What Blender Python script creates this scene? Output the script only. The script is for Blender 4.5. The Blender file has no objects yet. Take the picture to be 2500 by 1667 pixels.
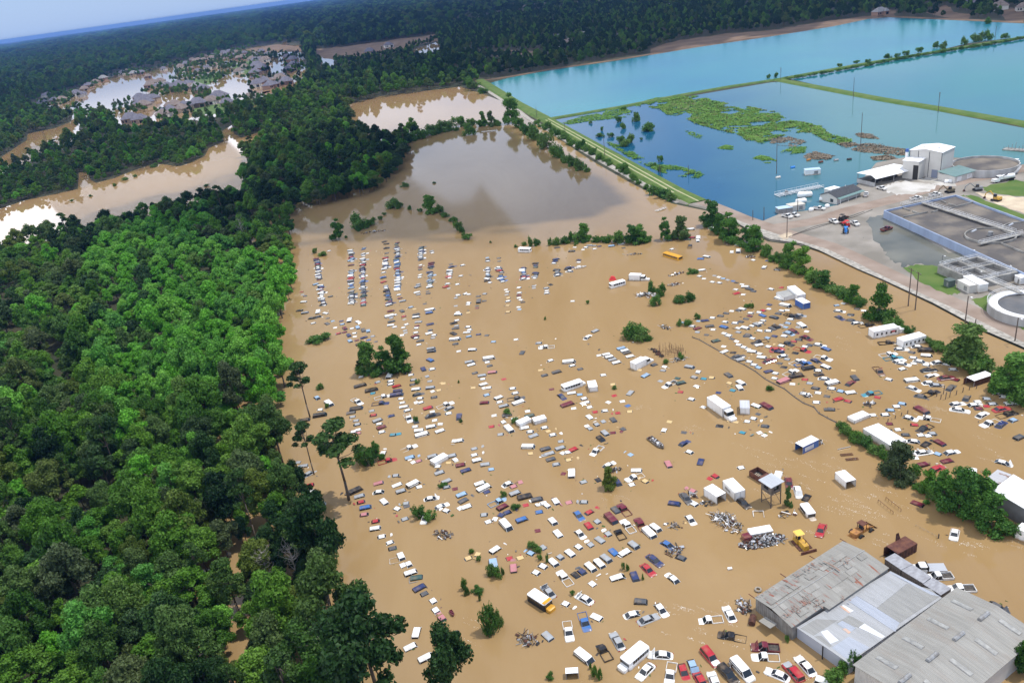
import bpy, bmesh, math, random
import numpy as np
from mathutils import Vector, Matrix, Euler
R = math.radians
rnd = random.Random(7)
rng = np.random.default_rng(11)
sc = bpy.context.scene
COL = sc.collection

# ---------------------------------------------------------------- camera, sky, sun, exposure
HCAM, FPX, ROLL, HOR = 115.0, 1950.0, math.atan(0.139), 99.4
D_ = (833.5 - (HOR - 0.139 * 1250)) * math.cos(ROLL)
PITCH = math.atan2(D_, FPX)
cam = bpy.data.cameras.new('camera')
cam.sensor_width = 36
cam.lens = FPX / 2500 * 36
cam.clip_start, cam.clip_end = 1, 80000
camo = bpy.data.objects.new('camera', cam)
COL.objects.link(camo)
camo.matrix_world = Matrix.Translation((0, 0, HCAM)) @ Matrix.Rotation(math.pi / 2 - PITCH, 4, 'X') @ Matrix.Rotation(-ROLL, 4, 'Z')
sc.camera = camo

SUN_EL, SUN_AZ = R(66), R(80)            # azimuth clockwise from the view direction
wd = bpy.data.worlds.new('World')
sc.world = wd
wd.use_nodes = True
nt = wd.node_tree
bg = nt.nodes['Background']
sky = nt.nodes.new('ShaderNodeTexSky')
sky.sky_type = 'NISHITA'
sky.sun_disc = False
sky.sun_elevation, sky.sun_rotation = SUN_EL, SUN_AZ
sky.air_density, sky.dust_density, sky.ozone_density = 1.0, 0.6, 2.0
bg.inputs[1].default_value = 0.15
def N(t, kind, **kw):
    n = t.nodes.new(kind)
    for k, v in kw.items():
        if k.startswith('i_'):
            n.inputs[int(k[2:])].default_value = v
        else:
            setattr(n, k, v)
    return n
def clouds():
    L = nt.links.new
    tc = N(nt, 'ShaderNodeTexCoord')
    sx = N(nt, 'ShaderNodeSeparateXYZ')
    L(tc.outputs['Generated'], sx.inputs[0])
    az = N(nt, 'ShaderNodeMath', operation='ABSOLUTE'); L(sx.outputs[2], az.inputs[0])
    ad = N(nt, 'ShaderNodeMath', operation='ADD', i_1=0.12); L(az.outputs[0], ad.inputs[0])
    dx = N(nt, 'ShaderNodeMath', operation='DIVIDE'); L(sx.outputs[0], dx.inputs[0]); L(ad.outputs[0], dx.inputs[1])
    dy = N(nt, 'ShaderNodeMath', operation='DIVIDE'); L(sx.outputs[1], dy.inputs[0]); L(ad.outputs[0], dy.inputs[1])
    cb = N(nt, 'ShaderNodeCombineXYZ'); L(dx.outputs[0], cb.inputs[0]); L(dy.outputs[0], cb.inputs[1])
    no = N(nt, 'ShaderNodeTexNoise'); no.inputs['Scale'].default_value = 0.9
    no.inputs['Detail'].default_value = 6; no.inputs['Roughness'].default_value = 0.55
    L(cb.outputs[0], no.inputs['Vector'])
    rp = N(nt, 'ShaderNodeValToRGB')
    rp.color_ramp.elements[0].position = 0.33; rp.color_ramp.elements[1].position = 0.74
    bs = N(nt, 'ShaderNodeMapRange'); bs.inputs[1].default_value = 0.25; bs.inputs[2].default_value = -0.32
    bs.inputs[3].default_value = -0.16; bs.inputs[4].default_value = 0.34         # the cloud bank stands over the left of the view
    L(sx.outputs[0], bs.inputs[0])
    bb = N(nt, 'ShaderNodeMath', operation='ADD'); L(no.outputs[0], bb.inputs[0]); L(bs.outputs[0], bb.inputs[1])
    L(bb.outputs[0], rp.inputs[0])
    sc_ = N(nt, 'ShaderNodeMath', operation='MULTIPLY', i_1=0.8); L(rp.outputs[0], sc_.inputs[0])
    mx = N(nt, 'ShaderNodeMixRGB', i_2=(12.5, 12.8, 13.8, 1))
    low = N(nt, 'ShaderNodeMapRange'); low.inputs[1].default_value = 0.06; low.inputs[2].default_value = 0.15
    L(sx.outputs[2], low.inputs[0])
    lm = N(nt, 'ShaderNodeMath', operation='MULTIPLY'); L(sc_.outputs[0], lm.inputs[0]); L(low.outputs[0], lm.inputs[1])
    # humid pale blue air low over the horizon
    hz_ = N(nt, 'ShaderNodeMapRange'); hz_.inputs[1].default_value = 0.0; hz_.inputs[2].default_value = 0.5
    hz_.inputs[3].default_value = 0.85; hz_.inputs[4].default_value = 0.4
    L(az.outputs[0], hz_.inputs[0])
    hx = N(nt, 'ShaderNodeMixRGB', i_2=(2.35, 3.5, 5.8, 1)); L(hz_.outputs[0], hx.inputs[0]); L(sky.outputs[0], hx.inputs[1])
    L(lm.outputs[0], mx.inputs[0]); L(hx.outputs[0], mx.inputs[1])
    # the flank of the cloud bank low over the left horizon catches the full sun; overhead the cloud is thinner
    fl = N(nt, 'ShaderNodeMapRange'); fl.inputs[1].default_value = 0.22; fl.inputs[2].default_value = 0.46
    L(sx.outputs[2], fl.inputs[0])
    fr_ = N(nt, 'ShaderNodeMapRange'); fr_.inputs[1].default_value = -0.30; fr_.inputs[2].default_value = -0.17; L(sx.outputs[0], fr_.inputs[0])
    fm = N(nt, 'ShaderNodeMath', operation='MAXIMUM'); L(fl.outputs[0], fm.inputs[0]); L(fr_.outputs[0], fm.inputs[1])
    cc = N(nt, 'ShaderNodeMixRGB', i_1=(19.0, 19.4, 20.8, 1), i_2=(8.5, 8.8, 9.6, 1)); L(fm.outputs[0], cc.inputs[0]); L(cc.outputs[0], mx.inputs[2])
    L(mx.outputs[0], bg.inputs[0])
clouds()
sun = bpy.data.lights.new('sun', 'SUN')
sun.energy, sun.angle, sun.color = 3.4, R(0.53), (1.0, 0.95, 0.87)
suno = bpy.data.objects.new('sun', sun)
COL.objects.link(suno)
SDIR = Vector((math.sin(SUN_AZ) * math.cos(SUN_EL), math.cos(SUN_AZ) * math.cos(SUN_EL), math.sin(SUN_EL)))
suno.rotation_euler = SDIR.to_track_quat('Z', 'Y').to_euler()
suno.location = (0, 0, 300)
sc.view_settings.view_transform = 'Standard'
sc.view_settings.look = 'None'
sc.view_settings.exposure = 0.06
sc.cycles.max_bounces = 5
sc.cycles.diffuse_bounces = 2
sc.cycles.glossy_bounces = 2
sc.cycles.transparent_max_bounces = 8
sc.cycles.volume_bounces = 0

# ---------------------------------------------------------------- photo pixel -> point of the place
cR, sR, cP, sP = math.cos(ROLL), math.sin(ROLL), math.cos(PITCH), math.sin(PITCH)
def W(x, y, z=0.0):
    dx, dy = x - 1250, y - 833.5
    u = dx * cR - dy * sR
    v = dx * sR + dy * cR
    ry, rz = FPX * cP - v * sP, -FPX * sP - v * cP
    t = (z - HCAM) / rz
    return Vector((u * t, ry * t, z))
def px(p):
    X, Y, Z = p[0], p[1], p[2] - HCAM
    d = Y * cP - Z * sP
    u = X / d * FPX
    v = -(Y * sP + Z * cP) / d * FPX
    return (u * cR + v * sR + 1250, -u * sR + v * cR + 833.5)
def pxn(A, z=0.0):                       # the same for an array of ground points
    X, Y, Z = A[:, 0], A[:, 1], z - HCAM
    d = Y * cP - Z * sP
    u = X / d * FPX
    v = -(Y * sP + Z * cP) / d * FPX
    return np.stack([u * cR + v * sR + 1250, -u * sR + v * cR + 833.5], 1)
def mpp(x, y):                           # metres per pixel, and cosine of the look-down angle
    p = W(x, y)
    d = (p - Vector((0, 0, HCAM))).length
    return d / FPX, math.hypot(p.x, p.y) / d
def heading(x, y, a, z=0.0):             # picture angle (degrees, up-right positive) -> compass of the thing
    d = W(x + 8 * math.cos(R(a)), y - 8 * math.sin(R(a)), z) - W(x, y, z)
    return math.atan2(d.y, d.x)
def inpoly(Q, poly):
    poly = np.array(poly, float)
    x, y = Q[:, 0], Q[:, 1]
    c = np.zeros(len(Q), bool)
    j = len(poly) - 1
    for i in range(len(poly)):
        xi, yi = poly[i]; xj, yj = poly[j]
        m = ((yi > y) != (yj > y)) & (x < (xj - xi) * (y - yi) / (yj - yi + 1e-12) + xi)
        c ^= m
        j = i
    return c

# ---------------------------------------------------------------- materials
MATS = {}
def mat(name, c, rough=0.6, c2=None, scale=1.0, detail=4, bump=0.0, bscale=None, metal=0.0, spec=0.5, coord='Object', ramp=(0.35, 0.65), stretch=None, ior=None):
    if name in MATS:
        return MATS[name]
    m = bpy.data.materials.new(name)
    m.use_nodes = True
    t = m.node_tree
    b = t.nodes['Principled BSDF']
    b.inputs['Base Color'].default_value = (*c, 1)
    b.inputs['Roughness'].default_value = rough
    b.inputs['Metallic'].default_value = metal
    b.inputs['Specular IOR Level'].default_value = spec
    if ior:
        b.inputs['IOR'].default_value = ior
    if c2 or bump:
        tc = N(t, 'ShaderNodeTexCoord')
        src = tc.outputs[coord]
        if stretch:
            mp = N(t, 'ShaderNodeMapping'); mp.inputs['Scale'].default_value = stretch
            t.links.new(src, mp.inputs[0]); src = mp.outputs[0]
    if c2:
        no = N(t, 'ShaderNodeTexNoise')
        no.inputs['Scale'].default_value = scale; no.inputs['Detail'].default_value = detail
        t.links.new(src, no.inputs['Vector'])
        rp = N(t, 'ShaderNodeValToRGB')
        rp.color_ramp.elements[0].position, rp.color_ramp.elements[1].position = ramp
        rp.color_ramp.elements[0].color = (*c, 1); rp.color_ramp.elements[1].color = (*c2, 1)
        t.links.new(no.outputs[0], rp.inputs[0])
        t.links.new(rp.outputs[0], b.inputs['Base Color'])
    if bump:
        nb = N(t, 'ShaderNodeTexNoise')
        nb.inputs['Scale'].default_value = bscale or scale * 4; nb.inputs['Detail'].default_value = 3
        t.links.new(src, nb.inputs['Vector'])
        bp = N(t, 'ShaderNodeBump'); bp.inputs['Strength'].default_value = bump; bp.inputs['Distance'].default_value = 0.1
        t.links.new(nb.outputs[0], bp.inputs['Height'])
        t.links.new(bp.outputs[0], b.inputs['Normal'])
    MATS[name] = m
    return m
def water_mat(name, c, c2, scale, rough, ripple=0.25, rscale=0.35, spec=0.5):
    m = mat(name, c, rough, c2, scale, 3, ior=1.33, spec=spec, ramp=(0.3, 0.7))
    t = m.node_tree
    b = t.nodes['Principled BSDF']
    tc = N(t, 'ShaderNodeTexCoord')
    hs = []
    for s, amp in ((rscale, 1.0), (rscale * 4.3, 0.35)):
        no = N(t, 'ShaderNodeTexNoise'); no.inputs['Scale'].default_value = s; no.inputs['Detail'].default_value = 4
        t.links.new(tc.outputs['Object'], no.inputs['Vector'])
        mu = N(t, 'ShaderNodeMath', operation='MULTIPLY', i_1=amp); t.links.new(no.outputs[0], mu.inputs[0])
        hs.append(mu)
    ad = N(t, 'ShaderNodeMath', operation='ADD'); t.links.new(hs[0].outputs[0], ad.inputs[0]); t.links.new(hs[1].outputs[0], ad.inputs[1])
    bp = N(t, 'ShaderNodeBump'); bp.inputs['Strength'].default_value = ripple; bp.inputs['Distance'].default_value = 0.12
    t.links.new(ad.outputs[0], bp.inputs['Height']); t.links.new(bp.outputs[0], b.inputs['Normal'])
    return m
def leaf_mat(name, cs, hue=0.0):
    """foliage: each tree has its own green, each clump within it its own shade of it"""
    m = bpy.data.materials.new(name)
    m.use_nodes = True
    t = m.node_tree
    b = t.nodes['Principled BSDF']
    b.inputs['Roughness'].default_value = 0.55
    b.inputs['Specular IOR Level'].default_value = 0.25
    oi = N(t, 'ShaderNodeObjectInfo')
    rp = N(t, 'ShaderNodeValToRGB')
    el = rp.color_ramp.elements
    while len(el) < len(cs):
        el.new(0.5)
    for i, c in enumerate(cs):
        el[i].position = i / (len(cs) - 1); el[i].color = (*c, 1)
    t.links.new(oi.outputs['Random'], rp.inputs[0])
    tc = N(t, 'ShaderNodeTexCoord')
    no = N(t, 'ShaderNodeTexNoise'); no.inputs['Scale'].default_value = 1.5; no.inputs['Detail'].default_value = 5; no.inputs['Roughness'].default_value = 0.7
    t.links.new(tc.outputs['Object'], no.inputs['Vector'])
    mr = N(t, 'ShaderNodeMapRange'); mr.inputs[1].default_value = 0.3; mr.inputs[2].default_value = 0.7
    mr.inputs[3].default_value = 0.4; mr.inputs[4].default_value = 1.8
    t.links.new(no.outputs[0], mr.inputs[0])
    hs = N(t, 'ShaderNodeHueSaturation')
    t.links.new(mr.outputs[0], hs.inputs['Value']); t.links.new(rp.outputs[0], hs.inputs['Color'])
    t.links.new(hs.outputs[0], b.inputs['Base Color'])
    tr = N(t, 'ShaderNodeBsdfTranslucent'); t.links.new(hs.outputs[0], tr.inputs[0])
    mx = N(t, 'ShaderNodeMixShader', i_0=0.3)
    t.links.new(b.outputs[0], mx.inputs[1]); t.links.new(tr.outputs[0], mx.inputs[2])
    t.links.new(mx.outputs[0], t.nodes['Material Output'].inputs[0])
    MATS[name] = m
    return m
def sheet_mat(name, c, c2, pitch, axis='X', rust=None, rscale=0.5, rramp=(0.6, 0.68), rough=0.5, depth=0.06, metal=0.0, rstretch=(1, 1, 1)):
    """ribbed sheet metal with stains"""
    if name in MATS:
        return MATS[name]
    m = mat(name, c, rough, c2, 0.6, 5, metal=metal, stretch=(0.25, 2.2, 1) if axis == 'X' else (2.2, 0.25, 1))
    t = m.node_tree
    b = t.nodes['Principled BSDF']
    tc = N(t, 'ShaderNodeTexCoord')
    wv = N(t, 'ShaderNodeTexWave', bands_direction='Y' if axis == 'X' else 'X')
    wv.inputs['Scale'].default_value = 0.314 / pitch
    t.links.new(tc.outputs['Object'], wv.inputs['Vector'])
    bp = N(t, 'ShaderNodeBump'); bp.inputs['Strength'].default_value = 0.9; bp.inputs['Distance'].default_value = depth
    t.links.new(wv.outputs['Fac'], bp.inputs['Height']); t.links.new(bp.outputs[0], b.inputs['Normal'])
    if rust:
        mp = N(t, 'ShaderNodeMapping'); mp.inputs['Scale'].default_value = rstretch
        t.links.new(tc.outputs['Object'], mp.inputs[0])
        no = N(t, 'ShaderNodeTexNoise'); no.inputs['Scale'].default_value = rscale; no.inputs['Detail'].default_value = 7
        no.inputs['Roughness'].default_value = 0.62
        t.links.new(mp.outputs[0], no.inputs['Vector'])
        rp = N(t, 'ShaderNodeValToRGB')
        rp.color_ramp.elements[0].position, rp.color_ramp.elements[1].position = rramp
        t.links.new(no.outputs[0], rp.inputs[0])
        mx = N(t, 'ShaderNodeMixRGB', i_2=(*rust, 1))
        t.links.new(rp.outputs[0], mx.inputs[0])
        src = b.inputs['Base Color'].links[0].from_socket
        t.links.new(src, mx.inputs[1]); t.links.new(mx.outputs[0], b.inputs['Base Color'])
    return m

# ---------------------------------------------------------------- mesh helpers
class MB:
    def __init__(s):
        s.v, s.f, s.m = [], [], []
    def add(s, vs, fs, mi=0):
        o = len(s.v)
        s.v += [tuple(v) for v in vs]
        s.f += [tuple(i + o for i in f) for f in fs]
        s.m += [mi] * len(fs)
        return s
    def box(s, c, d, mi=0, rz=0.0, tilt=None):
        hx, hy, hz = d[0] / 2, d[1] / 2, d[2] / 2
        M = Matrix.Rotation(rz, 3, 'Z')
        if tilt:
            M = M @ Euler(tilt).to_matrix()
        vs = [M @ Vector((x * hx, y * hy, z * hz)) + Vector(c) for z in (-1, 1) for x, y in ((-1, -1), (1, -1), (1, 1), (-1, 1))]
        return s.add(vs, [(3, 2, 1, 0), (4, 5, 6, 7), (0, 1, 5, 4), (1, 2, 6, 5), (2, 3, 7, 6), (3, 0, 4, 7)], mi)
    def cyl(s, a, b, r, r2=None, n=8, mi=0, cap=True):
        a, b = Vector(a), Vector(b)
        r2 = r if r2 is None else r2
        q = (b - a).to_track_quat('Z', 'Y')
        vs = []
        for p, rr in ((a, r), (b, r2)):
            for i in range(n):
                t = 2 * math.pi * i / n
                vs.append(p + q @ Vector((rr * math.cos(t), rr * math.sin(t), 0)))
        fs = [(i, (i + 1) % n, n + (i + 1) % n, n + i) for i in range(n)]
        if cap:
            fs += [tuple(range(n - 1, -1, -1)), tuple(range(n, 2 * n))]
        return s.add(vs, fs, mi)
    def tube(s, pts, r, n=6, mi=0):
        for i in range(len(pts) - 1):
            s.cyl(pts[i], pts[i + 1], r if not isinstance(r, (list, tuple)) else r[i], None if not isinstance(r, (list, tuple)) else r[i + 1], n, mi)
        return s
    def loft(s, rings, mi=0, cap0=True, cap1=True, mis=None):
        n = len(rings[0])
        o = len(s.v)
        for r in rings:
            s.v += [tuple(p) for p in r]
        for k in range(len(rings) - 1):
            for i in range(n):
                s.f.append((o + k * n + i, o + k * n + (i + 1) % n, o + (k + 1) * n + (i + 1) % n, o + (k + 1) * n + i))
                s.m.append(mis[k] if mis else mi)
        if cap0:
            s.f.append(tuple(o + i for i in range(n - 1, -1, -1))); s.m.append(mi)
        if cap1:
            s.f.append(tuple(o + (len(rings) - 1) * n + i for i in range(n))); s.m.append(mis[-1] if mis else mi)
        return s
    def prism(s, poly, z0, z1, mi=0):
        return s.loft([[(p[0], p[1], z0) for p in poly], [(p[0], p[1], z1) for p in poly]], mi)
    def quad(s, a, b, c, d, mi=0):
        return s.add([a, b, c, d], [(0, 1, 2, 3)], mi)
    def sphere(s, c, r, mi=0, n=8, k=5, sq=(1, 1, 1)):
        rings = []
        for j in range(1, k):
            t = math.pi * j / k - math.pi / 2
            rings.append([(c[0] + sq[0] * r * math.cos(t) * math.cos(2 * math.pi * i / n), c[1] + sq[1] * r * math.cos(t) * math.sin(2 * math.pi * i / n), c[2] + sq[2] * r * math.sin(t)) for i in range(n)])
        return s.loft(rings, mi)
    def mesh(s, name, mats, smooth=False):
        me = bpy.data.meshes.new(name)
        me.from_pydata(s.v, [], s.f)
        for m in (mats if isinstance(mats, (list, tuple)) else [mats]):
            me.materials.append(m)
        me.polygons.foreach_set('material_index', s.m)
        if smooth:
            me.polygons.foreach_set('use_smooth', [True] * len(s.f))
        me.update()
        return me
    def build(s, name, mats, parent=None, smooth=False):
        return obj(name, s.mesh(name, mats, smooth), parent)
def obj(name, me, parent=None):
    o = bpy.data.objects.new(name, me)
    COL.objects.link(o)
    if parent:
        o.parent = parent
    return o
def tag(o, label, cat, group=None):
    o['label'] = label; o['category'] = cat
    if group:
        o['group'] = group
    return o
def thing(name, loc, rz=0.0, label=None, cat=None, group=None, tilt=(0, 0)):
    o = bpy.data.objects.new(name, None)
    COL.objects.link(o)
    o.location = loc; o.rotation_euler = (tilt[0], tilt[1], rz)
    o.empty_display_size = 0.5
    if label:
        tag(o, label, cat, group)
    return o
def struct(o):
    o['kind'] = 'structure'
    return o
def stuff(o):
    o['kind'] = 'stuff'
    return o
def rrect(x0, x1, w, r, z, n=3, cy=0.0):
    """a rounded rectangle ring"""
    hw = w / 2
    pts = []
    for cx, sy, a0 in ((x1 - r, hw - r, 0), (x0 + r, hw - r, 90), (x0 + r, -hw + r, 180), (x1 - r, -hw + r, 270)):
        for i in range(n):
            a = R(a0 + 90 * i / (n - 1))
            pts.append((cx + r * math.cos(a), cy + sy + r * math.sin(a), z))
    return pts
def ragged(pts, amp, n=7):
    out = []
    for i, (x, y) in enumerate(pts):
        x2, y2 = pts[(i + 1) % len(pts)]
        l = math.hypot(x2 - x, y2 - y); nx, ny = -(y2 - y) / (l + .01), (x2 - x) / (l + .01)
        for k in range(n):
            f = k / n; j = rnd.gauss(0, amp * min(1, l / 25)) if k else rnd.gauss(0, amp * .4)
            out.append((x + (x2 - x) * f + nx * j, y + (y2 - y) * f + ny * j * .6))
    return out
def sheet(name, pts, z, m, rag=0):
    mb = MB()
    if rag:
        pts = ragged(pts, rag)
    P = [W(x, y, z) for x, y in pts]
    mb.add(P, [tuple(range(len(P)))])
    me = mb.mesh(name, m)
    bm = bmesh.new(); bm.from_mesh(me)
    bmesh.ops.recalc_face_normals(bm, faces=bm.faces)
    for f in bm.faces:
        if f.normal.z < 0:
            f.normal_flip()
    bmesh.ops.triangulate(bm, faces=bm.faces)
    bm.to_mesh(me); bm.free()
    return obj(name, me)
def bank(name, pts, z, m, skirt=2.0, base=-0.8):
    """raised ground: a flat top with sloping sides; the outline is where the slope meets the water"""
    P = [W(x, y, 0.02) for x, y in pts]
    ar = sum(P[i].x * P[(i + 1) % len(P)].y - P[(i + 1) % len(P)].x * P[i].y for i in range(len(P)))
    if ar < 0:
        P.reverse()
    n = len(P)
    inn, out = [], []
    for i in range(n):
        a, b, c = P[i - 1], P[i], P[(i + 1) % n]
        d1 = (b - a).normalized(); d2 = (c - b).normalized()
        nn = Vector((-(d1.y + d2.y), d1.x + d2.x, 0))
        nn = nn.normalized() if nn.length > 1e-3 else Vector((-d1.y, d1.x, 0))
        inn.append((b.x + nn.x * skirt * 0.45, b.y + nn.y * skirt * 0.45, z))
        out.append((b.x - nn.x * skirt * 0.6, b.y - nn.y * skirt * 0.6, base))
    mb = MB().loft([out, inn], 0, False, True)
    return mb.build(name, m)

# ---------------------------------------------------------------- labels that single things out
LM = {'the yellow school bus': (1641, 624), 'the stilted shack': (1880, 1185), 'the yellow bulldozer': (1955, 1325),
      'the rusty roofed shed': (1960, 1430), 'the patched metal shed': (2060, 1530), 'the white minibus': (1560, 1590),
      'the yellow fronted bus': (1315, 1455), 'the flooded tree clump': (940, 870), 'the leaning pine': (840, 1170),
      'the curved broken fence': (1830, 930), 'the long white box truck': (1755, 990), 'the white shuttle bus': (1400, 935),
      'the blue sided trailer': (1970, 1083), 'the widest white trailer': (2155, 1062), 'the white site offices': (2195, 815),
      'the brown shipping container': (2390, 925), 'the rounded lake bush': (1550, 803), 'the flat boat full of scrap': (1605, 1083),
      'the engine scrap heap': (1855, 1320), 'the orange wheel loader': (2105, 1290), 'the gutted maroon container': (1850, 1160),
      'the rusty covered skip': (2195, 1335), 'the truck beside the vans': (1558, 883), 'the tree over a wreck': (1488, 1165),
      'the blue cargo box': (1960, 735), 'the camper by the dinghy': (1507, 690), 'the weedy willow bush': (1200, 1520),
      'the lone bottom tree': (1110, 1640), 'the stick frame in the flood': (1640, 855), 'the open white trailer': (1745, 1205),
      'the road lamp pole': (1923, 560), 'the twin poles': (2235, 710), 'the big round bank tree': (2465, 930),
      'the trees by the white roof': (2330, 1220), 'the deep cargo box': (2095, 1018), 'the long weedy fence line': (2080, 1060),
      'the flooded edge weeds': (780, 825), 'the wreck in weeds': (1082, 1305), 'the turned over wreck heap': (1590, 740),
      'the far white bus': (1281, 607), 'the dark edge bush': (905, 1120), 'the pink edge car': (892, 1254),
      'the white goalpost frame': (1850, 1250), 'the box beside the bus': (1446, 938), 'the junction of gravel roads': (1960, 560)}
ORD = ['', 'second ', 'third ', 'fourth ', 'fifth ', 'sixth ', 'seventh ', 'eighth ', 'ninth ', 'tenth ', 'eleventh ', 'twelfth ', 'thirteenth ', 'fourteenth ', 'fifteenth ', 'sixteenth ', 'seventeenth ', 'eighteenth ', 'nineteenth ', 'twentieth ']
def singled(items, lms):
    """items: (object, description, px, py). each gets its description and its rank from the nearest landmark"""
    buckets = {}
    for o, d, x, y in items:
        r = sorted((math.hypot(x - a, y - b), n) for n, (a, b) in lms.items())
        buckets.setdefault((d, r[0][1]), []).append((r[0][0], o))
    for (d, n), L in buckets.items():
        L.sort(key=lambda t: t[0])
        for i, (_, o) in enumerate(L):
            o['label'] = f"{d}, {ORD[min(i, 19)]}nearest to {n}"


# ---------------------------------------------------------------- the setting: ground, flood, ponds, levees, yard
M_soil = mat('forest_soil', (0.028, 0.035, 0.014), 0.95, (0.05, 0.045, 0.02), 0.02)
M_flood = water_mat('flood_water', (0.278, 0.175, 0.072), (0.352, 0.24, 0.12), 0.011, 0.05, 0.06, 0.5)
M_creek = water_mat('creek_water', (0.31, 0.195, 0.092), (0.35, 0.225, 0.11), 0.01, 0.03, 0.03, 0.4)
for n_ in M_flood.node_tree.nodes:                      # silt carried in long streaks down the current
    if n_.type == 'TEX_NOISE' and abs(n_.inputs['Scale'].default_value - 0.011) < 1e-5:
        n_.inputs['Detail'].default_value = 9; n_.inputs['Roughness'].default_value = 0.68; n_.inputs['Distortion'].default_value = 0.6
        mp_ = N(M_flood.node_tree, 'ShaderNodeMapping'); mp_.inputs['Scale'].default_value = (1.6, 0.55, 1); mp_.inputs['Rotation'].default_value = (0, 0, 0.5)
        M_flood.node_tree.links.new(n_.inputs['Vector'].links[0].from_socket, mp_.inputs[0]); M_flood.node_tree.links.new(mp_.outputs[0], n_.inputs['Vector'])
M_earth = mat('bare_earth', (0.11, 0.07, 0.042), 0.95, (0.20, 0.13, 0.08), 0.04, 6)
M_gravel = mat('gravel', (0.185, 0.168, 0.14), 0.95, (0.315, 0.285, 0.25), 0.06, bump=0.3, bscale=3)
M_road = mat('red_gravel', (0.235, 0.175, 0.135), 0.95, (0.31, 0.245, 0.20), 0.12, bump=0.2, bscale=3)
M_track = mat('wheel_track', (0.42, 0.38, 0.25), 0.95, (0.33, 0.36, 0.16), 0.3)
M_rip = mat('rock_riprap', (0.24, 0.22, 0.19), 0.95, (0.45, 0.42, 0.37), 0.8, 6, bump=1.0, bscale=1.6)
M_grass = mat('grass', (0.06, 0.125, 0.015), 0.95, (0.105, 0.155, 0.03), 0.12, 6, bump=0.6, bscale=3)
M_grassd = mat('rough_grass', (0.045, 0.11, 0.016), 0.95, (0.10, 0.15, 0.035), 0.15, 6, bump=0.8, bscale=2)
M_sand = mat('sand', (0.62, 0.52, 0.38), 0.95, (0.45, 0.36, 0.26), 0.2)
M_lime = mat('white_gravel', (0.55, 0.53, 0.50), 0.95, (0.34, 0.32, 0.28), 0.12, 6, ramp=(0.42, 0.7))

gx = [-24000, -12000, -6000, -2500, -1200, -600, -250, 0, 250, 600, 1200, 2500, 6000, 12000, 24000]
gy = [-500, 0, 150, 350, 700, 1300, 2500, 5000, 10000, 20000, 33500]
g = MB()
for j in range(len(gy) - 1):
    for i in range(len(gx) - 1):
        g.quad((gx[i], gy[j], 0), (gx[i + 1], gy[j], 0), (gx[i + 1], gy[j + 1], 0), (gx[i], gy[j + 1], 0))
struct(g.build('ground', M_soil))

LAKE = [(470, 2300), (470, 1500), (500, 1250), (520, 1050), (560, 930), (640, 860), (655, 760), (640, 640), (600, 560), (650, 500), (730, 470), (800, 420), (880, 360), (930, 338),
        (1000, 322), (1060, 305), (1140, 290), (1225, 272), (1262, 262), (1335, 320), (1440, 390), (1545, 450), (1640, 497), (1757, 522), (1814, 558), (1875, 590), (1950, 600), (2040, 628), (2100, 662), (2160, 688),
        (2280, 746), (2410, 815), (2560, 880), (3200, 1150), (3200, 2300)]
POOL = [(835, 258), (930, 236), (1050, 221), (1125, 212), (1185, 232), (1262, 262), (1225, 285), (1130, 296), (1050, 312), (980, 332), (900, 330), (840, 300)]
CREEK = [(-300, 580), (-60, 540), (0, 510), (60, 490), (130, 475), (190, 462), (193, 420), (212, 421), (222, 440), (235, 447), (280, 435), (330, 415), (380, 400), (440, 406), (470, 396), (500, 381), (510, 362), (547, 346), (540, 322),
         (566, 306), (572, 328), (590, 336), (650, 318), (650, 345), (600, 380), (610, 425), (588, 466), (540, 488), (450, 514), (330, 540), (200, 567), (100, 592), (0, 617), (-300, 705)]
CREEK2 = [(-200, 420), (0, 386), (65, 343), (68, 327), (136, 313), (174, 297), (178, 276), (226, 261), (268, 258), (275, 272), (198, 290), (192, 318), (226, 322), (220, 340), (170, 352), (118, 380), (70, 395), (0, 432), (-200, 480)]
CREEK3 = [(270, 296), (330, 280), (362, 274), (395, 282), (400, 296), (350, 305), (300, 310)]
LAG = [[(165, 256), (215, 225), (255, 200), (330, 186), (385, 175), (425, 168), (428, 196), (345, 232), (275, 260), (225, 266)],
       [(508, 228), (545, 195), (570, 188), (612, 202), (655, 205), (660, 224), (607, 242), (578, 250), (540, 240)],
       [(655, 169), (672, 145), (693, 160), (690, 183), (672, 186)],
       [(683, 112), (700, 100), (716, 128), (708, 140), (690, 132)],
       [(783, 122), (818, 115), (818, 170), (786, 172)],
       [(1008, 122), (1067, 103), (1082, 126), (1012, 142)], [(345, 250), (470, 232), (478, 246), (360, 270)], [(640, 225), (700, 215), (705, 232), (650, 246)], [(1200, 148), (1222, 146), (1222, 158), (1202, 160)]]
FIELDS = [[(770, 120), (843, 114), (1061, 84), (1074, 100), (1000, 112), (985, 122), (900, 138), (815, 146), (772, 140)],
          [(1150, 128), (1240, 122), (1330, 126), (1330, 138), (1180, 136)],
          [(1588, 118), (1660, 98), (1760, 84), (1880, 74), (1950, 62), (2030, 50), (2110, 40), (2170, 40), (2036, 66), (1882, 91), (1705, 117), (1590, 137)],
          [(600, 122), (680, 108), (735, 116), (735, 128), (640, 128)],
          [(2250, 30), (2310, 12), (2330, 30), (2370, 35), (2365, 50), (2345, 52)], [(2440, 26), (2470, 18), (2500, 30), (2500, 56), (2460, 56)], [(2140, 44), (2160, 24), (2190, 26), (2180, 42)]]
P1 = [(1190, 205), (1240, 191), (1343, 172), (1499, 150), (1589, 135), (1703, 116), (1880, 90), (2034, 65), (2120, 47), (2168, 43), (2350, 51), (2500, 58), (2700, 66), (2700, 66), (2500, 90), (2364, 106), (2285, 125), (2132, 151), (1914, 192), (1880, 197), (1779, 213), (1659, 234), (1512, 262), (1335, 290), (1275, 256), (1230, 226)]
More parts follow.
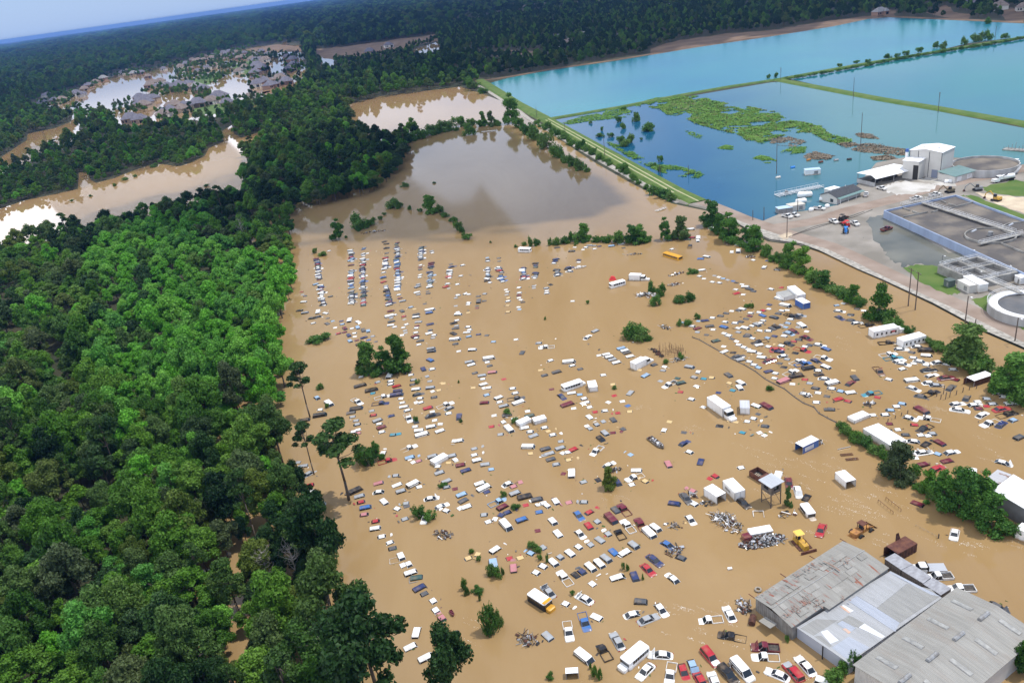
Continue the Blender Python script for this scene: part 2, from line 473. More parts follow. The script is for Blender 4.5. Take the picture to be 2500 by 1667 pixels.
P2 = [(1926, 193), (2132, 155), (2290, 128), (2500, 95), (2750, 55), (2750, 380), (2500, 298), (2310, 265), (2085, 229), (1950, 198)]
P3 = [(1340, 296), (1477, 270), (1542, 260), (1738, 226), (1880, 202), (1906, 200), (2018, 223), (2149, 248), (2290, 272), (2500, 313), (2750, 390), (2750, 470), (2500, 414), (2440, 395), (2330, 390), (2215, 388), (2140, 402), (2099, 448), (2043, 506), (1966, 519), (1898, 528), (1862, 543), (1837, 538), (1798, 522), (1720, 497), (1660, 470), (1600, 430), (1512, 376), (1368, 303)]
struct(sheet('flood_water', LAKE, 0.03, M_flood))
struct(sheet('pool_water', POOL, 0.034, M_creek))
struct(sheet('creek_water', CREEK, 0.038, M_creek))
struct(sheet('creek_water', CREEK2, 0.042, M_creek))
struct(sheet('creek_water', CREEK3, 0.042, M_creek))
struct(sheet('flood_water', [(110, 262), (190, 222), (260, 192), (340, 176), (440, 154), (520, 136), (620, 116), (735, 110), (750, 180), (705, 232), (640, 252), (600, 268), (520, 288), (400, 304), (290, 312), (265, 270), (180, 268)], .031, M_flood, 3))
for l in LAG:
    struct(sheet('lagoon_water', l, 0.04, M_creek))
for q in ([(470, 262), (560, 250), (640, 240), (640, 256), (560, 274), (480, 285)], [(400, 205), (480, 192), (545, 178), (540, 190), (500, 212), (430, 222)], [(270, 232), (330, 228), (345, 236), (290, 246), (268, 242)], [(560, 160), (610, 150), (640, 170), (600, 182)], [(120, 238), (180, 225), (165, 248), (120, 254)]):
    struct(sheet('lawn', q, .035, M_grassd, 2))
for f in FIELDS:
    struct(sheet('earth_field', f, 0.05, M_earth, 1.5))
struct(sheet('pond_water', P1, 0.06, water_mat('pond_water_blue', (0.022, 0.17, 0.25), (0.035, 0.23, 0.255), 0.008, 0.20, 0.08, 0.3)))
struct(sheet('pond_water', P2, 0.06, water_mat('pond_water_green', (0.022, 0.185, 0.17), (0.012, 0.13, 0.19), 0.006, 0.09, 0.06, 0.3)))
# third pond: the sky's changing reflection is put into its colour, left to right
M_p3 = water_mat('pond_water_sky_tint', (0.010, 0.082, 0.165), (0.07, 0.19, 0.18), 0.01, 0.10, 0.08, 0.3)
t3 = M_p3.node_tree
tc3 = N(t3, 'ShaderNodeTexCoord')
a3, b3 = W(1600, 400), W(2350, 330)
dd = (b3 - a3); l3 = dd.length
vm = N(t3, 'ShaderNodeVectorMath', operation='DOT_PRODUCT'); vm.inputs[1].default_value = dd / (l3 * l3)
vs3 = N(t3, 'ShaderNodeVectorMath', operation='SUBTRACT'); vs3.inputs[1].default_value = a3
t3.links.new(tc3.outputs['Object'], vs3.inputs[0]); t3.links.new(vs3.outputs[0], vm.inputs[0])
n3 = N(t3, 'ShaderNodeTexNoise'); n3.inputs['Scale'].default_value = 0.015
t3.links.new(tc3.outputs['Object'], n3.inputs['Vector'])
ma3 = N(t3, 'ShaderNodeMath', operation='MULTIPLY_ADD', i_1=0.5, i_2=-0.25); t3.links.new(n3.outputs[0], ma3.inputs[0])
ad3 = N(t3, 'ShaderNodeMath', operation='ADD'); t3.links.new(vm.outputs['Value'], ad3.inputs[0]); t3.links.new(ma3.outputs[0], ad3.inputs[1])
for n_ in t3.nodes:
    if n_.type == 'VALTORGB':
        for k_ in list(n_.inputs[0].links):
            t3.links.remove(k_)
        t3.links.new(ad3.outputs[0], n_.inputs[0])
        n_.color_ramp.elements[0].position, n_.color_ramp.elements[1].position = 0.12, 0.75
struct(sheet('pond_water', P3, 0.055, M_p3))

# banks and levees
YARD = [(1640, 492), (1705, 482), (1790, 512), (1837, 534), (1862, 540), (1898, 524), (1966, 515), (2043, 502), (2099, 444), (2138, 398), (2215, 384), (2330, 386), (2440, 391), (2500, 410), (2750, 466), (3100, 700), (3100, 1080), (2600, 895), (2500, 848), (2359, 782), (2278, 741), (2155, 684), (2094, 658), (2002, 612), (1950, 597), (1880, 588), (1814, 555), (1757, 520)]
struct(bank('yard_ground', YARD, 0.55, M_gravel, 3.0))
def strip(name, pts, w0, z, m, top=None):
    """a path of given width along picture points"""
    mb = MB(); Q = [W(x, y, z) for x, y in pts]
    L, Rr = [], []
    for i, p in enumerate(Q):
        d = (Q[min(i + 1, len(Q) - 1)] - Q[max(i - 1, 0)]).normalized()
        n = Vector((-d.y, d.x, 0))
        L.append(p + n * w0 / 2); Rr.append(p - n * w0 / 2)
    mb.add(L + Rr, [(i, i + 1, len(Q) + i + 1, len(Q) + i) for i in range(len(Q) - 1)])
    for k, f in enumerate(mb.f):
        a, b, c = [Vector(mb.v[q]) for q in f[:3]]
        if (b - a).cross(c - a).z < 0:
            mb.f[k] = tuple(reversed(f))
    return obj(name, mb.mesh(name, m))
def levee(name, pts, w, h, m, base_w=None):
    Q = [W(x, y, 0) for x, y in pts]
    rings = []
    for i, p in enumerate(Q):
        d = (Q[min(i + 1, len(Q) - 1)] - Q[max(i - 1, 0)]).normalized()
        n = Vector((-d.y, d.x, 0)); bw = (base_w or w * 1.6) / 2
        rings.append([p + n * bw + Vector((0, 0, -0.5)), p + n * w / 2 + Vector((0, 0, h)), p - n * w / 2 + Vector((0, 0, h)), p - n * bw + Vector((0, 0, -0.5))])
    mb = MB().loft(rings, 0, True, True)
    me = mb.mesh(name, m)
    bm = bmesh.new(); bm.from_mesh(me); bmesh.ops.recalc_face_normals(bm, faces=bm.faces); bm.to_mesh(me); bm.free()
    return obj(name, me)
struct(levee('grass_levee', [(1170, 196), (1200, 214), (1262, 254), (1340, 296), (1450, 358), (1560, 420), (1650, 470), (1705, 496)], 7.5, 1.1, M_grass, 14))
struct(strip('levee_track', [(1338, 290), (1452, 353), (1562, 415), (1652, 465), (1705, 491)], 0.9, 1.14, M_track))
struct(strip('levee_track', [(1332, 293), (1447, 358), (1555, 420), (1645, 470)], 0.9, 1.14, M_track))
struct(levee('gravel_path', [(1150, 200), (1180, 216), (1215, 238), (1290, 290), (1385, 345), (1480, 400), (1570, 450), (1660, 495)], 3.2, 0.35, M_rip, 5))
struct(levee('grass_levee', [(1338, 292), (1512, 263), (1659, 234), (1779, 213), (1880, 198), (1925, 191)], 5, 0.9, M_grassd, 9))
struct(levee('grass_levee', [(1900, 196), (2018, 218), (2149, 243), (2290, 266), (2500, 303), (2750, 378)], 6, 0.9, M_grass, 11))
struct(levee('grass_levee', [(1915, 192), (2132, 153), (2290, 127), (2500, 92), (2750, 52)], 5, 0.9, M_grassd, 8))
struct(levee('far_bank', [(1160, 200), (1240, 189), (1343, 170), (1499, 148), (1589, 133), (1703, 114), (1880, 88), (2034, 63), (2120, 45), (2168, 41), (2350, 49), (2500, 56), (2700, 64)], 5, 0.6, M_earth, 9))

# the gravel yard of the water works
struct(strip('gravel_road', [(1715, 492), (1765, 512), (1815, 533), (1870, 552), (1930, 572), (2025, 600), (2090, 630), (2178, 673), (2245, 704), (2345, 748), (2500, 820), (2650, 890)], 7.5, 0.56, M_road))
struct(strip('gravel_road', [(1890, 556), (1990, 540), (2080, 512), (2170, 490), (2270, 460), (2360, 440), (2440, 425), (2520, 405)], 9, 0.565, M_road))
struct(sheet('riprap', [(1700, 496), (1757, 519), (1815, 553), (1880, 584), (1955, 594), (2000, 611), (2094, 656), (2155, 682), (2278, 739), (2400, 805), (2520, 856), (2560, 865), (2480, 826), (2345, 760), (2240, 712), (2165, 678), (2080, 636), (2020, 608), (1930, 582), (1870, 562), (1815, 543), (1760, 520)], 0.57, M_rip))
for q, m_, z in (([(2205, 655), (2240, 645), (2290, 650), (2330, 690), (2345, 715), (2315, 720), (2250, 690)], M_grass, .575), ([(2370, 732), (2420, 720), (2450, 745), (2500, 790), (2520, 812), (2480, 795), (2400, 755)], M_grass, .575),
                 ([(2395, 456), (2480, 440), (2560, 450), (2560, 480), (2470, 478), (2410, 470)], M_grass, .575), ([(2345, 478), (2370, 476), (2500, 524), (2500, 538), (2440, 515)], M_grass, .58),
                 ([(2380, 470), (2450, 478), (2560, 490), (2560, 540), (2500, 522), (2440, 500)], M_sand, .577), ([(1900, 577), (1925, 566), (1938, 573), (1915, 585)], M_sand, .59),
                 ([(2380, 425), (2420, 412), (2480, 408), (2470, 418), (2400, 432)], M_grass, .58), ([(2160, 455), (2190, 442), (2260, 448), (2290, 452), (2270, 468), (2200, 476), (2165, 470)], M_lime, .583),
                 ([(2240, 440), (2265, 432), (2330, 444), (2335, 454), (2290, 452)], M_lime, .583)):
    o = struct(sheet('grass_patch' if m_ is M_grass else 'sand_patch' if m_ is M_sand else 'white_gravel_patch', q, z, m_, 2.2))
struct(sheet('puddle_water', [(2120, 535), (2158, 522), (2170, 535), (2300, 605), (2430, 660), (2460, 690), (2330, 672), (2290, 655), (2240, 645), (2200, 650), (2170, 630), (2150, 600), (2130, 570)], 0.572,
      water_mat('puddle_water', (0.055, 0.06, 0.045), (0.20, 0.19, 0.145), 0.035, 0.12, 0.15, 0.6), 4))

for i_, pts_ in enumerate(([(1925, 578), (1975, 562), (2030, 545), (2085, 530), (2130, 512)], [(1935, 574), (1990, 553), (2045, 540), (2110, 516)])):
    Q_ = [W(x, y, .66) for x, y in pts_]; o_ = thing('drain_hose', Q_[0], 0, ['dark hose laid along the gravel road', 'second dark hose beside the gravel road'][i_], 'hose')
    MB().tube([q - Q_[0] for q in Q_], .08, 6).build('hose_line', mat('hose_rubber', (.05, .045, .04), .8), o_)

# ---------------------------------------------------------------- sunken cars
CC = {'w': ('white', (.84, .84, .82)), 's': ('silver', (.36, .38, .40)), 'd': ('dark grey', (.085, .09, .10)), 'k': ('black', (.014, .014, .017)), 'b': ('blue', (.045, .15, .40)),
      'l': ('pale blue', (.30, .45, .62)), 'n': ('navy blue', (.025, .04, .13)), 'r': ('red', (.42, .022, .035)), 'm': ('maroon', (.14, .014, .03)), 'g': ('dark green', (.045, .10, .09)),
      't': ('teal', (.03, .26, .36)), 'y': ('muddy yellow', (.66, .47, .22)), 'p': ('dusty pink', (.50, .20, .22)), 'o': ('brown', (.17, .09, .06))}
def paint(c):
    col = CC[c][1]
    m = mat('car_paint_' + CC[c][0].replace(' ', '_'), col, 0.28, tuple(a * 0.55 + b * 0.45 for a, b in zip(col, (.33, .23, .13))), 0.8, 7, ramp=(0.42, 0.70))
    m.node_tree.nodes['Principled BSDF'].inputs['Coat Weight'].default_value = 0.25
    return m
PAINT = {c: paint(c) for c in CC}
M_glass = mat('car_glass', (0.012, 0.016, 0.02), 0.08, spec=0.8)
M_tyre = mat('tyre_rubber', (0.02, 0.02, 0.02), 0.9)
M_chrome = mat('dull_chrome', (0.5, 0.5, 0.5), 0.3, metal=0.8)
M_lamp = mat('lamp_lens', (0.7, 0.68, 0.6), 0.15)
M_tail = mat('tail_lamp_lens', (0.35, 0.01, 0.01), 0.2)
M_bed = mat('bed_floor', (0.10, 0.085, 0.07), 0.9, (0.03, 0.03, 0.03), 2)
def ringz(ring, x0, x1, drop):
    xc, h = (x0 + x1) / 2, (x1 - x0) / 2
    return [(p[0], p[1], p[2] - drop * abs((p[0] - xc) / h) ** 3) for p in ring]
def greenhouse(b0, b1, r0, r1, wb, wt, zb, zt):
    win, roof = MB(), MB()
    win.loft([rrect(b0, b1, wb, .18, zb), rrect(r0, r1, wt, .16, zt - .05)], 0)
    roof.loft([rrect(r0 - .04, r1 + .05, wt + .05, .2, zt - .07), rrect(r0 - .02, r1 + .02, wt + .02, .2, zt - .02), rrect(r0 + .18, r1 - .16, wt - .3, .2, zt)], 0)
    for s in (-1, 1):
        for bx, rx in ((b1 - .06, r1), (b0 + .06, r0 + .02), ((b0 + b1) / 2 + .1, (r0 + r1) / 2 + .08)):
            roof.cyl((bx, s * (wb / 2 - .05), zb), (rx, s * (wt / 2 - .01), zt - .05), .06, .045, 4, 0, False)
    return win, roof
def make_parts(k):
    P = {}
    if k == 'sedan':
        P['body'] = MB().loft([rrect(-2.35, 2.35, 1.6, .4, .22), rrect(-2.42, 2.42, 1.82, .45, .42), rrect(-2.40, 2.40, 1.84, .45, .70), ringz(rrect(-2.34, 2.32, 1.74, .45, .90), -2.4, 2.4, .12), ringz(rrect(-2.1, 2.0, 1.45, .4, .96), -2.4, 2.4, .12)], 0)
        P['windows'], P['roof'] = greenhouse(-1.85, 1.05, -1.1, .28, 1.58, 1.22, .93, 1.44)
    elif k == 'wagon':
        P['body'] = MB().loft([rrect(-2.3, 2.3, 1.65, .4, .25), rrect(-2.38, 2.38, 1.86, .4, .5), rrect(-2.36, 2.36, 1.88, .4, .85), ringz(rrect(-2.32, 2.28, 1.78, .4, 1.04), -2.4, 2.4, .08), ringz(rrect(-2.2, 2.0, 1.5, .35, 1.1), -2.4, 2.4, .1)], 0)
        P['windows'], P['roof'] = greenhouse(-2.28, 1.15, -2.08, .38, 1.68, 1.42, 1.06, 1.74)
        for s in (-1, 1):
            P['roof'].box((-.85, s * .58, 1.77), (2.0, .05, .05))
    elif k == 'van':
        P['body'] = MB().loft([rrect(-2.65, 2.65, 1.8, .35, .25), rrect(-2.72, 2.72, 2.0, .35, .5), rrect(-2.7, 2.7, 2.02, .35, 1.0), ringz(rrect(-2.66, 2.62, 1.94, .35, 1.2), -2.7, 2.7, .06), ringz(rrect(-2.6, 2.4, 1.8, .3, 1.25), -2.7, 2.7, .1)], 0)
        P['windows'], P['roof'] = greenhouse(-2.64, 1.75, -2.5, 1.0, 1.88, 1.68, 1.22, 2.08)
        P['roof'].box((-.8, 0, 1.62), (3.0, 1.84, .28))
    else:
        b = MB().loft([rrect(-2.7, 2.7, 1.75, .3, .3), rrect(-2.78, 2.78, 1.94, .32, .55), rrect(-2.76, 2.76, 1.96, .32, .8)], 0)
        b.loft([rrect(.95, 2.74, 1.94, .32, .8), ringz(rrect(.95, 2.72, 1.88, .35, 1.02), -.8, 2.75, .06), rrect(1.1, 2.45, 1.6, .3, 1.08)], 0, False)
        for c, d in (((-1.65, .92, .98), (2.2, .09, .38)), ((-1.65, -.92, .98), (2.2, .09, .38)), ((-2.72, 0, .98), (.09, 1.93, .38)), ((-.56, 0, .98), (.09, 1.93, .38))):
            b.box(c, d)
        P['body'] = b
        P['windows'], P['roof'] = greenhouse(-.52, 1.35, -.38, .62, 1.74, 1.42, 1.0, 1.74)
        P['bed_floor'] = MB().box((-1.65, 0, .83), (2.1, 1.8, .03))
    return P
KINDS = {'sedan': 1.44, 'wagon': 1.74, 'van': 2.08, 'pickup': 1.74}
PARTS = {k: make_parts(k) for k in KINDS}
ONE = {}
for k, P in PARTS.items():
    mb = MB()
    for n, p in P.items():
        mb.add(p.v, p.f, {'windows': 1, 'bed_floor': 2}.get(n, 0))
    ONE[k] = mb
SHARED = {k: {n: p.mesh(n, [M_glass] if n == 'windows' else [M_bed] if n == 'bed_floor' else [PAINT['w']]) for n, p in P.items()} for k, P in PARTS.items()}
SINGLE = {k: mb.mesh('sunken_' + k, [PAINT['w'], M_glass, M_bed]) for k, mb in ONE.items()}
EXTRA = {}
for k, (fx, hz) in {'sedan': (2.36, .72), 'wagon': (2.34, .82), 'van': (2.68, .85), 'pickup': (2.76, .8)}.items():
    EXTRA[k] = {'headlight': [MB().box((fx - .02, s * .62, hz), (.12, .38, .16)).mesh('headlight', [M_lamp]) for s in (-1, 1)],
                'tail_light': [MB().box((-fx + .02, s * .68, hz), (.1, .3, .16)).mesh('tail_light', [M_tail]) for s in (-1, 1)],
                'wheel': [MB().cyl((x * fx * .6, s * .98, .33), (x * fx * .6, s * .78, .33), .33, n=12).mesh('wheel', [M_tyre]) for s in (-1, 1) for x in (-1, 1)],
                'hood': [MB().loft([rrect(fx - 1.25, fx - .12, 1.5, .25, 1.0 if k == 'sedan' else 1.13), rrect(fx - 1.2, fx - .2, 1.4, .25, 1.02 if k == 'sedan' else 1.15)]).mesh('hood', [PAINT['w']])],
                'raised_hood': [MB().box((fx - 1.0, 0, 1.45), (1.15, 1.45, .05), 0, 0, (0, 1.05, 0)).mesh('raised_hood', [PAINT['w']])]}
def own(o, m):
    if o.data.materials:
        o.material_slots[0].link = 'OBJECT'
        o.material_slots[0].material = m
LID = [MB().loft([rrect(-.5, .5, 1.35, .3, 0), rrect(-.48, .48, 1.3, .3, .05), rrect(-.3, .3, 1.0, .2, .09)]).mesh('lid', [PAINT['w']]), MB().loft([rrect(-.4, .4, 1.2, .25, 0), rrect(-.38, .38, 1.15, .25, .06)]).mesh('lid', [PAINT['w']]), MB().loft([rrect(-.62, .55, 1.25, .3, 0), rrect(-.6, .5, 1.2, .3, .07)]).mesh('lid', [PAINT['w']])]
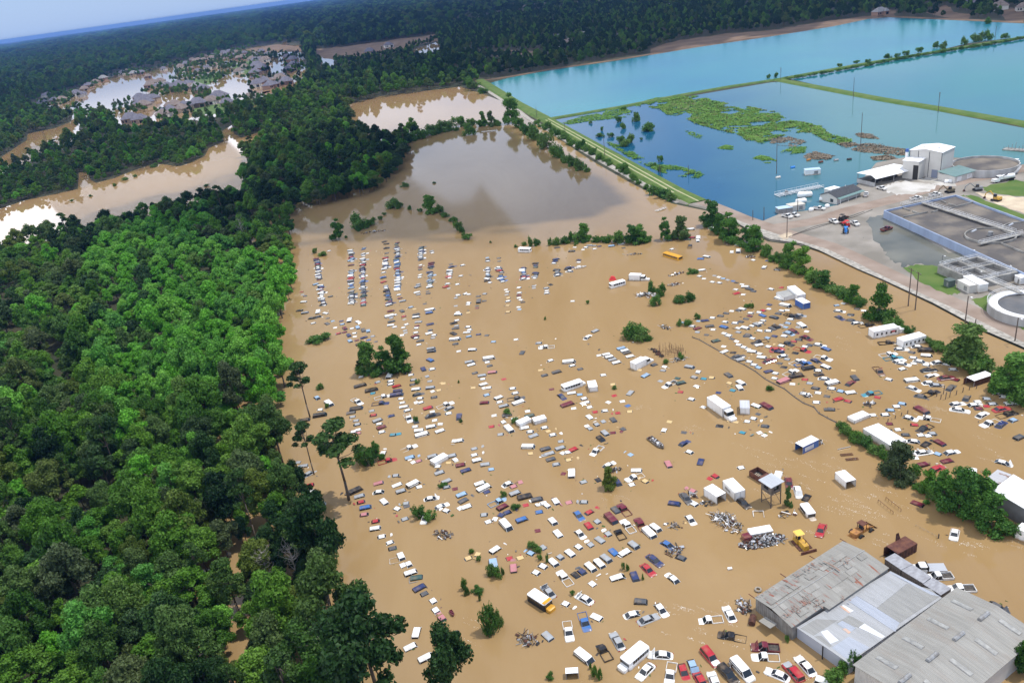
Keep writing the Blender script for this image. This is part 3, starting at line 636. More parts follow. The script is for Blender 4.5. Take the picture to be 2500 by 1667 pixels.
CARS = """
A 700 560 5.2267 12
200 795 r r;215 830 r s;245 845 r n;235 920 u w;185 1030 u d;250 1055 u s;400 1035 v w 70;510 1070 u w -10;325 1125 s d;405 1105 s d;535 1130 r d;350 1190 w w;600 1165 r l;525 1205 u d -30;630 1250 r w;670 1320 w r;710 1165 w n;720 1205 w l;805 1140 v w 70;920 1185 u w -30;745 1265 u m -50;750 1305 w m;845 1260 w w;910 1255 u l -60;980 1290 u d -75;1040 1300 u l -75;875 1320 w w;880 1365 r w;795 1355 u n -60;815 1425 u l -50;905 1410 w m;955 1450 u k;1010 1370 u n;1060 1405 r b;1110 1360 w s;1150 1430 r d;570 850 w d;390 690 u l 20;550 270 w w;
1595 985 w l 20;1640 1015 r y;1775 945 r d;1845 1015 v w 8;1840 1055 u b 10;1480 1045 u d -40;1505 1105 w r;1515 1145 r s;1675 1075 u d;1670 1110 u w;1540 1205 w w;1500 1250 w w;1525 1285 r s;1530 1315 r s;1485 1345 r w;1705 1175 u s;1675 1225 w m;1665 1255 w w;1660 1310 w w;1660 1350 u m;1665 1380 w w;1730 1415 u d;1700 1465 w w;1855 1200 u n;1845 1280 w d;1840 1315 u w;1890 1345 w w;1880 1380 r s;2190 695 w w;2230 590 w w;2255 450 w w;2195 835 w w;2170 870 r s;2170 975 r s;2195 1050 r w;2205 1075 w w;2185 1155 w w;2155 1185 u k;2180 1225 w s;2180 1255 u d;2140 1330 u k -25;2165 1390 v w 5;2165 1455 w d;1865 1510 u s;1870 1545 u d;
1350 1035 u m;1330 1092 v w;1390 1085 w w;1345 1125 w s;1360 1165 u d;1350 1215 u w;1390 1240 w w;1440 830 w w;1455 870 w m;1500 905 u s;1245 545 w w;1250 605 u b;1255 660 u r;840 450 u m;1265 150 u k;1290 180 u k;1290 232 u k;1285 300 w d;1690 695 w s;1690 720 u s;1685 795 u w;1690 825 w s;1810 785 r d;1815 812 w d;2065 690 w w;2050 722 u r;2080 748 r s;1715 575 w w;1710 605 w w;1720 450 w w;1712 480 w m;1715 505 w d;1862 272 w s;1868 294 w w
B 1100 560 5.2267 5
480 360 r l;485 382 w k;485 402 w w;625 365 w d;630 405 r d;480 630 u w -10;490 652 u k;510 677 w w;680 660 w w;1365 372 u n 15;1355 400 u n 15;1330 430 w w;1645 390 w n;1645 418 w w;1650 467 w w;1380 225 u d 10;1565 272 u d;1595 228 r w;1735 228 w w;1700 258 r w;1850 245 w w;2075 205 u l;2200 182 u w;2220 235 r d;885 740 w w;890 805 w w;885 840 w m;885 870 w w;905 900 w w -10;935 925 r k;720 765 r w;735 795 w w;730 830 r s;750 870 w y;745 910 w w;740 970 r y;745 1050 w y;880 990 r w;890 1020 r l;1075 720 r s;1075 745 r s;1285 705 w k -20;1235 745 w s;1240 780 w w;1240 808 w w;365 850 w d;360 900 v d 80;350 975 r d;350 1003 r m;440 910 w d;445 820 w s;105 835 w w;200 815 w w 20;245 825 w w;240 935 w w;235 958 r w;115 1078 u w;240 1058 r y;1570 912 r w;235 1240 w w;255 1275 w w;235 1310 u w;245 1360 w l;370 1335 w n;475 1350 r d;850 1400 r w 10;1865 1280 u s 25;1750 1360 s w 40;560 1430 w l;300 1528 u w;120 1550 r w;1140 1445 w s;1220 1485 p w 185;920 1555 u d 60;1180 1490 w w;2210 1505 u l 15
C 1500 520 5.2267 -8
745 455 w w 20;1125 582 u b 0;1195 555 u w -8;985 200 v w 5;1260 195 v w -20;1475 375 u m;1590 390 u w 30;1580 470 v w 85;1495 485 u w 85;1780 600 w w;1965 610 r b;1920 680 u w 50;1145 720 u w 8;1095 805 w w;1155 838 r w;1260 880 w w;1350 890 w w;1345 818 r w;1290 800 r s;1400 835 r l;1455 855 r s;1525 870 r b;1570 890 r k;1640 910 r w;1695 935 u w 0;1745 970 u d;1785 995 w d;1560 975 w w;1585 1015 u r 15;1660 1040 r w;2010 970 w w;2145 950 r r;1990 1170 w n;1985 1225 r w;1910 1245 w r -25;1860 1265 w w;1910 1315 u b -25;1750 1275 w w;1740 1315 w m;1695 1350 w d;1655 1225 u w -15;1590 1240 w d;1510 1250 r w;1440 1278 w d;1370 1310 w d;1265 1335 w w;1185 1365 u n 8;1085 1380 r l;890 1400 w l;1005 1440 w w;1085 1460 u m 18;1245 1435 u d 8;1275 1485 r w;1425 1388 w w;1420 1455 u b -15;1555 1400 w w;1625 1385 w d;1590 1470 w w;1690 1465 u w -15;1765 1440 w w;1835 1425 u s -25;1880 1400 w w;1910 1370 w w;1865 1500 w w;1980 1500 w w;1595 1520 w s;2060 1330 u d -15;2105 1280 w d;2150 1245 w w;2220 1240 r w;2250 1355 w w;2230 1410 w s;2085 1450 u k -25;2035 1480 u d -25;2145 1430 r s;2225 1520 s l -20;2300 1505 u m -25;2300 1300 p k -20;1715 1550 w d;1415 1535 w w;1475 1558 w w;1190 1555 r d;1075 1518 r s;1005 310 u r 0;1070 300 v w 85;1065 355 u w -75;2130 1090 v w -15;2200 1170 v w -15;965 410 p k 80;955 335 u g 0
D 1900 600 3.92 -8
572 567 w l 8;635 552 r w;585 618 s w -5;765 605 w d;830 620 w w;705 658 w d;588 680 s n -25;830 665 w m;875 690 r d;705 708 s d -10;755 732 s w 8;855 750 p k 10;125 662 p k -20;210 658 s s -5;130 700 w w;100 740 w l;235 760 v w -35;285 820 r w;105 830 s l -15;150 815 s m -15;65 862 w w;270 870 S m -20;210 895 w d;160 915 w r;80 920 p k -20;390 940 s w -10;40 955 w w;310 950 w d;475 990 u b -20;235 985 p r -15;265 965 w w;175 1025 w k;30 1010 u n;60 1045 s w 8;95 1085 w s;190 1095 p w 20;435 1060 p w -15;240 1115 p b 15;365 1095 s n -25;310 1160 v k 10;65 1160 w k;25 1125 r d;475 1160 u w -20;125 1195 p w 25;195 1230 v k 10;395 1190 w w;415 1225 u k 8;455 1265 s w -5;535 1295 v w 15;70 1275 v p 20;690 1305 s m 35;745 1270 u d -45;965 1185 p o -50;1070 1278 w w -15;1300 1275 v w 8;1060 1025 p w 10;1105 1060 p t 8;1155 1092 s w 15;1195 1120 s w -10;1305 1068 w w;1290 1018 w d;1175 980 s w 0;1345 957 s w 0;1430 987 v k 0;1445 1045 u w -5;1365 1100 s w -10;1310 1125 r w;1430 1140 w w;1200 1170 w w 15;1445 1178 S k 5;1535 1105 s w 8;1625 1130 w w;1690 1178 w w;1465 1232 s w 15;1610 1250 S m 8;1710 1280 u m -15;1455 1300 s w 5;1525 1325 s s 0;1650 1350 s d 45;1290 1355 s w -20;1465 1395 p k 20;1380 1435 s d -10;1050 915 p k 5;270 1278 r r;150 1322 r w;315 1315 w s;370 1360 w d;525 1362 w w;610 1390 w l;255 1412 w w;720 1395 u w 8;890 1400 p t 190;600 1455 u r 15;965 1450 r r;680 1487 w r;480 1440 r d;380 1495 w w;395 1405 r w;870 1520 w k;520 1560 w d;-10 980 u r 0;200 780 r s;80 780 r l
E 1900 950 3.92 0
1200 137 w l -10;1150 160 w w;1090 197 w l;1040 237 w w;920 243 w w;520 192 u d;1080 328 w m;1160 382 w w;1235 432 w d;1315 492 s w -5;1260 265 s w -15;1390 200 v m -28;1440 268 p w 170;1320 340 w r;1400 360 p k 205;1380 435 w w;1450 440 w w;1490 418 w s;1430 510 u k 35;1570 520 u m -28;1255 600 s w 10;1395 592 S w 8;1540 620 w l -20;1660 592 s w 12;1328 655 r w;1410 710 u m 15;1645 675 u m 12;1515 745 S r 25;1860 775 v w 80;2160 695 s w -15;1805 70 s d 60;1715 130 s w 8;1885 140 s w 5;1925 115 r w;1740 187 S w -8;1935 180 w m;2010 160 r r;2070 135 w w;2140 175 S r 12;2015 88 w w;2255 127 u w 5;2110 30 w w;2180 68 w w;1955 232 s w 30;2195 225 p k 15;2025 310 p w 200;2135 325 s n 40;2260 285 w l 20;2325 445 u d 25;1365 1105 u m -22;1690 1370 S w -102;100 880 S m -80;190 965 S w -75;280 1015 u k 55;410 1330 S r -110
F 700 840 5.2267 10
965 410 r w;960 515 v k;1175 475 w s 20;1100 570 v k;1115 620 r t;1225 655 p w 15;1315 375 v w 60;1330 405 r s;1340 465 w w;1340 505 w w;1430 525 u r 15;1440 585 u n 10;1420 630 v n 8;1195 740 p n 5;895 715 p w -30;910 805 v k 8;850 865 u d 10;855 920 w s;900 970 w s;915 1015 w s;925 1085 w w;870 1110 w w;925 1130 w p;1100 845 w s;1120 900 w r;1185 955 u s 20;1350 905 w n 15;1195 1010 w w;1235 1045 u m 20;1230 1110 w w;1370 1150 w t;1445 1140 r t;1470 690 w w;1490 740 w w;1525 790 u w 10;1555 835 w w;1550 925 p w -60;1655 985 u g -70;1655 1045 w w;1715 1090 u w 10;1750 1135 v w 15;1870 1040 u w 12;1985 1090 u w 20;1975 1015 r w;1860 890 S k 15;1875 855 r w;1830 800 u r 15;1905 965 r w;2080 875 w w;2090 800 s s 20;2025 755 p w 20;1895 670 w d;1855 545 u s 8;1675 565 u w 8;1620 510 w d;1675 630 s d;1630 450 w s;1600 385 w w;1560 355 w p;1750 325 u n -60;1795 415 w s -55;1840 470 r s;1870 310 w w;1845 205 u b -25;2015 495 r y;1955 583 r y;1870 605 r w -40;1715 685 w w;1725 735 w w;1655 750 r w -60;2195 915 s n 85;2140 1220 r w 70;2225 1220 u w;1560 1305 p w 20;1235 1375 u w 70;1285 1470 p r 15;1600 1430 u l 15;1890 1415 u s 15;2130 1410 u s 15;2155 1475 w w -40;1700 1480 w p 20;1620 1510 r w -40;2245 1530 u m 12;2080 1510 r y;390 680 s l -40;545 750 v w -40;440 830 w w;440 890 v k 10;260 955 u k;160 1505 r s;240 1545 u s 12
G 1100 840 5.2267 10
265 215 u s;295 250 u w 15;505 165 v w 12;485 225 w w;515 270 w d;560 350 u p 5;325 360 w d 15;430 390 u s 10;425 440 w w;445 500 u w 20;500 550 w w;430 565 r w -40;305 553 r y;695 440 r r;475 640 w l;635 665 u w 25;645 730 w w;710 775 u s 12;460 740 u m 5;805 560 w w;840 615 w w;835 675 p d 10;890 725 v w 20;750 895 u d 12;575 905 r w;680 995 w w -40;755 1080 v w -45;655 1145 w s;1040 900 u g 12;980 1055 u w 12;1030 1110 w w;1090 1150 u s 20;1215 1055 w w;1260 1105 r y;1320 1148 w w;1010 1295 v w 0;540 1045 r r;1000 850 r w;830 945 w w;1290 200 w w;1165 328 r y;1530 210 v w 5;1570 265 w w;1670 310 w d 15;1380 340 u d;1215 388 w d;1965 388 w w;920 100 w d 60;2015 120 u w 14;2050 150 u w 14;2095 185 u s 14;2145 220 u w 14;2205 40 u l 14;2250 70 u w 14;2280 100 u d 14;2320 145 u w 14;1910 140 r w;1305 570 r m;1415 655 s n -40;1580 615 u w 8;1665 640 r l;1720 685 w w;1755 735 w w;1790 795 w w;1515 750 v m 18;1590 815 r w;1695 760 r w -35;1860 860 r r;1985 845 w w;2025 745 r w -20;2210 725 r w;2275 778 r b 25;2150 875 r r;2305 855 r y;2310 600 u s 45;2105 650 r r;2090 508 r y;1785 940 u w -40;1955 990 w s -40;2090 975 u d -50;1870 1025 w s -40;1785 1080 w s -45;1755 1035 r w 20;1985 1140 u s -40;2210 1085 w d -35;2090 1125 r m;1930 1210 u k -40;1860 1340 p w 220;2020 1525 s w 28;1425 1235 w s;1430 1310 u s 18;1240 1320 u d 15;1300 1380 u s 15;1210 1415 r s;1310 1455 u d 15;1365 1525 w s;1590 1325 u r 25;1510 1370 w w;1440 1395 r w -35;1525 1470 r y;1035 1390 r y;320 1325 w s;320 1405 w w;365 1465 u w 15;470 1525 u s 10;65 1475 w w -40
H 1500 800 5.2267 -12
520 460 w d 20;650 500 w w;635 545 w s;420 590 u l 28;335 540 r y;985 495 u s -10;1075 550 w w 60;1155 650 r t;1030 630 w s;1255 635 w y;875 690 u g 15;820 645 r g;700 705 p w 205;600 685 r s;1060 748 w w;860 820 r r;1345 830 r n;995 910 w w;1145 1015 r w;1475 610 u d -35;1635 705 u w -30;1610 770 u w -50;1480 708 r y;1525 800 r t;1835 1000 u w -20;1960 1000 v m -28;1710 1195 w w;1790 1155 w w;1850 1105 r d;1360 1250 w k;1940 1250 w d;1870 1330 r w 15;1925 1365 r w 30;1650 1340 r t;640 1290 w w 60;890 1460 s n 30;905 1335 r d;720 1200 r y;1565 1205 r y;1320 155 u g 15;1410 240 r w;1430 290 u w 22;1530 315 w k;1580 355 S d 12;1635 395 u s 12;1735 430 w w;1795 470 w w;1850 508 w l;1600 215 w w;1665 248 w w;1725 275 r w;1785 300 u w -5;1865 330 w w;1910 375 u w;1980 240 w w;1570 175 r w;1465 100 w w;1515 145 r d;1775 135 w w;1880 210 u w 10;1715 95 s d 0;1965 130 w l;2055 108 w n;2185 105 w w;1980 405 S m 15;2000 545 u n 15;2070 580 w w;2060 645 w w;2075 265 S r 12;1850 165 p k 190
I 700 1120 5.2267 10
315 325 u r 15;320 405 w w;300 485 w t;395 570 s s 15;290 170 s s 30;245 215 r w 15;895 380 v k 25;960 460 u s 15;805 435 w d;965 540 w r;1035 605 u b 12;1005 700 w p;1150 785 w r;1160 875 u w 10;1230 980 w w;1335 1055 w w 20;1370 1130 w d;1465 1255 u w -65;1560 1345 w w -60;1615 1430 u w 20;1695 1500 u g 10;1485 1365 r w -60;1205 295 u p 14;1190 410 s w 8;1405 205 w s;1445 315 u w 20;1485 395 u s 18;1630 295 v w 28;1705 350 r w 15;1260 555 u w -45;1420 635 w w -20;1540 560 w s;1550 595 r d;1525 755 w s 20;1845 490 s w 10;1765 735 S w -115;1970 590 s w 22;2045 660 w w -20;1980 160 u s 18;1945 90 w w;2070 265 u s 25;2055 350 w s;2165 375 r m
J 1100 1120 5.2267 12
225 130 u n 18;535 128 w l 10;405 295 u w 18;450 345 v w 25;480 410 w n 20;170 435 u l 22;190 510 u d 28;235 590 u w 20;130 635 r w -40;745 300 s w 25;820 340 w p 20;895 305 r p -60;850 415 u s 22;970 465 v k 15;1135 500 u d 12;605 525 p l 25;690 590 u m 28;740 670 w n 20;660 715 w n -20;575 750 r w 60;500 790 w w 20;445 705 w s;715 840 v w -48;940 755 u b 20;1150 670 w b 10;980 582 r r;1240 600 w w -35;1355 555 u w -55;1205 555 r w 15;1530 545 r p;1720 545 w s 0;1545 155 v w 88;1445 175 r m 60;1715 285 w s;2140 300 s n -55;1890 270 w k -50;1630 700 s b -50;1785 665 w r 28;1130 910 r m;1320 805 u w -48;1390 970 u w -48;1650 940 s w -45;1780 870 u r -52;1885 800 w s -38;2060 760 v m -45;2125 665 u d -45;2210 620 p m 130;2255 830 p w 130;2145 925 p k 125;2020 960 w s -45;1930 1050 u s -35;1645 1125 w w -35;1795 1100 w s -40;2255 1165 u w 30;2105 1205 u b -42;2010 1280 u s -38;1545 1215 u w -38;1410 1255 w s -38;1335 1330 u w -42;1195 1370 w w -25;1105 1450 w w -25;1810 1390 u w -42;1920 1345 u w -42;1690 1440 w n -40;1610 1485 w k -40;1450 1490 p w 128;2170 1490 u w 15;1035 1205 w l -25;1190 1135 w s -40;910 1250 r y;595 1130 u w 35;540 1310 v l 100;800 1355 u p 95;770 1260 r r 15;245 1255 w y 20;350 1200 r y 60
K 1500 1080 5.2267 -30
220 160 r l;970 120 w w -20;1105 215 u n 70;320 350 u w 0;250 425 p w 200;240 525 w w 15;405 495 w y;700 290 u p -60;1635 312 w w 12;910 690 S d -50;800 775 u n -8;1010 615 w p -20;1030 785 u w -30;970 965 s w -52;1300 430 w r -30;1235 465 r r;1640 745 S k -42;2090 395 v w 68;330 1020 p m 120;460 1150 v w -42;550 1095 u w -38;680 1290 s b -30;270 1315 u s -38;510 1480 S n -38;870 1470 w d -20
L 850 1367 5.2267 20
945 325 u n 28;990 415 w d 25;1090 525 w w -50;1125 645 w w -50;1205 740 w p -50;875 875 u w 75;835 1080 u w 25;1030 1215 u w 25;1375 930 u d 15
M 1250 1367 5.2267 -40
460 375 S s 130;1040 310 w w -38;1575 225 u n -68;1735 100 S r -45;2045 215 s w 140;920 470 S w 150;700 560 w w -25;1680 525 u d -3;1900 610 s w -52;1560 670 s w 15;1740 730 S s 22;1115 740 u w -25;925 760 p b -72;715 880 p w -80;480 990 u s -42;1340 1005 S s 120;1160 1130 p k 122;940 1220 v w -38;1890 1185 S w 178;1700 1390 S w 225;2020 1420 p w -100;2190 1395 s r -72;2310 1340 s l -68
N 1600 1367 5.2267 -40
945 660 S w 118;690 740 p w 185;970 950 p k 170;1400 1080 P m 178;1400 1210 p w 178;700 1200 U r -50;930 1420 U k -48;1110 1360 V w -48;1555 1435 S w 158;1760 1390 U r 132;1915 1320 S w 132;590 1530 S r -60;750 1510 S w 110;2190 1550 u w -20
Z 1750 1267 3.136 0
1700 420 P w 184;1865 512 P w 182;2155 668 s d -30
"""
COLS = """
A 400 370 425 640 12;440 710 480 965 12;835 262 842 405 7;840 520 835 740 10;845 780 840 940 8;1005 232 995 250 2;985 305 985 335 2;985 365 985 640 13;985 660 995 965 14;1280 345 1265 500 7;1275 715 1335 950 12;1415 165 1425 345 8;1425 375 1430 765 18;1730 220 1725 375 7;1860 420 1862 495 4;1845 540 1835 725 8;2115 440 2110 468 2;2095 520 2088 612 5
B 485 485 485 595 6;625 482 655 545 4;650 580 668 640 4;945 490 945 622 6;1095 430 1100 480 3;1097 555 1090 620 4;1365 515 1370 577 4;1520 480 1525 528 3;1800 200 1905 212 3
"""
ents = []
for blk in CARS.strip().split('\n'):
    w = blk.split()
    if len(w) == 5 and w[0].isalpha() and ';' not in blk:
        ox, oy, s_, da = float(w[1]), float(w[2]), float(w[3]), float(w[4])
        ORG = globals().setdefault('ORG', {}); ORG[w[0]] = (ox, oy, s_, da)
        continue
    for e in blk.split(';'):
        q = e.split()
        if len(q) < 4:
            continue
        a = float(q[4]) if len(q) > 4 else da + rnd.uniform(-7, 7)
        ents.append([ox + float(q[0]) / s_, oy + float(q[1]) / s_, q[2], q[3], a])
for blk in COLS.strip().split('\n'):
    k, rest = blk[0], blk[2:]
    ox, oy, s_, da = ORG[k]
    for e in rest.split(';'):
        x0, y0, x1, y1, n = [float(v) for v in e.split()]
        n = int(n * 1.3 + .5) if n > 4 else int(n)
        for i in range(n):
            f = i / (n - 1)
            ents.append([ox + (x0 + (x1 - x0) * f + rnd.uniform(-9, 9)) / s_, oy + (y0 + (y1 - y0) * f) / s_, rnd.choice('wwssuu'), rnd.choice('wwwwwsssddlnnmkrgb'), (10 if k == 'A' else 4) + rnd.uniform(-7, 7)])
TK = {'r': 'sedan', 'w': 'sedan', 's': 'sedan', 'S': 'sedan', 'u': 'wagon', 'U': 'wagon', 'v': 'van', 'V': 'van', 'p': 'pickup', 'P': 'pickup'}
STATE = {'r': 'sunk to its roof', 'w': 'sunk to its windows', 's': 'awash over its hood', 'S': 'with hood above water', 'u': 'sunk to its windows', 'U': 'standing high in water',
         'v': 'deep in brown water', 'V': 'standing high in water', 'p': 'with its bed awash', 'P': 'standing high in water'}
def sink_of(T):
    k = TK[T]; zt = KINDS[k]
    out = {'r': rnd.uniform(.10, .20), 'w': rnd.uniform(.20, .38), 's': rnd.uniform(.54, .62), 'S': rnd.uniform(.78, .92), 'u': rnd.uniform(.28, .55), 'U': 1.15,
           'v': rnd.uniform(.55, .85), 'V': 1.3, 'p': rnd.uniform(.74, .86), 'P': 1.1}[T]
    return zt - out, out
ents.sort(key=lambda e: W(e[0], e[1]).length)
carlab = []
stuff_parts = {}
for i, (x, y, T, c, a) in enumerate(ents):
    k = TK[T]
    sink, out = sink_of(T)
    p = W(x, y, out * 0.8)
    h = heading(x, y, a)
    tl = (rnd.gauss(0, .025), rnd.gauss(0, .03))
    if i < 296:
        loc = (p.x, p.y, -sink)
        if y > 985 or T in 'sSpPvVuU' and y > 900:
            o = thing('sunken_' + k, loc, h, tilt=tl); o.scale = (.95, .95, 1)
            o['category'] = {'sedan': 'car', 'wagon': 'car', 'van': 'van', 'pickup': 'pickup truck'}[k]
            for n, me in SHARED[k].items():
                q = obj(n, me, o)
                if n in ('body', 'roof'):
                    own(q, PAINT[c])
            if T in 'SUVP' or (T in 's' and y > 1250):
                for n in ('headlight', 'tail_light'):
                    for me in EXTRA[k][n]:
                        obj(n, me, o)
            if T in 'SUVP':
                for me in EXTRA[k]['wheel']:
                    obj('wheel', me, o)
            ex = {(1770, 1623): ('raised_hood', 0), (1426, 1457): ('raised_hood', 'w'), (1937, 1633): ('hood', 's'), (1734, 1597): ('hood', 'w'), (1868, 1574): ('raised_hood', 'm'), (1786, 1549): ('raised_hood', 'k')}
            for (ex_x, ex_y), (n, hc) in ex.items():
                if abs(x - ex_x) < 8 and abs(y - ex_y) < 8 and hc:
                    q = obj(n, EXTRA[k][n][0], o); own(q, PAINT[hc])
        else:
            o = obj('sunken_' + k, SINGLE[k])
            o.location = loc; o.rotation_euler = (tl[0], tl[1], h)
            own(o, PAINT[c])
            o['category'] = {'sedan': 'car', 'wagon': 'car', 'van': 'van', 'pickup': 'pickup truck'}[k]
        o.scale = (.95 * rnd.uniform(.93, 1.06), .95, 1)
        if T in 'rwu' and rnd.random() < .34:              # a raised hood or trunk lid breaking the surface beside the roof
            e = rnd.choice((-1, 1)); q = obj('raised_hood' if e > 0 else 'trunk_lid', LID[rnd.randrange(3)], o)
            q.location = (e * rnd.uniform(1.75, 2.2), rnd.uniform(-.15, .15), sink - .02); q.rotation_euler = (rnd.uniform(-.1, .1), e * rnd.uniform(-.75, -.15), rnd.uniform(-.25, .25))
            own(q, PAINT[c if rnd.random() < .75 else rnd.choice('wkd')])
        elif T in 'sSp' and rnd.random() < .16:
            q = obj('raised_hood', EXTRA[k]['raised_hood'][0], o); own(q, PAINT[c])
        o['group'] = 'cars standing in the flooded yard'
        carlab.append((o, f"{CC[c][0]} {k} {STATE[T]}", x, y))
    else:
        M = Matrix.Translation((p.x, p.y, -sink)) @ Euler((tl[0], tl[1], h)).to_matrix().to_4x4()
        stuff_parts.setdefault((k, c), []).append(M)
mb = MB(); order = list(CC)
for (k, c), Ms in stuff_parts.items():
    src = ONE[k]
    for M in Ms:
        o_ = len(mb.v)
        mb.v += [tuple(M @ Vector(v)) for v in src.v]
        mb.f += [tuple(i + o_ for i in f) for f in src.f]
        mb.m += [order.index(c) if m == 0 else len(order) + m - 1 for m in src.m]
so = stuff(mb.build('sunken_cars', [PAINT[c] for c in order] + [M_glass, M_bed]))
tag(so, 'far rows of small sunken cars beyond the nearer ones', 'cars')
singled(carlab, LM)

# loose bits of wreckage afloat between the cars
vs, fs, ms = [], [], []
MD = [PAINT['w'], PAINT['k'], PAINT['o'], PAINT['y'], PAINT['d'], PAINT['r'], mat('wet_weed', (.05, .10, .02), .9)]
mb = MB()
for i in range(1150):
    e = ents[int(rnd.random() ** 1.2 * len(ents))]
    p = W(e[0] + rnd.gauss(0, 15), e[1] + rnd.gauss(0, 9), .04)
    l = rnd.uniform(.15, .75) * (1.7 if rnd.random() < .1 else 1); w = l * rnd.uniform(.15, .7)
    mb.box((p.x, p.y, rnd.uniform(.0, .08)), (l, w, rnd.uniform(.04, .14)), rnd.choice((0, 0, 1, 1, 1, 2, 2, 3, 4, 4, 5, 6, 6, 6)), rnd.random() * 3.1, (rnd.uniform(-.25, .25), rnd.uniform(-.3, .3), 0))
fd = stuff(mb.build('floating_debris', MD)); tag(fd, 'small bits of wreckage and weed afloat between the cars', 'debris')

# ---------------------------------------------------------------- trailers, buses, boxes
M_white = mat('white_panel', (.84, .84, .83), 0.45, (.58, .56, .52), 0.35, 5, ramp=(0.5, 0.8))
M_wroof = mat('white_roof', (.90, .90, .90), 0.5, (.62, .61, .58), 0.25, 5, ramp=(0.5, 0.85))
def tide(m, c=(.36, .25, .14), z0=.12, z1=.5):
    t = m.node_tree; b_ = t.nodes['Principled BSDF']; src = b_.inputs['Base Color'].links[0].from_socket
    tc = N(t, 'ShaderNodeTexCoord'); sx = N(t, 'ShaderNodeSeparateXYZ'); t.links.new(tc.outputs['Object'], sx.inputs[0])
    no = N(t, 'ShaderNodeTexNoise'); no.inputs['Scale'].default_value = 1.3; no.inputs['Detail'].default_value = 6; t.links.new(tc.outputs['Object'], no.inputs['Vector'])
    a = N(t, 'ShaderNodeMath', operation='MULTIPLY_ADD', i_1=-.9, i_2=.45); t.links.new(no.outputs[0], a.inputs[0])
    ad = N(t, 'ShaderNodeMath', operation='ADD'); t.links.new(sx.outputs[2], ad.inputs[0]); t.links.new(a.outputs[0], ad.inputs[1])
    mr = N(t, 'ShaderNodeMapRange'); mr.inputs[1].default_value = z0; mr.inputs[2].default_value = z1; mr.inputs[3].default_value = .75; mr.inputs[4].default_value = 0
    t.links.new(ad.outputs[0], mr.inputs[0])
    mx = N(t, 'ShaderNodeMixRGB', i_2=(*c, 1)); t.links.new(mr.outputs[0], mx.inputs[0]); t.links.new(src, mx.inputs[1]); t.links.new(mx.outputs[0], b_.inputs['Base Color'])
tide(M_white)                                              # the mud line the flood leaves on everything pale
M_groof = sheet_mat('grey_trailer_roof', (.55, .56, .60), (.45, .46, .49), 0.6)
M_darkin = mat('dark_interior', (.03, .028, .025), 0.9)
M_black = mat('black_steel', (.02, .02, .02), 0.7)
M_steel = mat('grey_steel', (.30, .31, .32), 0.5, (.20, .19, .18), 1.5)
M_alu = mat('bare_aluminium', (.62, .63, .65), 0.35, metal=0.5)
M_rustm = mat('rusted_steel', (.085, .028, .022), 0.85, (.15, .06, .035), 1.2, 6, bump=0.3)
M_rustd = mat('dark_rust', (.05, .02, .016), 0.9, (.12, .05, .03), 1.5, 6)
M_yel = mat('school_bus_yellow', (.72, .36, .02), 0.4, (.55, .28, .03), 0.8)
M_machine = mat('machine_yellow', (.66, .40, .04), 0.55, (.40, .22, .05), 1.2, 6)
M_machor = mat('weathered_orange', (.46, .22, .05), 0.7, (.22, .09, .04), 1.0, 6)
M_blue = mat('blue_panel', (.035, .10, .36), 0.4, (.06, .15, .40), 0.5)
M_lblue = mat('bright_blue', (.03, .22, .62), 0.4)
M_red = mat('red_fabric', (.60, .03, .03), 0.6)
M_wood = mat('weathered_wood', (.20, .17, .14), 0.9, (.10, .08, .065), 1.5, 6, stretch=(0.3, 3, 1))
M_conc = mat('concrete', (.38, .37, .34), 0.9, (.19, .18, .165), 0.25, 8)
M_concw = mat('pale_concrete_wall', (.50, .50, .50), 0.8, (.30, .295, .28), 0.2, 8, stretch=(1, 1, .25))
M_post = mat('pole_wood', (.09, .065, .05), 0.9, (.14, .11, .09), 2.0)
def axis(q, z):
    a, b = W(q[0], q[1], z), W(q[2], q[3], z)
    d = b - a
    return (a + b) / 2, math.atan2(d.y, d.x), d.length
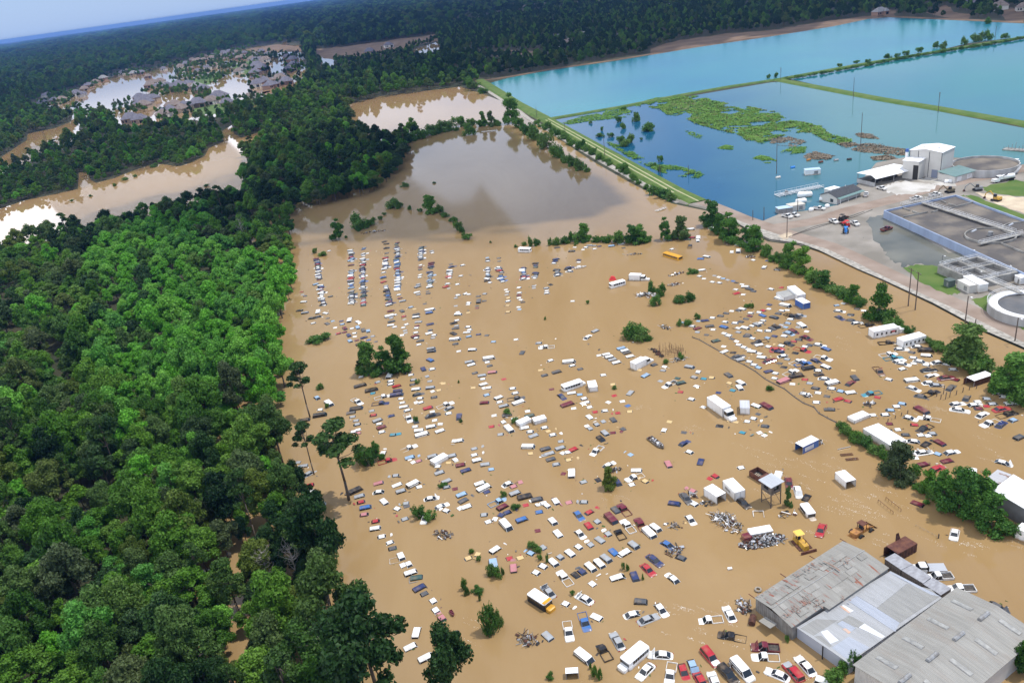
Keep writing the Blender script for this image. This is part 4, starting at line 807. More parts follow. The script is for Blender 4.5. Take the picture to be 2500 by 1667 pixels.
def trailer(name, label, cat, q, wd, out, wall=None, roof=None, open_end=None, cab=None, deep=0.9, doors=0, marks=None, ribs=True, extra=None):
    c, rz, L = axis(q, out)
    o = thing(name, (c.x, c.y, 0), rz, label, cat)
    wall, roof = wall or M_white, roof or M_wroof
    z0, H = -deep, out
    mb = MB()
    for s in (-1, 1):
        mb.box((0, s * (wd / 2 - .03), (z0 + H - .06) / 2), (L, .06, H - .06 - z0))
    mb.build('side_walls', wall, o)
    for e in (-1, 1):
        if open_end != e:
            MB().box((e * (L / 2 - .03), 0, (z0 + H - .06) / 2), (.06, wd - .125, H - .06 - z0)).build('end_wall', wall, o)
    MB().box((0, 0, H - .02), (L + .06, wd + .06, .08)).build('roof', roof, o)
    for e in (-1, 1):
        for s in (-1, 1):
            MB().box((e * (L / 2 + .003), s * (wd / 2 + .003), (z0 + H) / 2 - .1), (.12, .1, H - z0 - .2)).build('corner_post', M_steel, o)
    if ribs:
        rb = MB()
        n = max(3, int(L / 0.9))
        for i in range(1, n):
            for s in (-1, 1):
                rb.box((-L / 2 + L * i / n, s * (wd / 2 + .012), (z0 + H) / 2 - .1), (.04, .024, H - z0 - .25))
        rb.build('wall_ribs', wall, o)
    if open_end:
        MB().box((0, 0, z0 + .25), (L - .2, wd - .2, .05)).build('cargo_floor', M_darkin, o)
        MB().box((-open_end * (L / 2 - .15), 0, (z0 + H) / 2), (.04, wd - .2, H - z0 - .3)).build('lining', M_darkin, o)
    if doors:
        d = MB()
        for s in (-1, 1):
            d.box((doors * (L / 2 + .02), s * wd / 4, (z0 + H) / 2), (.05, wd / 2 - .1, H - z0 - .3))
        d.build('rear_doors', wall, o)
        MB().cyl((doors * (L / 2 + .06), .08, z0 + .3), (doors * (L / 2 + .06), .08, H - .2), .025, n=5).build('lock_bar', M_steel, o)
    if marks:
        m_, spans, side = marks
        k = MB()
        for x0, x1, a0, a1 in spans:
            k.box((L * (x0 + x1) / 2, side * (wd / 2 + .03), z0 + (H - z0) * (a0 + a1) / 2), (L * (x1 - x0), .02, (H - z0) * (a1 - a0)))
        k.build('side_lettering', m_, o)
    if cab:
        e, m_ = cab
        X = e * (L / 2 + 1.15)
        MB().loft([rrect(X - 1.0, X + 1.0, wd - .25, .25, -.9), rrect(X - 1.0, X + 1.0, wd - .25, .25, out * .42)]).build('cab_body', m_, o)
        MB().loft([rrect(X - .95, X + .8, wd - .35, .22, out * .42), rrect(X - .9, X + .45, wd - .5, .2, out * .78)]).build('cab_windows', M_glass, o)
        MB().loft([rrect(X - .95, X + .5, wd - .42, .2, out * .77), rrect(X - .85, X + .35, wd - .6, .2, out * .84)]).build('cab_roof', m_, o)
        MB().loft([rrect(X + e * 1.55 - .75, X + e * 1.55 + .75, wd - .7, .25, -.8), rrect(X + e * 1.55 - .75, X + e * 1.55 + .7, wd - .75, .25, out * .28)]).build('hood', m_, o)
    return o
LET = [(-.36 + i * .07, -.36 + i * .07 + .045, .45, .8) for i in range(8)]
trailer('box_truck', 'long white box truck with its cab and hood above the flood', 'truck', (1735.7, 966.4, 1774, 993.2), 2.6, 2.9, cab=(1, M_white), doors=0)
trailer('cargo_trailer', 'grey ribbed box trailer with closed doors beside the long truck', 'trailer', (1817.6, 977, 1818.6, 996), 2.5, 2.0, roof=M_groof, doors=1)
trailer('cargo_trailer', 'white boxy trailer, its empty end open, by the stilted shack', 'trailer', (1729, 1185.6, 1761.2, 1207.2), 2.6, 2.3, open_end=1)
trailer('cargo_trailer', 'white trailer with dark lettering on its side and rounded front', 'trailer', (1776.8, 1169.3, 1806.5, 1198.6), 2.6, 2.4, marks=(M_steel, [(-.3 + i * .075, -.3 + i * .075 + .05, .55, .75) for i in range(6)], -1), doors=1)
trailer('cargo_trailer', 'blue sided trailer with white lettering and one open end', 'trailer', (1951, 1085.7, 1989.8, 1067.3), 2.4, 2.1, wall=M_blue, open_end=-1, marks=(M_white, LET, -1), ribs=False)
trailer('cargo_trailer', 'white box trailer with open dark end, alone in the current', 'trailer', (2050.5, 1149.5, 2077.8, 1173), 2.4, 2.0, open_end=1)
trailer('trailer_home', 'big plain white trailer, the widest, beside the weedy fence', 'trailer', (2125.8, 1039.3, 2192.9, 1080), 4.6, 1.9, ribs=False)
trailer('cargo_trailer', 'white cargo box sunk deep near the fence posts', 'trailer', (2077.8, 1021.4, 2114.8, 1006.6), 2.4, 1.1)
ct = trailer('shipping_container', 'brown container with white roof and open door under a tree', 'container', (2369.4, 925, 2415, 910), 2.5, 1.9, wall=M_rustd, open_end=-1, ribs=True)
lc = axis((2369.4, 925, 2415, 910), 1.9)[2]
MB().box((-lc / 2 - .55, 1.2, .6), (1.15, .06, 2.5), 0, .25).build('open_door', M_rustm, ct)
for i, (q, cat_l, n) in enumerate((((2127.6, 805.4, 2188.3, 793.9), 'longer white site office with a red mark on its side', 5), ((2198.5, 828.8, 2252.6, 814.3), 'shorter white site office with five narrow windows', 5))):
    o = trailer('site_office', cat_l, 'portable office', q, 3.0, 2.5, ribs=False)
    L = axis(q, 2.5)[2]
    for k in range(n):
        MB().box((-L / 2 + L * (k + .7) / (n + .4), -1.53, 1.35), (.5, .06, .75)).build('window', M_glass, o)
    for k in (-1, 1):
        MB().box((k * L * .22, .2, 2.62), (.7, .5, .2)).build('roof_vent', M_white, o)
    if i == 0:
        MB().box((L * .28, -1.535, 1.5), (1.5, .05, .5)).build('side_sign', mat('red_sign', (.45, .05, .05), .5), o)
        MB().loft([rrect(L / 2 + .2, L / 2 + 2.3, 2.4, .3, -.8), rrect(L / 2 + .2, L / 2 + 2.1, 2.3, .3, 1.5)]).build('cab_body', M_white, o)
        MB().box((L / 2 + 2.25, 0, 1.0), (.1, 2.0, .6)).build('windshield', M_glass, o)
trailer('storage_trailer', 'tall narrow white trailer behind a low flat grey box', 'trailer', (1931, 698.2, 1957.4, 719), 2.8, 2.4, ribs=False)
trailer('storage_trailer', 'low flat grey roofed box against a white trailer', 'trailer', (1909.8, 710.4, 1929.5, 722.8), 4.6, 1.6, roof=mat('tar_roof', (.28, .28, .27), .9, (.38, .38, .36), .5), ribs=False)
trailer('cargo_trailer', 'blue sided cargo box with pale roof near two white vans', 'trailer', (1949.7, 728, 1970, 739.5), 2.6, 2.2, wall=M_blue)
trailer('box_truck', 'white box truck facing right, apart in open water', 'truck', (1537, 669, 1564, 670), 2.4, 2.3, cab=(1, M_white))
trailer('box_truck', 'white box truck beside the two rows of parked vans', 'truck', (1545, 885.5, 1571.7, 872.7), 2.5, 2.4, cab=(1, M_white), doors=-1)
trailer('cargo_trailer', 'small white box standing beside the long white bus', 'trailer', (1443.5, 929, 1448.6, 944.6), 2.5, 1.7)
trailer('cargo_trailer', 'white box with black open end at the photo bottom', 'trailer', (1395.5, 1629, 1396, 1642), 2.2, 1.4, open_end=1)

def bus(name, label, q, wd, out, body, roof, n, front=1, hood=True, frontm=None, hatches=1, sidem=None):
    c, rz, L = axis(q, out)
    if front < 0:
        rz += math.pi
    o = thing(name, (c.x, c.y, 0), rz, label, 'bus')
    zb = out - 1.05
    MB().loft([rrect(-L / 2, L / 2, wd, .2, -1), rrect(-L / 2, L / 2, wd, .2, zb)]).build('body', sidem or body, o)
    MB().loft([rrect(-L / 2, L / 2, wd - .06, .2, zb), rrect(-L / 2, L / 2, wd - .12, .2, out - .22)]).build('upper_body', sidem or body, o)
    MB().loft([rrect(-L / 2 - .03, L / 2 + .03, wd + .02, .3, out - .24), rrect(-L / 2 + .02, L / 2 - .02, wd - .1, .3, out - .08), rrect(-L / 2 + .2, L / 2 - .2, wd - .6, .3, out)]).build('roof', roof, o)
    step = (L - 1.3) / n
    for s in (-1, 1):
        for i in range(n):
            MB().box((-L / 2 + .35 + step * (i + .5), s * (wd / 2 - .02), zb + .4), (step * .8, .07, .62)).build('window', M_glass, o)
    MB().box((L / 2 - .02, 0, zb + .38), (.09, wd - .35, .72)).build('windshield', M_glass, o)
    MB().box((-L / 2 + .02, 0, zb + .4), (.09, wd - .7, .55)).build('rear_window', M_glass, o)
    if hood:
        hm = frontm or body
        MB().loft([rrect(L / 2 - .1, L / 2 + 1.2, wd - .5, .3, -.8), rrect(L / 2 - .1, L / 2 + 1.15, wd - .6, .3, zb - .15), rrect(L / 2 - .05, L / 2 + .9, wd - .8, .3, zb - .05)]).build('hood', hm, o)
    if frontm:
        MB().box((L / 2 - .35, 0, out + .01), (.75, wd - .3, .05)).build('front_cap', frontm, o)
    for i in range(hatches):
        MB().box((L * (-.3 + .6 * i / max(1, hatches - 1)) if hatches > 1 else 0, 0, out + .04), (.7, .6, .1)).build('roof_hatch', roof, o)
    return o
bus('school_bus', 'yellow school bus submerged to its windows, alone in open water', (1622.4, 614.7, 1661.7, 626.2), 2.4, 1.6, M_yel, M_yel, 9, 1, False, hatches=0)
bus('minibus', 'white minibus with black side windows at the photo bottom', (1574.3, 1568.3, 1524, 1611), 2.4, 1.95, M_white, M_wroof, 7, 1, True, hatches=0)
bus('minibus', 'white roofed bus with a yellow front and black sides', (1295, 1440.7, 1338, 1468.4), 2.4, 1.9, M_black, M_wroof, 6, 1, True, frontm=M_yel)
bus('shuttle_bus', 'white bus with tall black windows among scattered sunken cars', (1372.6, 941.4, 1418.5, 926.1), 2.4, 1.9, M_white, M_wroof, 6, 1, True, hatches=0)
bus('shuttle_bus', 'white bus by bushes at the top of the car rows', (1266.4, 604.4, 1295, 605.5), 2.4, 2.0, M_white, M_wroof, 5, -1, False, hatches=0)
bus('recreational_vehicle', 'white recreational vehicle beside a red dinghy and a dark bush', (1489.3, 692, 1523.8, 682.4), 2.4, 2.0, M_white, M_wroof, 5, -1, False, hatches=2)
bus('passenger_van', 'long white passenger van with side windows near two cars', (1962, 1226, 1982, 1252), 2.0, 1.25, M_white, M_wroof, 5, 1, True, hatches=0)
for q, lb in (((1264, 1031, 1292, 1019), 'white ambulance body with square roof hatches'), ((1302, 1024, 1331, 1016), 'white step van with dark side openings'), ((1055, 1126, 1088, 1108), 'long white van roof in the left car rows')):
    trailer('step_van', lb, 'van', q, 2.2, 1.3, ribs=False)
dg = tag(MB().loft([[(-1.6, -1.0, -.2), (1.4, -1.2, -.2), (1.6, 1.0, -.2), (-1.4, 1.1, -.2)], [(-.5, -.3, 1.5), (.9, -.4, 1.2), (.8, .4, 1.3), (-.4, .3, 1.6)]]).build('dinghy_cover', M_red), 'bright red peaked cover behind the white recreational vehicle', 'cover')
dg.location = W(1495.6, 683)
# lookout shack on stilts
rc = W(1883, 1173, 6.0); rz = heading(1883, 1173, -33, 6)
sh = thing('lookout_shack', (rc.x, rc.y, 0), rz, 'grey lookout shack with tin roof standing on four stilts', 'shack')
M_tin = sheet_mat('tin_roof', (.50, .53, .57), (.42, .44, .47), .35)
MB().box((0, 0, 6.0), (4.0, 3.9, .1), 0, 0, (0.06, 0, 0)).build('roof', M_tin, sh)
MB().box((0, 0, 4.7), (3.1, 3.0, 2.3)).build('walls', M_wood, sh)
for s, d in (((1.56, 0, 4.9), (.06, 1.3, .9)), ((0, -1.51, 4.9), (1.4, .06, .9))):
    MB().box(s, d).build('window', M_glass, sh)
for x in (-1.45, 1.45):
    for y in (-1.4, 1.4):
        MB().cyl((x, y, -1), (x, y, 3.6), .13, n=6).build('stilt', M_post, sh)
b_ = MB()
for y in (-1.4, 1.4):
    b_.cyl((-1.45, y, .4), (1.45, y, 3.0), .06, n=5); b_.cyl((1.45, y, .4), (-1.45, y, 3.0), .06, n=5)
b_.build('braces', M_post, sh)
# gutted maroon container (open topped) and rusty skip
c, rz, L = axis((1839.6, 1144, 1870.6, 1163), 1.5)
o = thing('open_skip', (c.x, c.y, 0), rz, 'open topped maroon skip with boards inside beside the shack', 'skip')
m_ = MB()
for s in (-1, 1):
    m_.box((0, s * 1.35, .5), (L, .1, 2.0)); m_.box((s * L / 2, 0, .5), (.1, 2.6, 2.0))
m_.box((L / 2 - .5, 0, 1.45), (1.0, 2.7, .1)).build('walls', M_rustm, o)
MB().box((0, 0, .35), (L - .3, 2.5, .05)).build('floor', M_bed, o)
m_ = MB()
for i in range(6):
    m_.box((-1.2 + i * .45, -.2 + .1 * math.sin(i), .5), (.16, 1.3, .08), 0, .2)
m_.build('boards', mat('pale_boards', (.5, .42, .32), .9), o)
c, rz, L = axis((2172.5, 1345, 2225, 1316.4), 2.2)
o = thing('covered_skip', (c.x, c.y, 0), rz, 'rusty maroon covered skip with an open end and raised back plate', 'skip')
for s in (-1, 1):
    MB().box((0, s * 1.35, .7), (L, .12, 2.9)).build('side_wall', M_rustd, o)
MB().box((.3, 0, 2.14), (L - .7, 2.85, .12)).build('lid', M_rustm, o)
MB().box((L / 2, 0, .7), (.12, 2.55, 2.8)).build('end_wall', M_rustd, o)
MB().add([(.2, 1.42, 2.2), (1.6, 1.42, 2.2), (.9, 1.42, 4.0), (.2, 1.42, 4.0)], [(0, 1, 2, 3)]).add([(.2, 1.36, 2.2), (1.6, 1.36, 2.2), (.9, 1.36, 4.0), (.2, 1.36, 4.0)], [(3, 2, 1, 0)]).build('back_plate', M_rustd, o)
m_ = MB()
for i in range(7):
    for s in (-1, 1):
        m_.box((-L / 2 + .5 + i * (L - 1) / 6, s * 1.44, .7), (.12, .08, 2.7))
m_.build('wall_ribs', M_rustd, o)
MB().box((0, 0, .1), (L - .3, 2.5, .05)).build('floor', M_darkin, o)
# bulldozer
p = W(1957, 1330); o = thing('bulldozer', (p.x, p.y, -.75), heading(1957, 1330, -48), 'yellow bulldozer with rusty blade and canopy beside the scrap heap', 'bulldozer')
for s in (-1, 1):
    MB().loft([[(x, s * 1.15 + dy, z) for x, z in ((-2.0, .4), (-1.7, 0), (1.5, 0), (1.9, .45), (1.6, .95), (-1.7, .95))] for dy in (-.3, .3)]).build('track', M_rustd, o)
MB().loft([rrect(-.3, 2.0, 1.2, .15, .8), rrect(-.3, 1.95, 1.15, .15, 1.95)]).build('hood', M_machine, o)
MB().box((-1.2, 0, 1.15), (1.7, 1.7, .6)).build('body', M_machine, o)
m_ = MB()
for x in (-1.8, -.5):
    for s in (-1, 1):
        m_.cyl((x, s * .75, 1.4), (x, s * .7, 3.1), .06, n=5)
m_.build('canopy_posts', M_machine, o)
MB().loft([rrect(-2.1, -.2, 1.9, .3, 3.1), rrect(-1.9, -.4, 1.6, .3, 3.25)]).build('canopy', mat('canopy_yellow', (.78, .52, .10), .5), o)
MB().box((2.75, 0, .75), (.25, 3.4, 1.2), 0, 0, (0, -.15, 0)).build('blade', M_rustm, o)
m_ = MB()
for s in (-1, 1):
    m_.cyl((-.2, s * 1.55, .6), (2.6, s * 1.4, .6), .12, n=6)
m_.build('push_arms', M_rustd, o)
MB().cyl((1.0, .3, 1.9), (1.0, .3, 2.7), .07, n=6).build('exhaust_pipe', M_rustd, o)
MB().box((-1.3, 0, 1.7), (.6, .8, .7)).build('seat', M_black, o)
# wheel loader
p = W(2103, 1297); o = thing('wheel_loader', (p.x, p.y, -.9), heading(2103, 1297, 32), 'orange wheel loader, weathered and rusty, standing in the current', 'loader')
for x in (-1.5, 1.6):
    for s in (-1, 1):
        w_ = MB().cyl((x, s * .95, .75), (x, s * 1.45, .75), .75, n=14).build('wheel', M_tyre, o)
        MB().cyl((x, s * 1.4, .75), (x, s * 1.5, .75), .35, n=10).build('rim', M_machor, w_)
MB().loft([rrect(-2.9, -.5, 1.7, .2, .9), rrect(-2.8, -.5, 1.6, .2, 1.9)]).build('engine_cover', M_machor, o)
MB().box((.9, 0, 1.2), (2.2, 1.3, .7)).build('front_frame', M_machor, o)
MB().box((-3.0, 0, .75), (.35, 2.2, .5)).build('counterweight', M_machor, o)
m_ = MB()
for x in (-.5, .6):
    for s in (-1, 1):
        m_.box((x, s * .65, 2.3), (.1, .1, 1.5))
m_.build('cab_posts', M_rustd, o)
MB().box((.05, 0, 3.1), (1.5, 1.6, .12)).build('cab_roof', M_rustm, o)
MB().box((-.1, 0, 1.75), (.7, .8, .7)).build('seat', M_black, o)
m_ = MB()
for s in (-1, 1):
    m_.tube([(.9, s * .55, 1.7), (2.2, s * .6, 1.5), (3.1, s * .6, .9)], .14, 6)
m_.build('lift_arms', M_machor, o)
m_ = MB()
m_.add([(3.0, -1.3, 1.3), (3.0, 1.3, 1.3), (3.2, 1.3, .6), (3.2, -1.3, .6), (4.0, 1.3, .5), (4.0, -1.3, .5)], [(0, 1, 2, 3), (3, 2, 4, 5)])
m_.add([(3.0, -1.3, 1.3), (3.2, -1.3, .6), (4.0, -1.3, .5), (3.0, 1.3, 1.3), (3.2, 1.3, .6), (4.0, 1.3, .5)], [(0, 1, 2), (5, 4, 3)])
m_.build('bucket', M_rustm, o)
# scrap heaps, wrecks, floating junk
def scrap(name, label, x, y, a, sx, sy, sz, n, mats, cat='scrap heap', big=0.7, group=None, bars=0.4):
    p = W(x, y); o_ = MB()
    for i in range(n):
        t = rnd.random() * 6.28; r = math.sqrt(rnd.random())
        X, Y = r * math.cos(t) * sx / 2, r * math.sin(t) * sy / 2
        z = sz * (1 - r) * rnd.random() + rnd.uniform(0, .15)
        m_ = rnd.randrange(len(mats)); til = (rnd.uniform(-.7, .7), rnd.uniform(-.7, .7), rnd.uniform(0, 6.28))
        if rnd.random() < bars:
            o_.box((X, Y, z), (rnd.uniform(.6, 2.2) * big / .7, rnd.uniform(.05, .14), rnd.uniform(.05, .12)), m_, 0, til)
        else:
            d = big * rnd.uniform(.3, 1)
            o_.loft([rrect(-d / 2, d / 2, d * rnd.uniform(.4, .9), d * .15, 0), rrect(-d * .4, d * .4, d * .4, d * .1, d * rnd.uniform(.1, .4))], m_)
            n_ = 24; M = Euler(til).to_matrix()
            for k in range(len(o_.v) - n_, len(o_.v)):
                o_.v[k] = tuple(M @ Vector(o_.v[k]) + Vector((X, Y, z)))
    q = tag(o_.build(name, mats), label, cat, group)
    q.location = p; q.rotation_euler = (0, 0, heading(x, y, a))
    return q
MS = [M_steel, M_alu, M_black, M_rustd, M_wood]
scrap('scrap_heap', 'grey heap of engine parts beside the bulldozer', 1862, 1322, 12, 10.5, 3.6, 1.5, 330, [M_steel, M_black, M_alu, M_rustd], bars=.12, big=.8)
scrap('scrap_heap', 'tangled heap of white and grey pipes and frames', 1772, 1275, -35, 8.5, 4.5, 1.1, 130, MS + [M_white], bars=.75, big=1.1)
wk = thing('wrecked_truck', W(1846, 1310, -.1), heading(1846, 1310, 15), 'white and maroon wrecked truck body on the scrap heap', 'wreck')
MB().box((1.2, .5, 1.0), (5.2, 1.7, .5), 0, 0, (.25, .1, 0)).build('box_body', M_white, wk)
MB().loft([rrect(-3.2, -1.2, 1.9, .3, -.3), rrect(-3.1, -1.3, 1.7, .3, 1.1)]).build('cab', PAINT['m'], wk)
scrap('debris_heap', 'overgrown heap of turned over wrecks and white panels', 1583, 722, 0, 9, 5, 1.6, 90, MS + [M_white, M_white], cat='debris', big=1.2)
for x, y, a, sx, sy, n, lb in ((1650, 670, 15, 7, 2.6, 45, 'dark debris heap behind the fallen weeds'), (1648, 695, 10, 6, 2.6, 45, 'dark debris heap with torn white panel'), (1545, 622, 5, 8, 1.6, 30, 'thin line of junk in front of the bushes'),
                           (1980, 1075 + 5, 0, 6, 3.2, 60, 'pile of engines and a white sheet by the blue trailer'), (1082, 1306, -20, 5.5, 3, 50, 'crumpled grey wreck in green weeds'), (1288, 1562, -30, 5, 3, 55, 'wreck with blue drum and bare metal frame'),
                           (1815, 1480, -70, 4, 2.8, 60, 'pallet of scrap metal beside the silver car'), (1647, 1345, 20, 5, 2.5, 40, 'stacked wreck of bare metal by the silver car'), (1925, 1255, 15, 5, 2.5, 22, 'bent white metal sheets sticking out of water'),
                           (1625, 800, -20, 5, 2.5, 30, 'scatter of thin grey wreckage by the stick frame'), (1655, 878, 10, 8, 3, 40, 'low pile of white and grey sheets below the stick frame'),
                           (910, 567, 8, 13, 3, 55, 'raft of branches and pale junk off the forest'), (1500, 1147, 0, 4, 2.5, 35, 'smashed white car under the small tree'), (1690, 1210, -30, 3, 2, 25, 'stripped car shell among three sunken cars'),
                           (1968, 965, -20, 4, 2.4, 35, 'heap of white scrap on the curved fence'), (2122, 985, 0, 3, 2, 24, 'charred wreck with white patch'), (1645, 1285, -10, 4, 2.5, 25, 'grey engine blocks poking out beside a small car'),
                           (1830, 628, 0, 4.5, 2.5, 30, 'burnt car body by the bank bushes'), (1900, 660, 0, 3, 2, 22, 'white scrap by the bank tree'), (1725, 1230, 0, 3, 2, 20, 'black pipes drifting by the open trailer'), (1780, 1630, 0, 3, 1.6, 20, 'axle and engine between two vans')):
    scrap('debris', lb, x, y, a, sx, sy, .7, n, MS + ([M_white] if 'white' in lb else []), cat='debris', big=.9)
# stick frame, goalpost, pallets, pipes and posts in the water
o = thing('stick_frame', W(1640, 862, -.2), heading(1640, 862, -15), 'dense frame of upright brown sticks and wire', 'frame')
m_ = MB()
for i in range(46):
    X, Y = rnd.uniform(-4.2, 4.2), rnd.uniform(-3, 3)
    m_.cyl((X, Y, -.5), (X + rnd.uniform(-.3, .3), Y, rnd.uniform(1.2, 3.4)), .05, n=4)
for i in range(10):
    X, Y = rnd.uniform(-3.5, 3), rnd.uniform(-3, 3)
    m_.cyl((X, Y, rnd.uniform(.3, 1.8)), (X + rnd.uniform(1, 3), Y + rnd.uniform(-1, 1), rnd.uniform(.3, 1.8)), .04, n=4)
m_.build('sticks', mat('brown_sticks', (.16, .085, .055), .9), o)
scrap('stripped_chassis', 'black stripped chassis lying beside the stick frame', 1605, 862, -40, 8, 1.8, .9, 60, [M_black, M_rustd], cat='chassis', bars=.3, big=1.0)
o = thing('goalpost_frame', W(1850, 1253, 0), heading(1850, 1253, 0), 'white pipe frame shaped like a goalpost in the water', 'frame')
MB().tube([(-1.0, -1.4, .1), (-1.0, .6, .25), (1.2, .6, .25), (1.2, -1.5, .1)], .1, 6).build('pipe', M_white, o)
for x, y, lb in ((962, 1369, 'white bent pipe outline beside the edge car row'), (1010, 1415, 'grey bed rail outline just breaking the surface')):
    o = thing('bed_rail', W(x, y, 0), heading(x, y, 15), lb, 'rail')
    MB().tube([(.9, 1.0, .05), (-.9, .9, .1), (-1.0, -.8, .1), (.9, -.9, .06)], .08, 5).build('rail', M_white if y < 1400 else M_steel, o)
for x, y, lb in ((2067, 1110, 'upper rusty rack lying in the water'), (2080, 1121, 'lower rusty rack lying in the water')):
    o = thing('metal_rack', W(x, y, .1), heading(x, y, 5), lb, 'rack')
    m_ = MB().box((0, .35, .1), (2.9, .1, .12)).box((0, -.35, .1), (2.9, .1, .12))
    for i in range(8):
        m_.box((-1.35 + i * .385, 0, .1), (.1, .7, .1))
    m_.build('slats', M_rustm, o)
o = thing('fallen_pole', W(2061, 1094, .1), heading(2061, 1094, 12), 'pale straight pole floating above the rusty racks', 'pole')
MB().cyl((-1.7, 0, .1), (1.7, 0, .15), .08, n=6).build('shaft', M_alu, o)
o = thing('pipe_rack', W(2172, 1238, 0), heading(2172, 1238, -38), 'bent rusty pipe rack in the glittering current', 'rack')
m_ = MB()
for y in (-1, 1):
    m_.tube([(-2.4, y, -.2), (-2.4, y, .8), (2.2, y, .7), (2.2, y, -.3)], .05, 5)
    for i in range(4):
        m_.cyl((-1.6 + i, y, -.3), (-1.6 + i, y, .75), .035, n=4)
m_.build('pipes', M_rustm, o)
wf = thing('wire_fence', W(2262, 1298, 0), heading(2262, 1298, -28), 'short run of wire fence ending at a thick post', 'fence')
m_ = MB()
for i in range(6):
    m_.cyl((-2.4 + i * .9, 0, -.4), (-2.4 + i * .9, 0, .45), .03, n=4)
m_.cyl((-2.4, 0, .4), (2.6, 0, .35), .02, n=4); m_.build('wire', M_steel, wf)
MB().cyl((2.6, 0, -.5), (2.6, 0, 1.1), .13, n=7).build('post', M_post, wf)
def fence_line(label, pts, hgt):
    o = thing('broken_fence', W(*pts[0], 0), 0, label, 'fence')
    Q = [W(x, y, 0) - o.location for x, y in pts]
    m_ = MB()
    for i in range(len(Q) - 1):
        d = (Q[i + 1] - Q[i]); n = Vector((-d.y, d.x, 0)).normalized()
        t = .12 + .1 * rnd.random()
        a, b = Q[i], Q[i + 1]
        m_.loft([[a + n * t, a - n * t, a - n * .05 + Vector((0, 0, hgt)), a + n * .05 + Vector((0, 0, hgt))], [b + n * t, b - n * t, b - n * .05 + Vector((0, 0, hgt * .9)), b + n * .05 + Vector((0, 0, hgt * .9))]])
        m_.v = [tuple(v) for v in m_.v]
    m_.build('rail', M_wood, o)
    k = MB()
    for q_ in Q[::1]:
        k.cyl(q_ + Vector((0, 0, -.5)), q_ + Vector((rnd.uniform(-.15, .15), 0, hgt + .35)), .06, n=5)
    k.build('posts', M_post, o)
fence_line('curved broken fence with matted grass through the sunken cars', [(1690, 824), (1707, 830), (1735, 846), (1760, 860), (1785, 876), (1818, 892), (1845, 908), (1868, 926), (1890, 938), (1915, 950), (1940, 970), (1962, 985), (1988, 995), (2000, 1010), (2020, 1021), (2042, 1032)], .35)
for i, (x, y, hgt) in enumerate(((2303, 962, 2.6), (2296, 975, 1.4), (2308, 975, 2.2), (2318, 970, 1.6), (2334, 964, 1.4), (2350, 958, 1.5), (2366, 952, 1.2), (2383, 949, 1.0), (2200, 1015, 1.0), (2215, 1010, 1.1), (2185, 1022, 1.0), (2167, 1030, 1.0), (2286, 968, 1.6))):
    q = tag(MB().cyl((0, 0, -.6), (.1, 0, hgt), .1, n=6).build('fence_post', M_post), '', 'post', 'posts of the drowned fence by the pickup')
    q.location = W(x, y)
    q['label'] = ['tallest', 'second', 'third', 'fourth', 'fifth', 'sixth', 'seventh', 'eighth', 'left group third', 'left group last', 'left group second', 'left group first', 'lone short'][i] + ' leaning wooden post of the drowned fence by black pickup'
# boats
def boat(x, y, a, L, wd, m, lb, load=None):
    o = thing('flat_boat', W(x, y, 0), heading(x, y, a), lb, 'boat')
    r0 = [(-L / 2, -wd * .35, -.15), (L * .25, -wd * .4, -.15), (L / 2 - .3, 0, -.05), (L * .25, wd * .4, -.15), (-L / 2, wd * .35, -.15)]
    r1 = [(-L / 2, -wd / 2, .45), (L * .25, -wd / 2, .45), (L / 2, 0, .6), (L * .25, wd / 2, .45), (-L / 2, wd / 2, .45)]
    r2 = [(p_[0] * .95, p_[1] * .88, p_[2]) for p_ in r1]
    r3 = [(p_[0] * .9, p_[1] * .8, .05) for p_ in r1]
    MB().loft([r0, r1, r2, r3]).build('hull', m, o)
    for i in range(3):
        MB().box((-L * .3 + i * L * .26, 0, .35), (.25, wd * .9, .06)).build('seat', m, o)
    if load:
        k = MB()
        for i in range(load):
            k.box((rnd.uniform(-L * .4, L * .3), rnd.uniform(-wd * .3, wd * .3), rnd.uniform(.3, .7)), (rnd.uniform(.2, .7), rnd.uniform(.15, .4), rnd.uniform(.1, .4)), rnd.randrange(4), rnd.random() * 3, (rnd.uniform(-.5, .5), 0, 0))
        k.build('scrap_load', [M_steel, M_alu, M_white, M_rustd], o)
boat(1603, 1083, -38, 6.8, 1.9, M_wood, 'flat boat heaped with scrap, adrift among car roofs', 46)
boat(1614, 513, 18, 6.5, 2.0, M_white, 'white open boat near the far right bank', 0)
boat(1193, 322, 5, 12, 4, M_white, 'small white barge by bushes across the lake')
boat(1418, 654, 10, 5, 1.6, M_white, 'white boat past the far end of the car rows')
boat(1104, 1499, -60, 1.8, .7, PAINT['m'], 'small maroon float near the edge car row')
tyre = thing('drum', W(1837, 1514, .4), heading(1837, 1514, 80), 'rusty brown drum floating beside the shed wall', 'drum')
MB().cyl((-1.0, 0, .1), (1.0, 0, .1), .62, n=14).build('shell', M_rustd, tyre)
ty = thing('loose_tyre', W(1851, 1440, .1), 0, 'pale tyre against the rusty shed edge', 'tyre')
r_ = MB()
ring = [[((.55 + .2 * math.cos(t)) * math.cos(u), (.55 + .2 * math.cos(t)) * math.sin(u), .2 + .2 * math.sin(t)) for t in [k * 1.257 for k in range(5)]] for u in [k * .524 for k in range(13)]]
r_.loft(ring, 0, False, False); r_.build('tread', mat('pale_tyre', (.32, .28, .23), .9), ty)
q = tag(MB().loft([rrect(-.5, .5, .7, .1, -.1), rrect(-.45, .45, .6, .1, .35)]).build('foam_box', M_white), 'small white foam box drifting in open brown water', 'box'); q.location = W(1782, 1389)

